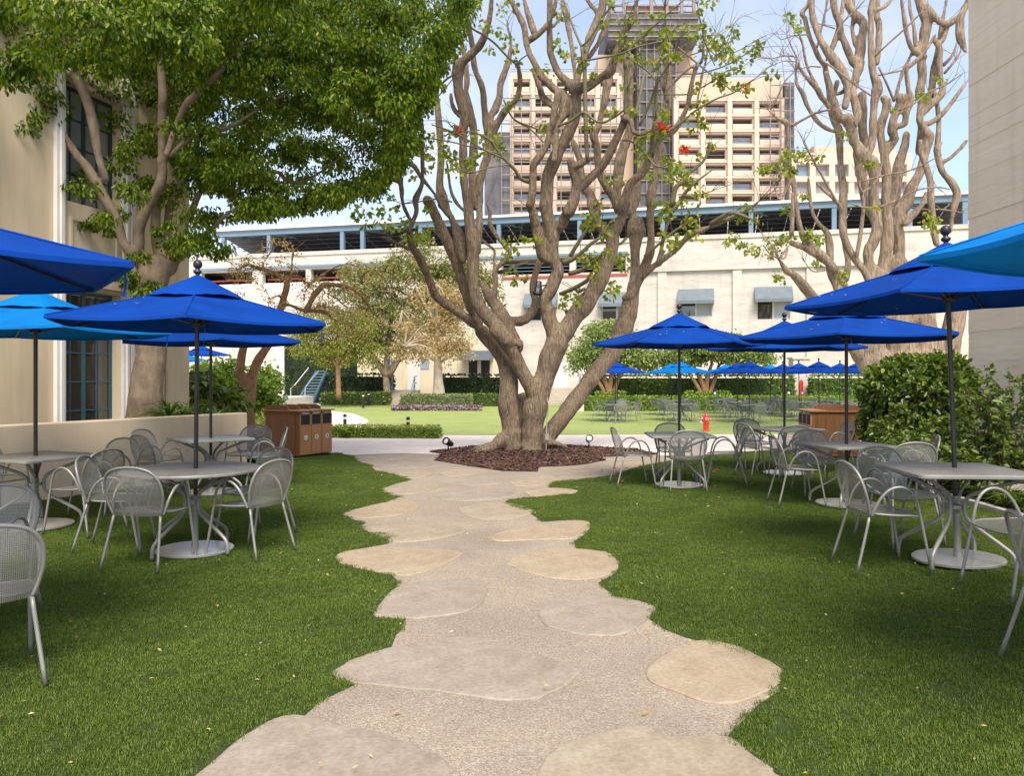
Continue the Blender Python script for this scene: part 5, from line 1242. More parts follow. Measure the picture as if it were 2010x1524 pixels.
# long thin shoots and twigs
LT = [
    c('Z5', -1.3, -1.5, (770, 985, 21), (755, 700, 22), (745, 300, 22), (740, 0, 20)),
    c('Z7', -1.5, -1.6, (985, 900, 26), (970, 800, 25), (952, 620, 23)),
    c('Z7', -1.6, -1.2, (952, 620, 16), (870, 430, 16), (800, 250, 14), (750, 100, 14), (700, -40, 11)),
    c('Z7', -1.6, -2.2, (960, 600, 13), (1060, 500, 13), (1200, 270, 12), (1330, 90, 12), (1420, -30, 9)),
    c('Z7', -1.6, -2.4, (1000, 795, 13), (1200, 760, 12), (1450, 710, 12), (1700, 610, 12), (2010, 540, 10)),
    c('Z5', -1.6, -1.8, (1145, 545, 21), (1150, 300, 20), (1142, 0, 18)), c('Z7', -1.8, -1.8, (1520, 900, 24), (1520, 700, 22)),
    c('Z7', -1.8, -2.4, (1530, 690, 13), (1700, 510, 12), (1850, 380, 12), (2040, 220, 9)), c('Z7', -1.8, -2.2, (1540, 740, 14), (1720, 860, 14), (1850, 960, 14), (1920, 1050, 12)),
    c('Z5', -1.6, -1.2, (1240, 540, 18), (1290, 320, 18), (1335, 90, 15)), c('Z5', -1.6, -2.4, (1280, 640, 12), (1400, 380, 14), (1450, 230, 14), (1540, 80, 12), (1610, -20, 9)),
    c('Z5', -.9, -1.3, (1430, 560, 20), (1450, 300, 18), (1450, 190, 14)), c('Z5', -1.0, -1.3, (1390, 960, 12), (1410, 750, 20), (1432, 590, 17)),
    c('Z5', -1.2, -2.2, (480, 640, 14), (600, 590, 14), (700, 520, 14), (760, 515, 12), (850, 590, 12), (940, 600, 12), (1050, 540, 12), (1130, 485, 9)),
    c('Z5', -1.0, -2.0, (1120, 780, 10), (1200, 790, 10), (1290, 860, 10), (1370, 950, 10), (1440, 1030, 10), (1520, 1040, 8), (1600, 990, 5)),
    c('Z5', -1.0, -2.0, (1410, 950, 15), (1470, 750, 14), (1500, 690, 12), (1580, 690, 12), (1700, 600, 12), (1850, 480, 10), (2010, 390, 9)),
    c('Z8', -2.0, -2.6, (1040, 1500, 13), (1200, 1390, 13), (1400, 1290, 12), (1600, 1220, 11), (1750, 1120, 9), (1905, 1020, 7)),
    c('Z8', .2, -1.0, (570, 1270, 10), (650, 1240, 10), (1000, 1240, 10), (1150, 1170, 10), (1400, 1020, 10), (1530, 920, 7)),
    c('Z8', .1, -1.2, (950, 970, 11), (1150, 965, 10), (1400, 900, 10), (1590, 820, 9), (1750, 720, 8), (1900, 620, 7), (1990, 560, 5)),
    c('Z8', 0, -1.4, (880, 620, 14), (1080, 790, 14), (1300, 970, 13), (1450, 1080, 12), (1610, 1210, 11)),
    c('Z8', 0, .8, (870, 770, 9), (1050, 720, 9), (1250, 650, 9), (1450, 590, 8), (1560, 545, 6)),
    c('Z8', -.2, -.8, (820, 650, 10), (740, 490, 10), (710, 300, 10), (710, 100, 9), (720, -40, 7)), c('Z8', -1.9, -2.6, (200, 690, 10), (400, 480, 10), (600, 310, 10), (750, 170, 10), (950, 0, 9)),
    c('Z8', -.3, -.5, (800, 860, 8), (1000, 680, 8), (1160, 500, 6)), c('Z8', .1, .8, (1200, 900, 9), (1300, 800, 8), (1420, 690, 7), (1560, 620, 5)),
    c('Z8', .3, 1.0, (1280, 520, 6), (1400, 480, 6), (1550, 370, 4)), c('Z8', -.5, -1.0, (1360, 860, 7), (1250, 600, 7), (1200, 480, 5)),
    c('Z8', -.6, -1.4, (1500, 830, 6), (1440, 770, 6), (1380, 740, 5)), c('Z8', -1.0, -1.3, (1600, 700, 6), (1750, 620, 5), (1770, 580, 4)),
    c('Z4', -.8, -1.8, (1710, 1195, 22), (1620, 1160, 20), (1560, 1070, 18), (1480, 990, 16), (1380, 870, 14), (1290, 760, 12), (1150, 700, 8), (1080, 690, 6)),
    c('Z4', -1.7, -2.6, (1450, 960, 10), (1250, 870, 9), (1000, 720, 8), (740, 625, 6)), c('Z4', -1.7, -2.8, (1420, 915, 9), (1150, 850, 8), (900, 790, 7), (620, 750, 5)),
    c('Z4', -1.7, -2.4, (1500, 1020, 7), (1300, 1050, 7), (1100, 1105, 7), (930, 1000, 5)), c('Z4', -2.0, -2.6, (650, 950, 8), (600, 935, 8), (500, 905, 8), (400, 900, 6)),
    c('Z6', -.6, -2.0, (1430, 850, 13), (1290, 720, 14), (1150, 570, 14), (1000, 460, 14), (850, 370, 14), (720, 220, 13), (640, 100, 9)),
    c('Z6', -.6, -1.0, (1430, 850, 10), (1500, 770, 10), (1580, 720, 7)), c('Z6', .8, .4, (400, 1160, 18), (500, 1050, 16), (600, 980, 12), (660, 900, 8)), c('Z6', .8, .4, (410, 1260, 8), (500, 1150, 8), (590, 1040, 6)),
    c('Z4', .2, -.4, (870, 740, 8), (960, 680, 7), (1060, 600, 5)), c('Z4', -.5, -1.2, (940, 1390, 8), (800, 1360, 8), (600, 1390, 7), (450, 1410, 5)),
    c('Z4', .0, .8, (1450, 380, 9), (1540, 560, 9), (1700, 640, 9), (1840, 690, 7)), c('Z4', 1.5, 2.0, (1550, 580, 8), (1700, 660, 8), (1840, 800, 6)),
    c('Z2', 1.0, .4, (1330, 520, 14), (1450, 420, 12), (1600, 290, 12), (1740, 200, 10), (1800, 170, 6)),
    c('Z2', -.3, -1.3, (500, 890, 18), (600, 850, 22), (700, 800, 22), (790, 745, 24), (800, 740, 10)), c('Z2', -.4, -1.2, (590, 690, 24), (700, 660, 24), (800, 600, 22), (880, 540, 20), (940, 460, 14)),
    c('Z2', -.4, -1.0, (530, 580, 30), (620, 550, 24), (700, 490, 20), (800, 400, 18), (900, 330, 14)), c('Z2', -.4, -.8, (600, 520, 22), (650, 430, 20), (720, 320, 18), (780, 240, 16), (820, 200, 10)),
    c('Z2', -.2, .5, (740, 840, 18), (680, 870, 14), (640, 850, 8)), c('Z2', .2, .8, (860, 390, 12), (940, 380, 10), (1080, 400, 14), (1150, 340, 16)),
    c('Z5', .6, .4, (1600, 1430, 28), (1640, 1250, 25), (1700, 1200, 22), (1780, 1100, 18), (1900, 1000, 14), (1960, 900, 12), (2000, 830, 9)),
    c('Z5', .6, .2, (1600, 1490, 25), (1680, 1390, 22), (1740, 1290, 18), (1830, 1200, 12), (2010, 1065, 7)), c('Z5', .4, .0, (1700, 1330, 8), (1850, 1330, 8), (2000, 1280, 6)),
    c('X', .2, -.4, (1395, 445, 4), (1430, 430, 4), (1470, 410, 3), (1490, 395, 2)), c('X', .2, -.6, (1393, 440, 4), (1420, 425, 5), (1440, 418, 4), (1480, 432, 2)),
]
build_wood(ct, LC, M['bark'], M['bark'], 0.030, disp=0.013)
mb = MB()
for L_ in LT: mb.tube([p - ct.location for p, r in L_], [max(.006, r) for p, r in L_], 6, 4)
kind(mb.build('twigs', M['shoot'], ct, smooth=True), 'stuff')
def sprout(limbs, base, n, lo, hi, r0, up=.5):
    """fine side twigs growing out of the outer parts of the limbs"""
    m_ = MB(); tips = []
    for _ in range(n):
        L_ = random.choice(limbs); i = random.randrange(len(L_) // 2, len(L_)); a = L_[i][0]; d = (L_[i][0] - L_[i - 1][0]).normalized()
        v = (d * .7 + Vector((random.gauss(0, .7), random.gauss(0, .7), random.gauss(up, .5)))).normalized(); ln = random.uniform(lo, hi); b_ = a + v * ln * .5 + Vector((random.gauss(0, .06), random.gauss(0, .06), random.gauss(0, .06))) * ln; e = a + v * ln + Vector((random.gauss(0, .12), random.gauss(0, .12), random.gauss(-.05, .1))) * ln
        m_.tube([a - base, b_ - base, e - base], [r0, r0 * .75, r0 * .4], 4, 3); tips.append(e)
        if random.random() < .6:
            f = b_ + (v + Vector((random.gauss(0, .7), random.gauss(0, .7), random.gauss(.2, .5)))).normalized() * ln * .4; m_.tube([b_ - base, f - base], [r0 * .6, r0 * .3], 4, smooth=False); tips.append(f)
    return m_, tips
small = [L_ for L_ in LC if L_[-1][1] < .40 / 87 * 8.7 and L_[-1][0].z > 5] + LT
sm_, tips_c = sprout(small, ct.location, 210, .35, 1.15, .0085)
kind(sm_.build('fine_twigs', M['shoot'], ct, smooth=True), 'stuff')
# sparse young leaves: on the twigs and where the photo shows tufts
cl = []
for L_ in LT:
    for (p, r) in L_[len(L_) // 2:]:
        if random.random() < .38: cl.append(p + Vector((random.gauss(0, .10), random.gauss(0, .10), random.gauss(0, .10))))
cl += [q for q in tips_c if random.random() < .10]
TUFTS = [(690, 395), (705, 410), (720, 420), (735, 400), (745, 415), (755, 425), (770, 390), (780, 410), (790, 430), (798, 445), (775, 440), (760, 450), (820, 460), (835, 470), (845, 455), (740, 440), (715, 445), (700, 425),
         (815, 290), (830, 300), (840, 310), (855, 320), (870, 300), (880, 315), (895, 310), (845, 285), (860, 270), (830, 330), (915, 320), (930, 310), (945, 300), (975, 275), (985, 285), (965, 268), (905, 340), (780, 330), (765, 350), (810, 350),
         (985, 20), (1000, 10), (990, 80), (1000, 90), (975, 60), (960, 95), (1005, 100), (1085, 250), (1075, 245), (1070, 260), (1090, 80), (1100, 95), (1110, 110), (1060, 130), (1075, 140), (1240, 40), (1260, 60), (1270, 70), (1255, 85), (1230, 95), (1225, 110), (1300, 65), (1310, 75), (1320, 70),
         (1350, 60), (1360, 70), (1370, 65), (1375, 80), (1385, 70), (1395, 80), (1400, 85), (1395, 5), (1385, 12), (1440, 110), (1445, 120), (1450, 130), (1440, 135), (1435, 100), (1410, 140), (1415, 150), (1440, 170), (1430, 175), (1475, 95), (1490, 85), (1330, 120), (1290, 130), (1280, 125),
         (1060, 480), (1050, 470), (1000, 475), (1012, 485), (1025, 470), (1030, 545), (1015, 555), (1008, 535), (990, 500), (1180, 510), (1170, 520), (1165, 530), (1150, 515), (1145, 505), (1215, 520), (1220, 510), (1225, 530), (1205, 560), (1200, 580), (1210, 575), (1130, 590), (1120, 605), (1110, 600), (1125, 580),
         (1300, 415), (1295, 430), (1310, 420), (1305, 405), (1355, 425), (1365, 435), (1360, 460), (1320, 475), (1315, 485), (1325, 470), (1340, 455), (1290, 400), (1375, 380), (1345, 350), (1330, 330), (1320, 320), (1335, 340), (1350, 345), (1315, 400), (1375, 245), (1385, 240), (1250, 290), (1265, 270), (1260, 285), (1280, 260), (1300, 220), (1310, 225),
         (1180, 400), (1175, 415), (1190, 440), (1155, 430), (1150, 440), (1160, 420), (880, 800 - 470), (1220, 360), (1255, 320), (1000, 210), (1010, 205), (1340, 400), (1275, 350), (1268, 340)]
for x, y in TUFTS:
    cl.append(at(x + random.uniform(-4, 4), y + random.uniform(-4, 4), TYc + random.uniform(-1.6, 1.4)))
    if random.random() < .15: cl.append(at(x + random.uniform(-14, 14), y + random.uniform(-12, 12), TYc + random.uniform(-1.6, 1.4)))
C, A = clumps(cl, RNG.uniform(.10, .22, len(cl)), 13, .8, .5); leaves('crown', C, A, .115, .75, M['coral'], ct)
fl = [at(x, y, TYc - 1.6) for x, y in ((1465, 172), (1343, 293), (1306, 250), (1297, 248), (1020 - 118, 256), (1345, 298))]
C, A = clumps(fl, .08, 26, .8, -.2); leaves('blossoms', C, A, .12, .3, M['redflower'], ct)

# ---- second coral tree, right
RY = 25.0
rt = thing('coral_tree', 'bare knobbly coral tree with many stems rising behind the leafy hedge', 'tree', tuple(at(1775, 740, RY).xy) + (-.25,))
c = lambda z, d0, d1, *p: limb(z, RY, d0, d1, p)
LR = [
    c('X', 0, 0, (1775, 860, 70), (1772, 780, 58), (1766, 720, 42), (1758, 650, 34), (1735, 560, 26), (1715, 530, 14)),
    c('X', .3, .3, (1790, 850, 60), (1808, 740, 44), (1806, 640, 36), (1775, 580, 30), (1760, 520, 24)), c('X', -.4, -.4, (1755, 850, 50), (1735, 740, 36), (1715, 690, 28), (1700, 640, 20)),
    c('X', .2, .2, (1815, 850, 44), (1852, 730, 28), (1868, 650, 22), (1880, 600, 20)),
    c('P6', -.4, -.5, (1130, 690, 60), (1040, 560, 48), (930, 420, 40), (850, 330, 34), (780, 260, 26), (700, 160, 22)),
    c('R2', -.6, -.9, (1050, 1400, 45), (1000, 1290, 42), (900, 1150, 45), (840, 1060, 42), (790, 930, 42), (760, 800, 33), (755, 650, 29), (690, 560, 24), (600, 480, 20), (520, 400, 17)),
    c('R2', .4, .8, (800, 1350, 42), (830, 1200, 36), (800, 1000, 36), (780, 800, 40), (775, 600, 46), (780, 450, 42), (760, 300, 41), (750, 150, 37), (745, -20, 38)),
    c('R1', .8, .6, (745, 1400, 42), (740, 1290, 46), (700, 1200, 42), (660, 1080, 36), (640, 900, 33), (610, 720, 33), (598, 640, 30), (540, 570, 30), (480, 440, 30), (430, 300, 28), (400, 180, 28), (372, 130, 28), (430, 50, 25), (445, -60, 20)),
    c('R2', -.1, 0, (1080, 1500, 70), (1050, 1300, 58), (1020, 1100, 56), (1080, 980, 61), (1112, 850, 61), (1105, 750, 66), (1080, 600, 59), (1080, 450, 53), (1080, 300, 61), (1050, 200, 82), (965, 120, 72), (920, 40, 56), (885, -20, 50)),
    c('R1', 0, -.3, (885, 1400, 56), (865, 1290, 57), (835, 1190, 72), (770, 1170, 50), (735, 1140, 40), (690, 1000, 38), (645, 850, 35), (612, 720, 32)),
    c('R1', 0, .5, (870, 1230, 50), (920, 1150, 45), (895, 1010, 46), (868, 900, 46), (900, 780, 46), (930, 680, 52), (925, 620, 68)),
    c('R1', .5, .3, (900, 630, 50), (870, 600, 46), (820, 480, 41), (770, 350, 36), (730, 200, 38), (690, 60, 38), (670, -60, 33)),
    c('R1', .5, .9, (930, 620, 56), (950, 500, 56), (970, 350, 49), (980, 270, 46), (970, 210, 52), (900, 140, 49), (840, 60, 43), (800, -40, 37)),
    c('R1', .6, 1.2, (925, 480, 28), (890, 400, 28), (870, 280, 26), (880, 140, 24), (880, 0, 22)),
    c('R2', .3, .3, (1160, 1500, 80), (1180, 1200, 66), (1210, 1000, 70), (1220, 800, 57), (1200, 600, 52), (1210, 450, 50), (1200, 250, 52), (1190, 120, 48), (1235, 40, 50), (1290, -40, 46)),
    c('R1', .3, -.2, (1200, 1460, 52), (1280, 1380, 46), (1262, 1290, 50), (1270, 1200, 42), (1330, 1030, 48), (1350, 960, 55)),
    c('R1', .1, -.6, (1240, 1300, 30), (1300, 1250, 30), (1385, 1220, 36), (1400, 1100, 40), (1440, 980, 42), (1420, 850, 26), (1400, 680, 26), (1450, 640, 28), (1520, 580, 28), (1600, 480, 25), (1690, 340, 18)),
    c('R1', 0, .1, (1040, 1500, 42), (1062, 1400, 40), (1072, 1250, 40), (1080, 1100, 40), (1092, 980, 48), (1110, 900, 62), (1110, 830, 56), (1070, 720, 42), (1055, 550, 40), (1050, 350, 39), (1055, 200, 37), (1060, 100, 46), (1085, -40, 40)),
    c('R1', .1, .5, (1070, 110, 30), (1120, 90, 28), (1190, 60, 28), (1270, -20, 22)), c('R1', .4, .9, (1110, 620, 36), (1130, 450, 36), (1130, 250, 38), (1110, 150, 34), (1120, 0, 28)),
    c('R1', .7, .9, (1000, 1460, 46), (970, 1300, 52), (965, 1100, 51), (962, 940, 50)), c('R1', .3, .5, (1180, 1500, 44), (1150, 1350, 42), (1150, 1230, 46), (1190, 1120, 43), (1212, 1010, 46), (1185, 970, 44)),
    c('R2', .5, .5, (1330, 1300, 60), (1330, 1000, 60), (1310, 850, 66), (1320, 700, 76), (1400, 600, 71), (1450, 450, 61), (1520, 330, 56), (1560, 200, 51), (1600, 50, 47), (1640, -60, 48)),
    c('R2', 1.0, 1.2, (1250, 800, 60), (1240, 650, 58), (1290, 500, 62), (1310, 350, 60), (1330, 200, 58), (1380, 50, 46), (1400, -80, 40)),
    c('R2', .8, 1.0, (1060, 700, 60), (1000, 500, 62), (960, 350, 56), (930, 200, 44), (900, 100, 36)),
    c('R1', .5, .6, (1630, 1340, 56), (1560, 1240, 42), (1540, 1150, 38), (1620, 1050, 46), (1730, 950, 46), (1762, 870, 41), (1740, 780, 34), (1730, 600, 33), (1732, 480, 36), (1675, 385, 30)),
    c('R1', 1.0, 1.0, (1530, 1500, 40), (1540, 1300, 36), (1535, 1150, 36), (1555, 1000, 42), (1535, 900, 52), (1560, 750, 47), (1550, 600, 42), (1570, 450, 47), (1590, 300, 57), (1600, 200, 60), (1560, 80, 56), (1520, -60, 48)),
    c('R1', .9, .7, (1580, 560, 36), (1500, 520, 40), (1430, 430, 29), (1390, 250, 26), (1370, 100, 23), (1350, -40, 20)), c('R1', .9, 1.2, (1530, 500, 28), (1490, 420, 26), (1470, 250, 23), (1440, 100, 21), (1430, -40, 18)),
    c('R1', .9, .4, (1600, 60, 36), (1640, 110, 36), (1700, 185, 36), (1790, 240, 36), (1880, 200, 35), (1950, 130, 31), (1990, 50, 30), (2020, -30, 28)),
    c('R1', .6, .9, (1730, 420, 30), (1770, 380, 28), (1805, 270, 28), (1830, 240, 20)), c('R1', .9, 1.1, (1640, 1000, 42), (1655, 850, 41), (1682, 650, 38), (1720, 450, 31), (1752, 250, 26), (1790, 50, 17), (1805, -40, 14)),
    c('R1', 0, 0, (1990, 60, 36), (1940, 170, 42), (1930, 350, 46), (1960, 440, 41), (1985, 500, 25)), c('R1', 1.0, 1.0, (1290, 980, 24), (1350, 760, 24), (1420, 600, 22), (1450, 520, 20)),
    c('R2', -.5, -.3, (1700, 1000, 36), (1680, 900, 36), (1660, 750, 36), (1650, 600, 36), (1640, 400, 36), (1590, 200, 36), (1550, 100, 31), (1540, -10, 30)),
    c('R2', .4, .6, (1840, 880, 20), (1850, 760, 24), (1870, 650, 36), (1900, 510, 41), (1850, 400, 41), (1770, 300, 36), (1720, 170, 36), (1705, 60, 41), (1740, 0, 24)),
    c('R2', .5, .3, (1740, 190, 26), (1790, 180, 26), (1860, 130, 25), (1940, 50, 22), (2000, -20, 20)), c('R2', .2, .5, (1390, 800, 42), (1480, 700, 36), (1560, 600, 32), (1600, 500, 26)),
    c('R2', -.4, -1.0, (800, 1410, 36), (640, 1210, 36), (500, 1100, 36), (380, 1030, 36), (270, 990, 38)), c('R2', -.6, -1.2, (700, 1260, 44), (620, 1170, 46), (500, 1050, 46), (400, 950, 43), (350, 820, 31), (320, 650, 29), (300, 500, 26), (275, 330, 36), (245, 150, 21), (230, -20, 19)),
    c('R1', -1.2, -1.4, (235, 1450, 19), (235, 1260, 29), (220, 1210, 35), (110, 1150, 18), (40, 1080, 14), (0, 1040, 11)), c('R2', -.4, -.2, (740, 1480, 42), (650, 1260, 42), (650, 1050, 46), (620, 900, 36), (540, 800, 29), (480, 700, 23), (450, 550, 23), (430, 200, 12)),
    c('R2', -.8, -1.4, (560, 1600, 42), (480, 1500, 41), (340, 1340, 39), (220, 1260, 39), (150, 1160, 20), (110, 1050, 12), (100, 1000, 7)),
    c('R2', -1.1, -1.2, (270, 340, 24), (160, 560, 18), (100, 430, 15), (80, 340, 16)),
    c('R1', .6, .3, (700, 1300, 20), (600, 1260, 26), (520, 1190, 26), (430, 1050, 26), (380, 920, 29), (320, 830, 23), (310, 700, 17), (320, 560, 13)), c('R1', .5, .2, (660, 1080, 31), (570, 960, 31), (520, 870, 31), (450, 800, 26), (370, 700, 20), (340, 620, 14)),
    c('R1', .5, .0, (520, 850, 24), (440, 700, 21), (400, 550, 19), (370, 400, 16), (300, 280, 14), (240, 200, 11), (200, 80, 7)),
    c('R1', 0, .4, (800, 1050, 42), (830, 900, 44), (800, 780, 50), (760, 700, 58), (690, 600, 56), (600, 470, 42), (530, 330, 39), (490, 200, 37), (470, 80, 35), (480, -60, 32)),
    c('R1', .4, .8, (640, 560, 32), (690, 420, 31), (740, 250, 29), (770, 100, 25), (785, -40, 20)), c('R1', .3, .4, (690, 930, 22), (770, 910, 26), (790, 860, 20)),
    c('R1', -.2, .2, (720, 800, 30), (700, 900, 24), (690, 1000, 20)), c('R1', -.5, -.6, (930, 1120, 26), (900, 1180, 24), (910, 1240, 22)),
]
LRT = [c('R1', .6, .7, (1705, 1500, 34), (1712, 1400, 28), (1722, 1250, 23), (1715, 1100, 23), (1700, 1000, 21), (1680, 900, 17)), c('R2', -1.2, -2.0, (750, 640, 12), (650, 470, 12), (500, 200, 10), (390, 0, 8)), c('R2', -.9, -1.0, (910, 1130, 20), (950, 900, 20), (980, 620, 18), (970, 500, 16), (1050, 440, 14), (1120, 350, 12), (1160, 200, 10), (1160, 80, 7)),
       c('R2', -1.0, -1.1, (970, 500, 12), (940, 400, 10), (980, 220, 8)), c('R2', -1.0, -1.6, (860, 600, 9), (990, 640, 10), (1150, 630, 10), (1300, 570, 10), (1500, 470, 10), (1700, 440, 8), (1830, 460, 6)),
       c('R2', -1.0, -1.8, (950, 390, 9), (1200, 320, 9), (1450, 270, 8), (1750, 120, 5)), c('R1', -.2, -1.2, (560, 590, 9), (700, 680, 11), (880, 820, 11), (1050, 940, 10)), c('R1', 0, -1.0, (1090, 560, 10), (1200, 450, 10), (1400, 270, 10), (1620, 50, 8)),
       c('R1', 0, -.6, (1280, 1000, 12), (1220, 850, 11), (1130, 660, 9)), c('R1', -1.3, -2.0, (260, 1250, 16), (400, 1170, 12), (520, 1110, 12), (660, 1080, 9)), c('R1', -.6, -1.2, (1320, 1090, 9), (1480, 1020, 9), (1620, 910, 9), (1800, 830, 8), (1960, 720, 5)),
       c('R1', .3, -.3, (610, 600, 9), (660, 450, 9), (760, 240, 8), (900, 100, 8), (990, 0, 6)), c('R1', .3, .0, (520, 470, 10), (560, 300, 10), (600, 130, 10), (630, -20, 9)), c('R1', .1, -.4, (60, 1080, 9), (130, 960, 8), (200, 810, 7), (300, 700, 5)),
       c('R1', 0, .3, (320, 560, 8), (200, 550, 7), (70, 580, 4)), c('R1', 0, .2, (320, 560, 8), (260, 440, 7), (220, 330, 5)), c('R1', .2, .4, (440, 340, 7), (300, 350, 6), (170, 390, 4)), c('R1', .3, .6, (700, 280, 7), (600, 250, 6), (530, 230, 4)),
       c('R1', .2, .2, (330, 610, 6), (200, 600, 5), (90, 640, 3)), c('R1', 0, .2, (560, 660, 8), (460, 655, 7), (340, 680, 4)), c('R1', .2, .6, (1130, 740, 10), (1230, 720, 9), (1370, 690, 8)), c('R1', .6, .9, (1770, 640, 20), (1860, 540, 14), (1900, 420, 8)),
       c('R1', .6, .9, (1780, 720, 14), (1880, 600, 12), (1940, 500, 9)), c('R1', .6, .5, (1560, 1230, 30), (1640, 1210, 26), (1750, 1130, 26), (1850, 1010, 22), (1930, 900, 20), (1980, 830, 18)),
       c('R2', -1.2, -2.0, (240, 1020, 9), (150, 1130, 9), (60, 1100, 8), (-10, 1010, 5)), c('R2', -1.2, -1.8, (230, 1050, 10), (200, 1140, 10), (130, 1130, 8)), c('R2', -.8, -1.6, (600, 1260, 6), (480, 1270, 6), (400, 1180, 4), (365, 1130, 3)),
       c('R2', -1.0, -1.0, (270, 920, 24), (280, 700, 20), (285, 500, 18)), c('R2', .4, .2, (1450, 640, 8), (1600, 660, 8), (1750, 660, 8), (1950, 690, 6))]
build_wood(rt, LR, M['bark_far'], M['bark_far'], 0.042, disp=0.02, fs=5)
mb = MB()
for L_ in LRT: mb.tube([p - rt.location for p, r in L_], [max(.008, r) for p, r in L_], 6, 4)
kind(mb.build('twigs', M['bark_far'], rt, smooth=True), 'stuff')
sm_, tips_r = sprout([L_ for L_ in LR if L_[-1][0].z > 5 and L_[-1][1] < .05] + LRT, rt.location, 190, .4, 1.3, .010)
kind(sm_.build('fine_twigs', M['bark_far'], rt, smooth=True), 'stuff')
cl = [at(x + random.uniform(-6, 6), y + random.uniform(-5, 5), RY + random.uniform(-1.6, .2)) for x, y in
      [(1540, 300), (1550, 310), (1535, 315), (1525, 325), (1545, 335), (1575, 305), (1570, 300), (1585, 310), (1605, 310), (1500, 330), (1510, 335), (1545, 410), (1548, 418), (1585, 455), (1595, 460), (1580, 462), (1605, 470), (1610, 480), (1550, 465), (1540, 470), (1530, 478),
       (1508, 475), (1515, 500), (1520, 505), (1825, 425), (1835, 435), (1832, 450), (1820, 440), (1805, 185), (1815, 188), (1660, 263), (1655, 540), (1650, 545), (1710, 325), (1700, 322), (1845, 155), (1720, 410), (1430, 480), (1440, 470), (1450, 478), (1460, 485), (1475, 490), (1490, 495), (1525, 545), (1530, 550), (1575, 385), (1600, 520), (1755, 215)] for _ in range(2)]
C, A = clumps(cl, RNG.uniform(.12, .26, len(cl)), 12, .8, .5); leaves('crown', C, A, .13, .75, M['coral'], rt)

# ---- ficus on the left
FY = 12.9
ft = thing('ficus_tree', 'dense dark green ficus tree with grey trunk in front of the stucco building', 'tree', tuple(at(288, 800, FY).xy) + (0.5,))
c = lambda z, d0, d1, *p: limb(z, FY, d0, d1, p)
LFi = [c('X', 0, 0, (282, 850, 40), (285, 800, 36), (290, 740, 33), (296, 690, 32), (288, 640, 30), (290, 590, 32), (298, 550, 34), (312, 520, 28)),
       c('F1', 0, -.4, (1420, 1320, 56), (1370, 1130, 60), (1370, 1000, 61), (1370, 850, 61), (1420, 700, 61), (1500, 550, 61), (1580, 420, 56), (1605, 280, 51), (1590, 170, 55)),
       c('A0', -.4, -1.2, (918, 900, 31), (912, 760, 27), (916, 620, 28), (918, 540, 28), (905, 330, 26), (890, 150, 26), (885, -100, 24), (880, -400, 18)),
       c('F1', -.1, -1.0, (1360, 1180, 60), (1290, 1090, 60), (1210, 980, 51), (1140, 750, 56), (1070, 620, 56), (960, 420, 56), (860, 250, 56), (760, 130, 46), (670, -20, 36), (560, -200, 26)),
       c('A0', -.6, -1.6, (600, 1010, 22), (560, 900, 24), (520, 680, 31), (480, 540, 33), (430, 430, 29), (390, 300, 23), (340, 150, 18), (300, -100, 14)),
       c('F1', .2, .5, (1570, 1330, 80), (1600, 1150, 84), (1560, 1020, 70), (1540, 850, 57), (1540, 700, 52), (1560, 560, 46), (1620, 420, 36)),
       c('F1', .3, .9, (1640, 1150, 70), (1650, 1000, 60), (1655, 800, 44), (1690, 600, 46), (1760, 470, 38), (1820, 350, 28)),
       c('F1', .2, .6, (1700, 1200, 70), (1780, 1000, 44), (1830, 800, 42), (1900, 650, 41), (1970, 500, 36), (2060, 360, 26)),
       c('F1', .1, -.6, (1660, 1260, 80), (1740, 1150, 60), (1850, 1070, 46), (1960, 960, 41), (2080, 860, 34), (2200, 740, 28), (2330, 640, 18)),
       c('A0', -.6, -1.6, (940, 870, 22), (1030, 620, 23), (1100, 540, 25), (1200, 450, 22), (1300, 330, 16), (1420, 200, 12)),
       c('A0', -.3, -1.0, (960, 880, 20), (1060, 790, 19), (1150, 740, 18), (1280, 720, 16), (1450, 620, 13), (1620, 520, 10), (1800, 380, 7)),
       c('A0', 0, .6, (1330, 1080, 12), (1400, 1000, 13), (1560, 970, 15), (1620, 1020, 16), (1720, 1020, 12), (1900, 900, 9), (2050, 760, 7)),
       c('A0', .5, .2, (1620, 540, 11), (1660, 420, 9), (1800, 380, 7), (1920, 380, 5)),
       c('A0', -4.4, -3.9, (-60, 50, 16), (0, 65, 16), (150, 80, 18), (400, 105, 18), (600, 115, 18), (720, 105, 18), (790, 98, 21), (850, 130, 17), (960, 145, 18), (1080, 145, 16), (1115, 128, 9)),
       c('A0', -3.9, -3.7, (1080, 150, 13), (1150, 220, 12), (1235, 252, 8)), c('A0', -4.0, -3.8, (300, -15, 14), (400, 12, 16), (560, -10, 14)), ]
build_wood(ft, LFi, M['bark_ficus'], M['bark_ficus'], 0.024, disp=0.006, fs=5)
dense = [(330, -700), (930, -700), (905, 0), (882, 70), (848, 130), (820, 200), (780, 255), (788, 295), (748, 345), (705, 375), (640, 388), (590, 400), (520, 408), (450, 415), (390, 395), (330, 350), (285, 300), (245, 215), (165, 150), (60, 120), (-300, 110), (-300, -700)]
sparse = [(-100, 110), (60, 120), (165, 150), (245, 215), (285, 300), (330, 350), (390, 395), (450, 415), (520, 408), (470, 450), (430, 480), (360, 500), (300, 500), (240, 470), (215, 440), (140, 385), (110, 330), (115, 290), (30, 240), (-100, 210)]
cl, rc = [], []
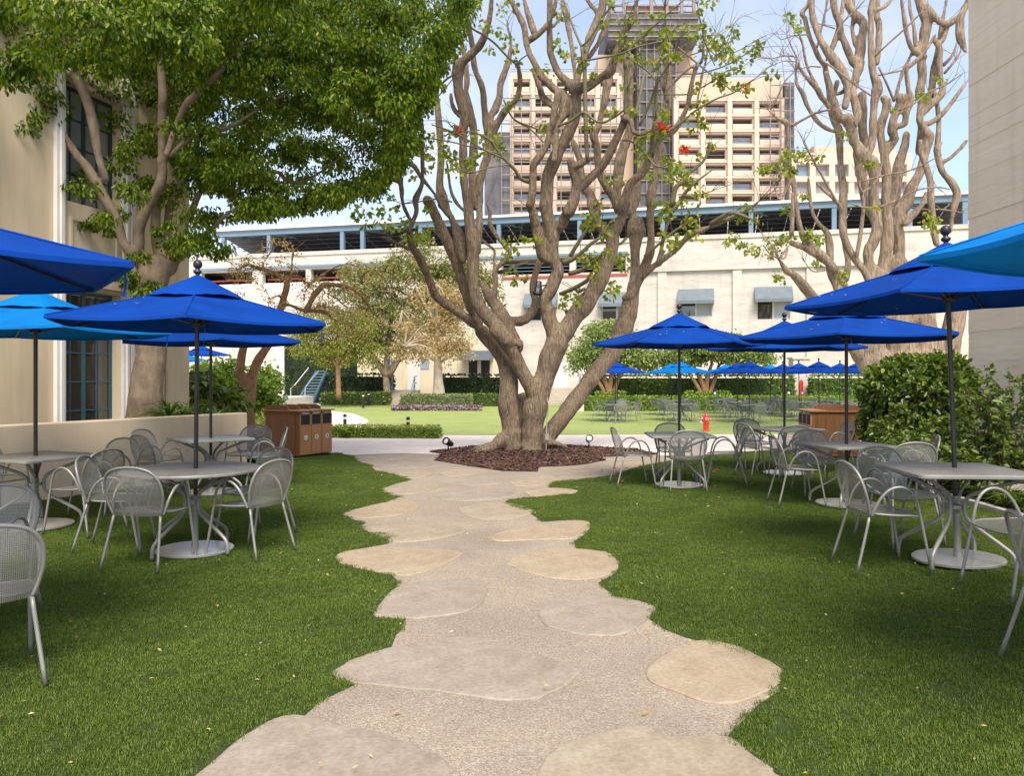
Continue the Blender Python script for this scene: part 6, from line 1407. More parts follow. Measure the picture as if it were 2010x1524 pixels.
def fill(poly, n, ybox, depth, rlo, rhi, keep=lambda x, y: True):
    k = 0
    x0, x1 = min(q[0] for q in poly), max(q[0] for q in poly)
    while k < n:
        px, py = random.uniform(x0, x1), random.uniform(*ybox)
        if not inpoly(px, py, poly) or not keep(px, py): continue
        t = random.random(); Y = FY + depth[0] + (depth[1] - depth[0]) * t
        cl.append(at(px, py, Y)); rc.append(random.uniform(rlo, rhi)); k += 1
def lobes(poly, n, ybox, depth, Rlo, Rhi, nspray, keep=lambda x, y: True):
    """boughs: each a rounded mass of leaf sprays on its upper and outer side, with gaps between boughs"""
    k = 0; x0, x1 = min(q[0] for q in poly), max(q[0] for q in poly)
    while k < n:
        px, py = random.uniform(x0, x1), random.uniform(*ybox)
        if not inpoly(px, py, poly) or not keep(px, py): continue
        Y = random.uniform(FY + depth[0], FY + depth[1]); c0 = at(px, py, Y); R_ = random.uniform(Rlo, Rhi); k += 1
        for _ in range(nspray):
            v = Vector((random.gauss(0, 1), random.gauss(0, 1), random.gauss(.25, .8))).normalized() * R_ * random.uniform(.55, 1.0); v.z *= .6
            cl.append(c0 + v); rc.append(random.uniform(.16, .34))
lobes(dense, 88, (10, 398), (-1.8, 2.8), .5, .9, 9, lambda x, y: inpoly(x + 20, y + 22, dense) and not (x < 330 and y > 90 and random.random() < .5))
fill(dense, 125, (-40, 405), (1.0, 3.6), .30, .55)
lobes(dense, 13, (-40, 130), (-5.0, -2.6), .35, .6, 8, lambda x, y: x < 640)
fill(dense, 60, (-700, -60), (-4.0, 3.5), .45, .8)
lobes(sparse, 13, (110, 300), (-1.2, .6), .3, .5, 6, lambda x, y: x < 120 or x > 245)
fill(sparse, 46, (110, 520), (-1.2, .8), .16, .32, lambda x, y: not (120 < x < 245 and 215 < y < 415 and random.random() < .6))
# fringe of hanging sprays along the lower edge
for i in range(150):
    j = random.randrange(2, 13); a, b = dense[j], dense[j + 1]; t = random.random()
    cl.append(at(a[0] + (b[0] - a[0]) * t + random.uniform(-14, 10), a[1] + (b[1] - a[1]) * t + random.uniform(-16, 14), FY + random.uniform(-1.6, 2.4))); rc.append(random.uniform(.14, .3))
for x, y in ((275, 505), (300, 560), (250, 540), (240, 590 - 50), (330, 480), (360, 470), (385, 480), (410, 470), (335, 440), (310, 455), (215, 455), (180, 445), (160, 440), (200, 430), (150, 425), (230, 420), (260, 560), (280, 575), (345, 500), (425, 495), (440, 490)):
    cl.append(at(x, y, FY - .5 + random.uniform(-.3, .3))); rc.append(random.uniform(.12, .22))
per = [int(70 + 900 * r * r * 1.1) for r in rc]
C, A = clumps(cl, rc, per, .62, 1.25); leaves('crown', C, A, .078, .50, M['ficus'], ft)
# ================================================================== smaller trees, hedges, shrubs
# ---- twisted small tree behind the planter wall
WY = 19.0
wt = thing('twisted_tree', 'small reddish tree with two trunks and twisted bare branches behind the bins', 'tree', tuple(gp(490, 740 + FPX * 1.66 / WY)))
c = lambda z, d0, d1, *p: limb(z, WY, d0, d1, p)
LW = [c('W', 0, 0, (640, 1900, 90), (620, 1600, 70), (600, 1480, 58), (590, 1350, 55), (560, 1270, 50), (570, 1150, 46), (592, 1030, 42), (640, 900, 38)),
      c('W', .1, .3, (640, 1600, 72), (655, 1450, 62), (680, 1300, 58), (740, 1150, 52), (800, 1050, 50), (880, 920, 42), (940, 720, 38), (970, 600, 36), (1000, 500, 36), (1020, 400, 38), (1010, 345, 36)),
      c('W', 0, -.1, (560, 1280, 40), (515, 1300, 26), (500, 1290, 14)), c('W', .3, -.3, (1000, 350, 32), (960, 320, 28), (860, 270, 26), (780, 245, 26), (700, 220, 25), (640, 200, 20), (580, 220, 16), (530, 250, 12), (480, 190, 8), (380, 140, 6)),
      c('W', .3, .4, (1040, 360, 26), (1062, 300, 20), (1070, 200, 15), (1080, 100, 15), (1090, 50, 9)), c('W', .3, -.2, (980, 600, 24), (1050, 600, 20), (1150, 640, 20), (1250, 655, 25), (1400, 670, 25), (1480, 740, 14), (1560, 760, 11), (1650, 810, 9), (1680, 900, 6)),
      c('W', 0, .8, (1200, 660, 30), (1240, 600, 32), (1290, 500, 36), (1350, 430, 36), (1400, 400, 36), (1500, 400, 29), (1620, 420, 26), (1720, 470, 23), (1800, 560, 20), (1850, 650, 18), (1910, 710, 14), (1955, 775, 9)),
      c('W', .2, 1.0, (1190, 560, 14), (1210, 450, 13), (1300, 350, 15), (1450, 250, 14), (1600, 195, 12), (1750, 230, 9), (1900, 290, 7), (1990, 330, 5)), c('W', .4, .6, (1330, 450, 12), (1340, 480, 12), (1430, 490, 12), (1550, 570, 12), (1650, 670, 10), (1700, 760, 7)),
      c('W', -.3, -.6, (700, 225, 14), (620, 250, 12), (540, 290, 10), (470, 330, 7), (420, 340, 4)), c('W', 0, .4, (1080, 310, 20), (1150, 320, 18), (1210, 370, 14), (1240, 390, 10)), c('W', .2, .1, (1000, 520, 16), (920, 510, 14), (860, 540, 9)),
      c('W', .1, .1, (790, 230, 16), (790, 190, 12), (830, 120, 9), (890, 40, 6), (910, 10, 4)), c('W', .4, .8, (1290, 640, 18), (1340, 610, 12), (1420, 620, 10), (1520, 680, 8), (1590, 690, 4))]
build_wood(wt, LW, M['bark_red'], M['bark_red'], 0.03, disp=0.01, fs=6)
cl = []
for L_ in LW[3:]:
    for p, r in L_[1:]:
        for _ in range(2): cl.append(p + Vector((random.gauss(0, .22), random.gauss(0, .25), random.gauss(0, .16))))
C, A = clumps(cl, .16, 16, .8, .3); leaves('crown', C, A, .075, .5, M['dry'], wt)
mb = MB()
for L_ in LW[3:]:
    for p, r in L_[1:]:
        for _ in range(3):
            q = p - wt.location; e = Vector((random.gauss(0, .3), random.gauss(0, .3), random.gauss(.05, .22)))
            mb.tube([q, q + e * .5 + Vector((0, 0, random.uniform(-.05, .05))), q + e], [.009, .007, .004], 4, 2)
kind(mb.build('twigs', M['bark_red'], wt), 'stuff')

def far_tree(name, label, bx_, by_, Y, trunk, blobs, m, mb_, n_clump, per, rc_, size, wr=.5, droop=.4, extra=None, fork=6, group=None):
    """trunk: list of pixel limbs; blobs: (px, py, rx, ry) ellipses of the crown"""
    base = at(bx_, by_, Y); base.z = gz(base.x, Y)
    t = thing(name, label, 'tree', tuple(base), group=group)
    w = MB(); tips = []
    for L_ in trunk:
        P = [at(x, y, Y + d) - base for x, y, r, d in L_]; w.tube(P, [r / FPX * Y for x, y, r, d in L_], 8, 4); tips.append(P[-1])
    cs = []
    tot = sum(b[2] * b[3] for b in blobs)
    for (px, py, rx, ry) in blobs:
        k = max(2, int(n_clump * rx * ry / tot))
        for _ in range(k):
            v = Vector((random.gauss(0, 1), random.gauss(0, 1), random.gauss(0, 1))).normalized() * random.random() ** .4
            cs.append(at(px + v.x * rx, py - v.z * ry, Y + v.y * rx * .8 / FPX * Y))
    for q in random.sample(cs, min(len(cs), fork * len(tips))):
        a = min(tips, key=lambda t_: (t_ - (q - base)).length); e = q - base
        w.tube([a, a.lerp(e, .5) + Vector((0, 0, .12 * (e - a).length)), e], [.05 * Y / 50, .03 * Y / 50, .012 * Y / 50], 5, 3)
    w.build('trunk', mb_, t, smooth=True)
    C, A = clumps(cs, RNG.uniform(rc_ * .7, rc_ * 1.3, len(cs)), per, .65, droop); leaves('crown', C, A, size, wr, m, t)
    if extra:
        m2, n2, s2 = extra
        C, A = clumps(random.sample(cs, min(len(cs), n2)), rc_ * .8, per // 2, .65, droop); leaves('crown_tint', C, A, s2, wr, m2, t)
    return t
far_tree('mixed_tree', 'broad olive and rust tinted tree in front of the parking building', 760, 775, 52,
         [[(760, 778, 7, 0), (758, 730, 6, 0), (765, 650, 5, 0), (770, 600, 4, 0)], [(762, 740, 7, 0), (800, 670, 6, .5), (830, 600, 4, .5)], [(760, 740, 7, 0), (720, 680, 5, .4), (700, 620, 4, .4)]],
         [(770, 560, 95, 75), (720, 600, 60, 75), (830, 520, 70, 55), (860, 600, 60, 80), (790, 640, 80, 60), (900, 560, 50, 60), (740, 680, 55, 40), (930, 545, 45, 45), (700, 560, 45, 40), (950, 590, 35, 50)],
         M['olive'], M['bark_far'], 420, 44, .75, .26, .4, extra=(M['shrub'], 150, .24))
far_tree('dry_tree', 'pale-trunked tree with dry orange leaves rising from the clipped hedge', 862, 783, 46.5,
         [[(862, 784, 13, 0), (860, 740, 9, 0), (859, 690, 6, 0), (858, 620, 4.5, 0), (856, 560, 3, 0)], [(860, 700, 4, 0), (820, 650, 2.5, .4), (790, 610, 1.6, .6)], [(859, 690, 4, 0), (895, 650, 2.5, -.4), (925, 620, 1.6, -.5)],
          [(858, 640, 3, 0), (830, 590, 2, -.3), (815, 560, 1.3, -.3)], [(858, 650, 3, 0), (885, 600, 2, .3), (900, 570, 1.3, .3)], [(860, 712, 3, 0), (825, 690, 2, -.5), (795, 680, 1.2, -.7)], [(860, 715, 3, 0), (900, 690, 2, .5), (925, 688, 1.2, .7)]],
         [(855, 590, 55, 50), (820, 650, 50, 45), (890, 650, 48, 45), (850, 690, 60, 28), (905, 690, 32, 22), (800, 690, 35, 20), (900, 600, 35, 40)],
         M['dry'], M['bark_pale'], 230, 30, .55, .18, .45, fork=9)
far_tree('slender_tree', 'yellow-green tree with slim trunk beside the blue steel stairs', 665, 783, 47,
         [[(665, 785, 5.5, 0), (664, 740, 5, 0), (663, 690, 4, 0), (660, 640, 2.5, 0)], [(664, 725, 3.5, 0), (630, 670, 2.5, .3), (600, 640, 1.5, .3)], [(664, 725, 3.5, 0), (700, 670, 2.5, -.3), (725, 640, 1.5, -.3)]],
         [(620, 680, 52, 42), (670, 680, 55, 45), (700, 640, 50, 40), (640, 630, 55, 32), (600, 660, 36, 34), (715, 690, 34, 32)],
         M['willow'], M['bark_red'], 300, 36, .6, .16, .42, droop=.9)
for bx_, bl, lab in ((1196, [(1170, 690, 55, 38), (1215, 680, 50, 38), (1195, 660, 55, 30), (1150, 705, 38, 26), (1245, 700, 40, 28), (1180, 645, 30, 18), (1270, 705, 30, 24)], 'round green tree with orange forked trunks beside the big coral tree'),
                     (1385, [(1350, 690, 50, 26), (1400, 685, 62, 28), (1450, 690, 52, 26), (1380, 672, 50, 20), (1310, 700, 34, 22), (1490, 695, 40, 22), (1420, 668, 40, 16)], 'round green tree with orange forked trunks behind the cyan umbrellas')):
    far_tree('round_tree', lab, bx_, 782, 47,
             [[(bx_, 786, 6, 0), (bx_ - 6, 755, 5, 0), (bx_ - 22, 722, 3.5, .3)], [(bx_ + 1, 786, 6, 0), (bx_ + 2, 750, 5, 0), (bx_ + 12, 715, 3, -.3)], [(bx_ + 3, 786, 5, .2), (bx_ + 16, 750, 4, .2), (bx_ + 26, 718, 3, .2)], [(bx_ - 3, 786, 5, -.2), (bx_ - 18, 755, 3.5, -.2), (bx_ - 32, 735, 2.5, -.2)]],
             bl, M['roundtree'], M['bark_red'], 300, 42, .55, .20, .5, group='round trees before the far hedge')

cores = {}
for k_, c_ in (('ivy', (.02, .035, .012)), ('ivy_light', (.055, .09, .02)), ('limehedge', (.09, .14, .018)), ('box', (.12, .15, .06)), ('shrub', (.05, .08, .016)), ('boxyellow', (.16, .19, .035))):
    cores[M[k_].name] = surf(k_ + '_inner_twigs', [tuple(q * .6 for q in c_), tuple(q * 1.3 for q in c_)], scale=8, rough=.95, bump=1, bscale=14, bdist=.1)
def hedge(name, label, cat, pts, width, height, m, size, dens, wr=.6, top=None, mtop=None, z0=None, jag=.06):
    """clipped hedge along pts (world x,y): a twiggy core with leaves standing out of it"""
    base = Vector((pts[0][0], pts[0][1], gz(*pts[0]) if z0 is None else z0)); t = thing(name, label, cat, tuple(base))
    core = MB(); C, A, CT, AT = [], [], [], []
    for a, b in zip(pts, pts[1:]):
        a, b = Vector(a), Vector(b); L_ = (b - a).length; d = (b - a) / L_; n = Vector((d.y, -d.x)); g = base.z
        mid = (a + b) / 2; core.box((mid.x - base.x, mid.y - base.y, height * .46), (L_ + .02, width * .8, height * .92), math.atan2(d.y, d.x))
        def rnd(): return random.uniform(-jag, jag)
        for _ in range(int(L_ * height * dens)):
            u, h = random.uniform(0, L_), random.uniform(.02, height); p = a + d * u + n * (width / 2 + rnd()); C.append((p.x, p.y, g + h)); A.append((n.x * .5 + random.gauss(0, .5), n.y * .5 + random.gauss(0, .5), random.gauss(.1, .6)))
        for _ in range(int(L_ * width * dens)):
            u, v = random.uniform(0, L_), random.uniform(-width / 2, width / 2); p = a + d * u + n * v
            (CT if mtop else C).append((p.x, p.y, g + height + rnd())); (AT if mtop else A).append((random.gauss(0, .6), random.gauss(0, .6), .6))
        for e, s in ((a, -1), (b, 1)):
            for _ in range(int(width * height * dens)):
                p = e + d * s * rnd() + n * random.uniform(-width / 2, width / 2); C.append((p.x, p.y, g + random.uniform(0, height))); A.append((d.x * s, d.y * s, random.gauss(0, .6)))
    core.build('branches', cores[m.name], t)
    leaves('foliage', C, A, size, wr, m, t)
    if mtop: leaves('new_growth', CT, AT, size, wr, mtop, t)
    return t
def W(px, py): return tuple(gp(px, py).xy)
def X(px, Y): return ((px - CX) / FPX * Y, Y)
hedge('ivy_hedge', 'dark ivy covered fence between the blue stairs and the concrete steps', 'hedge', [X(640, 57), X(772, 57)], .8, 2.05, M['ivy'], .22, 42)
hedge('ivy_hedge', 'dark ivy hedge behind the pale-trunked tree', 'hedge', [X(866, 57), X(990, 56)], .8, 2.0, M['ivy'], .22, 42)
hedge('green_screen', 'tall dark green screen fence behind the blue stairs', 'hedge', [X(560, 58.5), X(700, 58.5)], .4, 4.6, M['ivy'], .16, 40)
hedge('tall_hedge', 'long tall clipped hedge behind the far lawn umbrellas', 'hedge', [X(1150, 50), X(1556, 49)], 1.0, 1.95, M['ivy_light'], .20, 46)
hedge('tall_hedge', 'tall clipped hedge to the right of the red wall cabinet', 'hedge', [X(1590, 49), X(1760, 48.5)], 1.0, 1.95, M['ivy_light'], .20, 46)
hedge('lime_hedge', 'low lime green hedge along the back of the far lawn', 'hedge', [X(1146, 43.2), X(1720, 43.2)], .9, .78, M['limehedge'], .13, 95)
hedge('clipped_hedge', 'low clipped grey-green hedge round the pale-trunked tree', 'hedge', [X(791, 45.6), X(924, 45.6)], 2.2, .82, M['box'], .12, 120)
hedge('low_hedge', 'low dark hedge beside the clipped one, in front of the entrance', 'hedge', [X(926, 50), X(985, 50)], 1.0, .75, M['shrub'], .14, 80)
hedge('low_hedge', 'low dark planting under the slender tree', 'hedge', [X(634, 52), X(765, 52)], 1.2, .8, M['shrub'], .16, 60)
hedge('border_hedge', 'low boxwood border with yellow tips between plaza and far lawn', 'hedge', [X(640, 23.6), X(862, 23.2)], .75, .32, M['limehedge'], .06, 520, mtop=M['boxyellow'])
hedge('pale_hedge', 'pale yellow-green hedge behind the wooden bins', 'hedge', [X(445, 27.5), X(592, 27)], 1.4, .62, M['boxyellow'], .08, 300)
hedge('round_bush', 'low rounded bush under the round trees', 'hedge', [X(1172, 45.5), X(1226, 45.5)], .9, 1.0, M['limehedge'], .13, 80)
hedge('round_bush', 'low bush at the foot of the second round tree', 'hedge', [X(1345, 45.5), X(1430, 45.5)], .9, 1.0, M['limehedge'], .13, 80)
def bush(name, label, cat, blobs, m, n, per, rc_, size, wr=.55, droop=.2, base=None, stems=8, mt=None):
    """blobs: (px, py, Y, rx, ry) in photo pixels at distance Y"""
    b0 = blobs[0]; bp = Vector(base) if base else Vector((at(b0[0], b0[1], b0[2]).x, b0[2], gz(at(b0[0], 0, b0[2]).x, b0[2])))
    t = thing(name, label, cat, tuple(bp)); cs = []
    tot = sum(b[3] * b[4] for b in blobs)
    for px, py, Y, rx, ry in blobs:
        for _ in range(max(2, int(n * rx * ry / tot))):
            v = Vector((random.gauss(0, 1), random.gauss(0, 1), random.gauss(0, 1))).normalized() * random.random() ** .3
            cs.append(at(px + v.x * rx, py - v.z * ry, Y + v.y * rx * .6 / FPX * Y))
    w = MB()
    for q in random.sample(cs, min(stems, len(cs))):
        e = q - bp; s0 = Vector((random.uniform(-.15, .15) + e.x * .5, random.uniform(-.1, .1) + e.y * .5, 0)); w.tube([s0, s0.lerp(e, .5) + Vector((0, 0, .1)), e], [.018, .013, .006], 6, 4)
    w.build('stems', M['bark_far'], t, smooth=True)
    C, A = clumps(cs, RNG.uniform(rc_ * .7, rc_ * 1.3, len(cs)), per, .75, droop); leaves('foliage', C, A, size, wr, m, t)
    if mt:
        top = sorted(cs, key=lambda q: -(q.z / q.y))[:len(cs) // 3]; C, A = clumps([q + Vector((0, 0, .06)) for q in top], rc_ * .8, per // 2, .6, -.3); leaves('new_growth', C, A, size, wr, mt, t)
    return t
# right-hand bed
rbed = [(5.70, 2.2), (5.70, 9.0), (5.76, 10.9), (6.44, 12.6), (7.24, 16.2), (8.09, 17.5), (8.09, 2.2)]
kind(sheet('planting_bed', rbed, 0.03, M['soil'], .6, thick=.05), 'structure')
cb = thing('curb', 'thin concrete curb between the turf and the strap-leaf plants', 'curb', (5.68, 6, 0))
mb = MB(); cpts = [(5.69, 2.2), (5.67, 5), (5.67, 9.0), (5.73, 10.9), (6.41, 12.6), (7.21, 16.2)]
for a, b in zip(cpts, cpts[1:]):
    n = max(1, int(math.hypot(b[0] - a[0], b[1] - a[1]) / .9))
    for k in range(n):
        p = Vector(a).lerp(Vector(b), (k + .5) / n); d = Vector(b) - Vector(a); m1 = MB(); m1.box((p.x - 5.68, p.y - 6, gz(p.x, p.y) + .015), (d.length / n - .004, .09, .11), math.atan2(d.y, d.x)); m1.build('curb_stone', M['pathedge'], cb)
bush('leafy_hedge', 'tall leafy green shrub with lime new growth beside the concrete wall', 'shrub',
     [(1790, 760, 12.6, 88, 58), (1850, 780, 12.0, 60, 75), (1745, 780, 13.2, 50, 55), (1800, 850, 12.0, 80, 48), (1860, 870, 11.4, 55, 40), (1730, 840, 13.0, 38, 42)], M['shrub'], 400, 52, .22, .105, .56, .35, stems=16, mt=M['shrub_bright'])
bush('leafy_hedge', 'dark low undergrowth at the foot of the leafy shrub', 'shrub', [(1790, 885, 11.2, 70, 20), (1860, 905, 10.4, 60, 24), (1740, 880, 12.2, 40, 18), (1930, 930, 10.2, 60, 20)], M['shrub'], 90, 34, .16, .09, .5, .2, stems=6)
# camellia: long stems with leaves along them
cmb = Vector((6.35, 10.3, gz(6.35, 10.3) + .03)); cm_ = thing('camellia', 'open camellia shrub with dark glossy leaves against the concrete wall', 'shrub', tuple(cmb))
w = MB(); C, A = [], []
for i in range(30):
    tip = at(random.uniform(1868, 2030), random.uniform(722, 900), random.uniform(9.9, 11.0)); s0 = cmb + Vector((random.uniform(-.35, .5), random.uniform(-.3, .3), 0))
    md = s0.lerp(tip, .5) + Vector((random.uniform(-.12, .12), random.uniform(-.1, .1), .15)); P, R_ = catmull([s0, md, tip], [.012, .009, .004], 14)
    w.tube([p - cmb for p in P], R_, 5, smooth=False)
    for j, p in enumerate(P[6:]):
        for _ in range(3 if j > 6 else 2):
            C.append(p + Vector((random.gauss(0, .035), random.gauss(0, .035), random.gauss(0, .03)))); A.append((random.gauss(0, .8), random.gauss(0, .8), random.gauss(.15, .35)))
w.build('stems', M['bark_far'], cm_, smooth=True); leaves('foliage', C, A, .10, .52, M['shrub'], cm_)
# broken pipe/edging seen under the camellia
tag(MB().box((0, 0, 0), (.8, .07, .07), rad(-28)).build('garden_pipe', M['pathedge']), 'short pale pipe lying under the camellia by the wall', 'pipe').location = (6.3, 9.9, gz(6.3, 9.9) + .22)

def strap_plant(name, label, spots, m, nblade, length, width, cat='plant', group=None):
    for i, (x, y, z) in enumerate(spots):
        t = thing(name, label if isinstance(label, str) else label[i], cat, (x, y, z), group=group); V, F = [], []
        for b in range(nblade):
            a = random.uniform(0, 6.283); L_ = length * random.uniform(.6, 1.15); up = random.uniform(.35, 1.0); wd = width * random.uniform(.7, 1.2); seg = 7
            dx, dy = math.cos(a), math.sin(a)
            for s in range(seg + 1):
                q = s / seg; r = L_ * (q * (1 - up * .55) + .18 * q * q); h = L_ * up * (1.35 * q - 1.05 * q * q * (1.15 - .35 * up)); ww = wd * (1 - q ** 2.5) * (.6 + .4 * min(1, q * 4)) + .001
                V += [(dx * r - dy * ww, dy * r + dx * ww, h + .006), (dx * r, dy * r, h), (dx * r + dy * ww, dy * r - dx * ww, h + .006)]
                if s:
                    k = len(V) - 6; F += [(k, k + 1, k + 4, k + 3), (k + 1, k + 2, k + 5, k + 4)]
        npmesh('leaf_clump', np.array(V), np.array(F), 4, m, t)
sp = []
for px, py in ((1868, 985), (1905, 1000), (1945, 990), (1985, 1010), (1890, 965), (1930, 960), (1970, 970), (2005, 965), (1860, 955), (1995, 1035), (1840, 940), (2010, 990)):
    q = gp(px, py); sp.append((max(q.x, 5.95), q.y, q.z + .03))
sp.sort(key=lambda q: q[1]); ORD = ['nearest', 'second', 'third', 'fourth', 'fifth', 'sixth', 'seventh', 'eighth', 'ninth', 'tenth', 'eleventh', 'farthest']
strap_plant('strap_leaf_plant', ['%s clump of arching strap leaves along the curb, counting away from the viewer' % w_ for w_ in ORD], sp, M['strap'], 34, .5, .017, group='strap-leaf clumps along the curb')
sp = []
for px, py in ((1700, 880), (1730, 888), (1758, 895), (1785, 905)):
    q = gp(px, py); sp.append((q.x + .25, q.y, q.z + .03))
strap_plant('strap_leaf_plant', ['%s low strap-leaf clump from the bin at the foot of the leafy shrub' % w_ for w_ in ('nearest', 'second', 'third', 'farthest')], sp, M['strap'], 30, .42, .015, group='strap-leaf clumps below the shrub')
strap_plant('strap_leaf_plant', ['%s clump of broad strap leaves from the ficus trunk behind the planter wall' % w_ for w_ in ('nearest', 'second', 'third', 'farthest')], [(at(332, 812, 12.8).x, 12.8, .86), (at(360, 812, 13.2).x, 13.2, .86), (at(398, 812, 13.6).x, 13.6, .80), (at(425, 812, 13.8).x, 13.8, .78)], M['strap'], 44, .62, .024, group='strap-leaf clumps behind the planter wall')
strap_plant('yellow_flax', 'bright yellow-green spiky plant in the boxwood border', [X(677, 23.1) + (gz(*X(677, 23.1)) + .12,)], M['limehedge'], 40, .42, .02)
bush('bright_shrub', 'bright lime green shrub behind the twisted tree', 'shrub', [(440, 760, 23, 60, 46), (520, 765, 24, 32, 44), (475, 775, 23.5, 60, 36), (405, 750, 24, 36, 36)], M['shrub_bright'], 260, 46, .32, .14, .5, .2)
bush('large_leaf_shrub', 'dark large-leaved shrub behind the planter wall by the poles', 'shrub', [(385, 775, 16.5, 30, 36), (420, 785, 16.8, 32, 26), (445, 790, 17.2, 26, 22)], M['shrub'], 100, 30, .24, .18, .6, .3)
def flower_bed(name, label, px0, px1, Y, depth, h, n, size):
    base = Vector(X((px0 + px1) / 2, Y) + (gz(*X((px0 + px1) / 2, Y)),)); t = thing(name, label, 'flowers', tuple(base)); C = []
    for _ in range(n): x = X(random.uniform(px0, px1), Y)[0]; C.append((x, Y + random.uniform(-depth, depth) / 2, base.z + random.uniform(.02, h)))
    leaves('blooms', C, RNG.normal(size=(n, 3)) + np.array([0, 0, 1.2]), size, .9, M['flower'], t)
    leaves('foliage', np.array(C[: n // 2]) - np.array([0, 0, .05]), RNG.normal(size=(n // 2, 3)), size * 1.2, .5, M['box'], t)
flower_bed('flower_bed', 'band of purple flowers at the foot of the clipped hedge', 770, 946, 43.6, 1.0, .28, 2600, .12)
flower_bed('flower_bed', 'purple flowers spilling beside the wall end and the bins', 498, 540, 18.5, 1.2, .45, 700, .08)
flower_bed('flower_bed', 'pale purple flowers before the hedge by the red cabinet', 1440, 1640, 46.5, .6, .75, 900, .14)

# ================================================================== bins, hydrant, lamps and other fittings
def wood_bins(name, label, loc, rz, strips):
    t = thing(name, label, 'bins', loc, rz, 'wooden bin units')
    w, d, h = 0.96, 0.98, 0.93            # front faces -y
    mb = MB(); mb.box((0, d / 2, h / 2 + .02), (w, d - .06, h - .04)); mb.build('cabinet', M['wood'], t)
    for s in (-1, 1):
        mb = MB(); mb.box((s * (w / 2 + .008), d / 2 + .02, h / 2 + .01), (.012, d - .22, h - .20)); mb.build('side_panel', M['wood'], t)
    mb = MB(); mb.box((0, d / 2, h + .012), (w + .09, d + .07, .026)); mb.build('top', M['wood_light'], t)
    cw = w / 3
    for k in range(3):
        cx_ = -w / 2 + cw * (k + .5)
        mb = MB(); mb.box((cx_, .012, .345), (cw - .018, .026, .58)); dr = mb.build('door', M['wood_light'], t)
        mb = MB()
        mb.box((cx_ - cw / 2 + .015, .015, .755), (.022, .03, .225)); mb.box((cx_ + cw / 2 - .015, .015, .755), (.022, .03, .225)); mb.box((cx_, .015, .892), (cw - .055, .03, .055)); mb.box((cx_, .015, .648), (cw - .055, .03, .02))
        mb.build('slot_frame', M['wood_light'], t)
        mb = MB(); mb.box((cx_, .022, .762), (cw - .054, .008, .203)); mb.build('slot', M['dark'], t)
        col = strips[k]
        mb = MB(); mb.box((cx_, -.003, .893), (cw * .62, .004, .042)); st = mb.build('sign_strip', col, t)
        for j in range(4):
            mb = MB(); mb.box((cx_ - cw * .2 + .037 * j, -.0065, .893), (.022 if j else .026, .002, .018 if j else .028)); mb.build('sign_mark', M['white'], st)
        Rm = Matrix.Translation((cx_, -.004, .40)) @ Matrix.Rotation(rad(90), 4, 'X')
        mb = MB(); mb.lathe([(.058, 0), (.058, .003)], 24, M=Rm); dk = mb.build('disc', M['white'] if k != 1 else M['disc_green'], dr)
        mb = MB()
        for j in range(24):
            a0, a1 = rad(15 * j), rad(15 * j + 15); P = [(r * math.cos(a), r * math.sin(a), .004) for r in (.050, .056) for a in (a0, a1)]
            mb.add([Rm @ Vector(q) for q in P], [(0, 2, 3, 1)])
        mb.build('disc_ring', (M['strip_blue'], M['strip_green'], M['dark'])[k], dk)
        mb = MB()
        if k == 0:
            for j in range(3):
                a = rad(90 + 120 * j); p = Vector((.022 * math.cos(a), .022 * math.sin(a), .0045)); e = Vector((-math.sin(a), math.cos(a), 0)); n_ = Vector((math.cos(a), math.sin(a), 0))
                mb.add([Rm @ q for q in (p - e * .018 - n_ * .006, p + e * .01 - n_ * .006, p + e * .024, p + e * .01 + n_ * .008, p - e * .018 + n_ * .006)], [(0, 1, 2, 3, 4)])
        elif k == 1:
            P = [Vector((.02 * math.cos(rad(a)) - (.01 if a % 60 else 0), .034 * math.sin(rad(a)), .0045)) for a in range(0, 360, 30)]; mb.add([Rm @ q for q in P], [tuple(range(12))])
        else:
            for sx, sy, ww, hh in ((0, -.006, .030, .046), (0, .024, .040, .007), (0, .033, .014, .006)):
                mb.add([Rm @ Vector((sx + a * ww / 2, sy + b * hh / 2, .0045)) for a, b in ((-1, -1), (1, -1), (1, 1), (-1, 1))], [(0, 1, 2, 3)])
        mb.build('disc_symbol', (M['strip_blue'], M['strip_green'], M['dark'])[k], dk)
    for k in range(4):                    # curved fences on the lid that keep trays in place
        x = -w / 2 + .012 + (w - .024) * k / 3; P = [(.30, 0), (.325, .045), (.37, .078), (.43, .09), (d - .02, .09), (d - .02, 0)]
        mb = MB(); n = len(P); V_ = [(x + s * .009, y, h + .026 + z) for s in (-1, 1) for y, z in P]; mb.add(V_, [tuple(range(n))[::-1], tuple(range(n, 2 * n))] + [(i, (i + 1) % n, n + (i + 1) % n, n + i) for i in range(n)]); mb.build('lid_fence', M['wood'], t)
        mb = MB()
        for (y0, z0), (y1, z1) in zip(P, P[1:-1]): mb.add([(x - .0095, y0, h + .027 + z0), (x + .0095, y0, h + .027 + z0), (x + .0095, y1, h + .027 + z1), (x - .0095, y1, h + .027 + z1)], [(0, 1, 2, 3)])
        mb.build('fence_edge', M['wood_light'], t)
    mb = MB(); mb.box((0, d / 2, .012), (w - .02, d - .1, .03)); mb.build('plinth', M['dark'], t)
    return t
M['strip_blue'] = surf('blue_violet_sign', [(0.12, 0.12, 0.36), (0.15, 0.15, 0.42)], scale=5, rough=.5); M['strip_green'] = surf('green_sign', [(0.16, 0.33, 0.08), (0.2, 0.38, 0.1)], scale=5, rough=.5)
M['strip_black'] = surf('dark_sign', [(0.03, 0.03, 0.03), (0.05, 0.05, 0.05)], scale=5, rough=.5); M['disc_green'] = surf('pale_green_disc', [(0.62, 0.68, 0.42), (0.66, 0.72, 0.46)], scale=5, rough=.5)
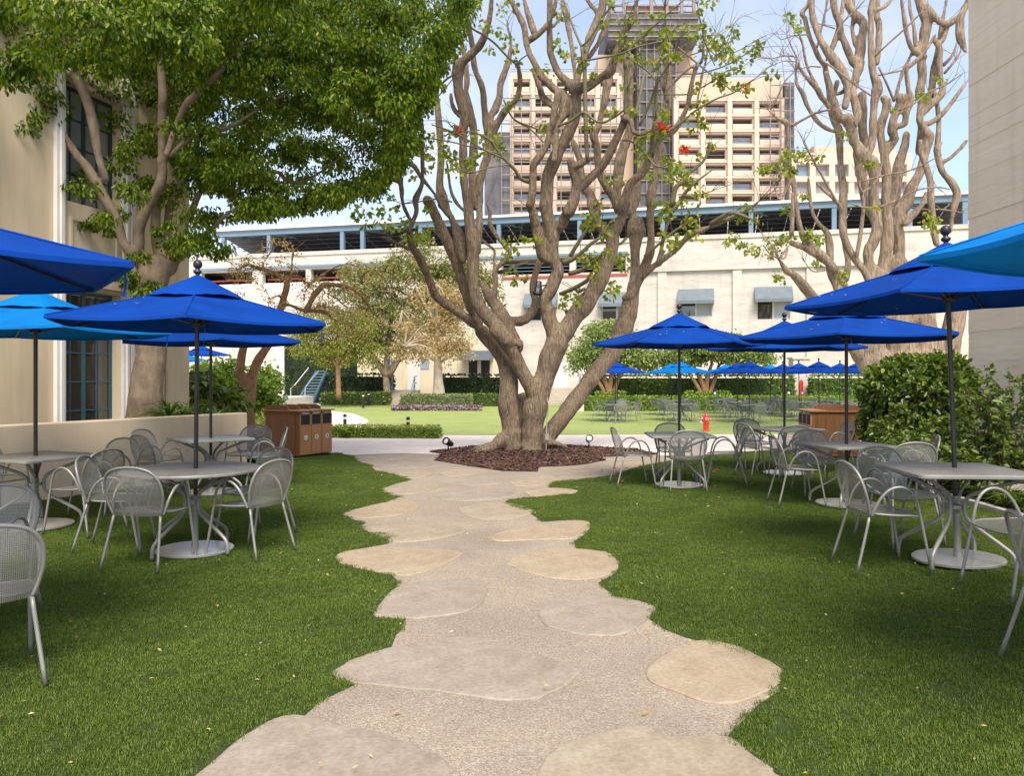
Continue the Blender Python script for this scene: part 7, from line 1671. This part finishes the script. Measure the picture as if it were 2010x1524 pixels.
q0, q1 = gp(588, 901), gp(653, 894); dv = (q1 - q0); az = math.atan2(dv.y, dv.x)
mid = (q0 + q1) / 2; wood_bins('recycling_bins', 'wooden three-slot recycling bins at the end of the planter wall', (mid.x, mid.y, gz(mid.x, mid.y) + .02), az, (M['strip_blue'], M['strip_green'], M['strip_black']))
q0, q1 = gp(1558, 890), gp(1602, 904); dv = (q1 - q0); az = math.atan2(dv.y, dv.x)
mid = (q0 + q1) / 2; wood_bins('recycling_bins', 'wooden three-slot recycling bins beside the leafy hedge and hydrant', (mid.x, mid.y, gz(mid.x, mid.y) + .02), az, (M['strip_blue'], M['strip_green'], M['strip_black']))

# fire hydrant
hq = gp(1386, 848); hy = thing('fire_hydrant', 'red fire hydrant on the edge of the far lawn', 'hydrant', tuple(hq + Vector((0, 0, .02)))); hy.scale = (1.0, 1.0, .93)
mb = MB(); mb.lathe([(.14, 0), (.14, .035), (.105, .05), (.098, .06), (.095, .28), (.115, .30), (.115, .33), (.10, .345), (.098, .36)], 20); mb.build('barrel', M['redpaint'], hy, smooth=False)
mb = MB(); mb.lathe([(.098, .36), (.115, .38), (.118, .46), (.10, .50), (.085, .52)], 20); mb.build('head', M['redpaint'], hy)
mb = MB(); mb.lathe([(.088, .52), (.09, .535), (.085, .58), (.06, .615), (.03, .63), (.028, .65), (.012, .655)], 20); mb.build('bonnet', M['redpaint'], hy, smooth=True)
for sx, ln, rr_ in ((-1, .19, .058), (1, .17, .03)):
    Rm = Matrix.Translation((0, 0, .43)) @ Matrix.Rotation(rad(90 * sx), 4, 'Y'); mb = MB(); mb.lathe([(rr_ * .8, .08), (rr_ * .8, ln - .05), (rr_, ln - .045), (rr_, ln), (rr_ * .35, ln + .004), (rr_ * .35, ln + .03)], 14, M=Rm); mb.build('outlet', M['redpaint'], hy)
Rm = Matrix.Translation((0, 0, .43)) @ Matrix.Rotation(rad(90), 4, 'X'); mb = MB(); mb.lathe([(.05, .08), (.05, .115), (.042, .12)], 16, M=Rm); fo_ = mb.build('front_outlet', M['redpaint'], hy)
mb = MB(); mb.tube([(-.035, -.125, .40), (-.035, -.128, .455), (0, -.13, .48), (.035, -.128, .455), (.035, -.125, .40)], .012, 6, 3); mb.build('chain_loop', M['white'], fo_)
mb = MB(); mb.tube([(-.17, -.02, .38), (-.16, -.06, .31), (-.10, -.10, .30)], .008, 5, 3); mb.build('chain', M['plate'], hy)

# red wall cabinet and pier by the tall hedge
pr = thing('concrete_pier', 'pale concrete pier between the two tall hedges', 'pier', (X(1572, 50)[0], 50, GF)); mb = MB(); mb.box((0, .3, 1.5), (1.05, .9, 3.0)); mb.box((0, .3, 3.06), (1.2, 1.05, .12)); mb.build('pier_body', M['facade'], pr)
rc_ = thing('fire_cabinet', 'tall red fire cabinet fixed to the concrete pier', 'cabinet', (X(1573, 49.7)[0], 49.7, GF + .55)); mb = MB(); mb.box((0, 0, .5), (.17, .2, 1.0)); mb.lathe([(.085, 1.0), (.085, 1.08), (.04, 1.15)], 14); mb.build('cabinet_body', M['redpaint'], rc_); mb = MB(); mb.box((.02, -.105, .32), (.1, .01, .14)); mb.build('notice', M['white'], rc_)

# spot lights in the mulch and on the tree
def spot(name, label, loc, aim, s=1.0, stake=True):
    t = thing(name, label, 'lamp', loc, group='garden spot lights'); q = Vector(aim).normalized().to_track_quat('Z', 'Y').to_matrix().to_4x4(); h0 = Vector((0, 0, .17 * s if stake else 0)); Rm = Matrix.Translation(h0) @ q
    mb = MB(); mb.lathe([(.025 * s, -.13 * s), (.055 * s, -.12 * s), (.062 * s, -.04 * s), (.078 * s, .03 * s), (.085 * s, .10 * s), (.075 * s, .102 * s), (.07 * s, .07 * s)], 20, M=Rm); mb.build('housing', M['black'], t, smooth=False)
    mb = MB(); mb.lathe([(.068 * s, .072 * s), (.06 * s, .08 * s), (.02 * s, .084 * s)], 18, M=Rm); mb.build('lens', M['lens'], t, smooth=True)
    mb = MB()
    if stake: mb.tube([(0, 0, -.06), (0, 0, .06 * s), (0, .02, .14 * s)], .016 * s, 8, 2)
    else: mb.tube([(0, 0, 0), (.10, .05, .06), (.22, .12, .08)], .016, 8, 3)
    mb.build('bracket', M['black'], t)
q = gp(880, 888); spot('spot_light', 'black garden spot light tilted at the near end of the mulch bed', (q.x, q.y, q.z + .04), (-.55, -.7, .42), 1.05)
q = gp(1156, 881); spot('spot_light', 'black garden spot light standing in the mulch under the leaning limb', (q.x, q.y, q.z + .05), (.05, -.95, .3), 1.05)
spot('tree_spot_light', 'black spot light clamped to a limb of the big coral tree', tuple(at(1056, 566, TYc - .55)), (-.1, -.35, -.95), 1.25, False)
eb = thing('junction_box', 'grey electrical box and conduit at the foot of the big coral tree', 'electrical box', tuple(at(1073.5, 858, TYc - .55)))
mb = MB(); mb.box((0, 0, 0), (.075, .06, .12)); mb.build('box_body', M['coat_grey'], eb)
mb = MB(); mb.tube([at(1072, y, TYc - .5 + d) - eb.location for y, d in ((884, 0), (870, 0), (864, 0))], .012, 6, 2); mb.tube([at(x, y, TYc - .52 + d) - eb.location for x, y, d in ((1073, 852, 0), (1073, 835, .05), (1075, 815, .1), (1076, 795, .05), (1074, 780, .1))], .012, 6, 4); mb.build('conduit', M['coat_grey'], eb)

def bollard(label, x, y, h, r):
    t = thing('bollard_light', label, 'bollard', (x, y, gz(x, y)), group='black path lights'); mb = MB(); mb.lathe([(r, 0), (r, h * .72), (r * .9, h * .74)], 14); mb.build('post', M['black'], t)
    mb = MB(); mb.lathe([(r * .8, h * .74), (r * .8, h * .86)], 12); mb.build('lamp', M['lens'], t); mb = MB(); mb.lathe([(r * 1.1, h * .86), (r * 1.12, h * .95), (r * .5, h), (r * .1, h * 1.01)], 14); mb.build('cap', M['black'], t)
for px, Y, h, r, lab in ((677, 26, .62, .055, 'short black path light on the pale path behind the border'), (801, 23.9, .60, .055, 'short black path light behind the boxwood border'), (713, 47, .95, .07, 'thin black bollard in front of the ivy fence'), (724, 51, .95, .07, 'thin black bollard farther back by the ivy fence'),
                         (1265, 46, 1.0, .07, 'black bollard between the two round trees'), (1403, 45, 1.2, .09, 'black bollard beside the second round tree'), (1548, 46, 1.2, .1, 'black bollard at the hedge end by the pier'), (529, 20.5, .95, .075, 'dark path light top showing over the bins')):
    bollard(lab, X(px, Y)[0], Y, h, r)

# blue steel stairs far left
bs = thing('steel_stairs', 'blue steel outdoor stairs with handrails beside the slender tree', 'stairs', X(612, 55) + (GF,)); bx0 = bs.location.copy()
def sp_(px, py, Y): return at(px, py, Y) - bx0
for k in range(11):
    f = k / 10; a = sp_(585 + 38 * f, 786 - 57 * f, 54 + 2.4 * f); b = sp_(613 + 26 * f, 786 - 57 * f, 54 + 2.4 * f); mb = MB(); m_ = (a + b) / 2; mb.box(tuple(m_), ((b - a).length, .3, .05)); mb.build('tread', M['teal_light'] if 'teal_light' in M else M['bluesteel'], bs)
for (x0, y0, x1, y1, r) in ((584, 788, 622, 730, .07), (613, 790, 640, 730, .07)):
    mb = MB(); mb.tube([sp_(x0, y0, 54), sp_(x1, y1, 56.4)], r * 1.6, 4, smooth=False); mb.build('stringer', M['teal'], bs)
for P in (((571, 776), (571, 762), (578, 757), (606, 722)), ((600, 786), (600, 760), (625, 730))):
    mb = MB(); mb.tube([sp_(x, y, 54 + 2.4 * i / 3) for i, (x, y) in enumerate(P)], .035, 6, 2); mb.build('handrail', M['plate'], bs)
mb = MB(); mb.box(tuple(sp_(628, 770, 56.6)), (1.1, .1, 1.6)); mb.build('under_panel', M['dark'], bs)
# concrete steps to the doors
def steps(label, px, Y, w, n, rail):
    t = thing('concrete_steps', label, 'steps', X(px, Y) + (GF,))
    for k in range(n): mb = MB(); mb.box((0, k * .3 + .15 * (n - k), .08 + .16 * k), (w, .3 * (n - k), .158)); mb.build('step', M['step'], t)
    mb = MB(); mb.box((0, n * .3 + .8, .08 * n), (w + .4, 1.6, .16 * n - .01)); mb.build('landing', M['step'], t)
    for s in rail:
        mb = MB(); mb.tube([(s * w / 2, 0, 0), (s * w / 2, 0, .95), (s * w / 2, n * .3, .95 + .16 * n), (s * w / 2, n * .3 + 1.2, .95 + .16 * n)], .035, 6, smooth=False); mb.tube([(s * w / 2, n * .3, .16 * n), (s * w / 2, n * .3, .95 + .16 * n)], .035, 6, smooth=False); mb.tube([(s * w / 2, 0, .5), (s * w / 2, n * .3, .5 + .16 * n), (s * w / 2, n * .3 + 1.2, .5 + .16 * n)], .03, 6, smooth=False); mb.build('handrail', M['bluesteel'], t)
steps('concrete steps with blue handrails left of the pale-trunked tree', 785, 52, 1.5, 6, (-1, 1))
steps('broad concrete steps behind the big coral tree', 1105, 52, 2.6, 7, (1,))
lw_ = thing('lawn_kerb_wall', 'low white wall end behind the big coral tree', 'wall', X(1136, 42.6) + (GF,)); mb = MB(); mb.box((0, .6, .38), (.55, 1.4, .76)); mb.box((-.1, .6, .79), (.75, 1.5, .06)); mb.build('wall_body', M['facade'], lw_)
# raised terrace far left with white railing
te = thing('terrace', 'raised terrace with white railing behind the stucco building', 'terrace', X(380, 38) + (GF,)); mb = MB(); mb.box((-4, 2, .35), (16, 10, .9)); mb.build('deck', M['facade'], te)
mb = MB(); mb.box((-4, -3.1, 1.75), (16, .08, .08)); mb.build('top_rail', M['white'], te)
for k in range(33): mb = MB(); mb.box((-11.9 + k * .495, -3.1, 1.26), (.06, .05, .92)); mb.build('baluster', M['white'], te)
wp = thing('white_post', 'white post at the end of the green screen fence', 'post', X(552, 57.5) + (GF,)); mb = MB(); mb.box((0, 0, 2.3), (.45, .3, 4.6)); mb.box((0, 0, 4.66), (.55, .4, .12)); mb.build('post_body', M['white'], wp)
# petals lying on the umbrellas
def petals(label, cx, cy, n, z0):
    V, F = [], []
    for _ in range(n):
        a, r = random.uniform(0, 6.28), .5 + .65 * random.random(); aa = (a % rad(60)) - rad(30); ap = .866 / math.cos(aa); r *= ap
        x, y = cx + r * math.cos(a), cy + r * math.sin(a); z = z0 + ZMAIN(r / ap) + .002; s = random.uniform(.012, .03); b = random.uniform(0, 6.28); k = len(V)
        V += [(x + s * math.cos(b), y + s * math.sin(b), z + .012), (x - s * .35 * math.sin(b), y + s * .35 * math.cos(b), z), (x - s * math.cos(b), y - s * math.sin(b), z + .012), (x + s * .35 * math.sin(b), y - s * .35 * math.cos(b), z)]; F.append((k, k + 1, k + 2, k + 3))
    o = npmesh('fallen_petals', np.array(V), np.array(F), 4, M['petal']); tag(kind(o, 'stuff'), label, 'litter')
petals('fallen leaves and petals on the blue umbrella over the round table', -2.87, 7.15, 26, .03)
petals('fallen petals on the leaning blue umbrella', 3.50, 6.32, 26, gz(3.57, 6.32) + .03)
petals('fallen petals on the lone blue umbrella', 2.42, 11.43, 18, .03)
petals('fallen petals on the middle overlapping umbrella', 4.12, 9.73, 16, .03)
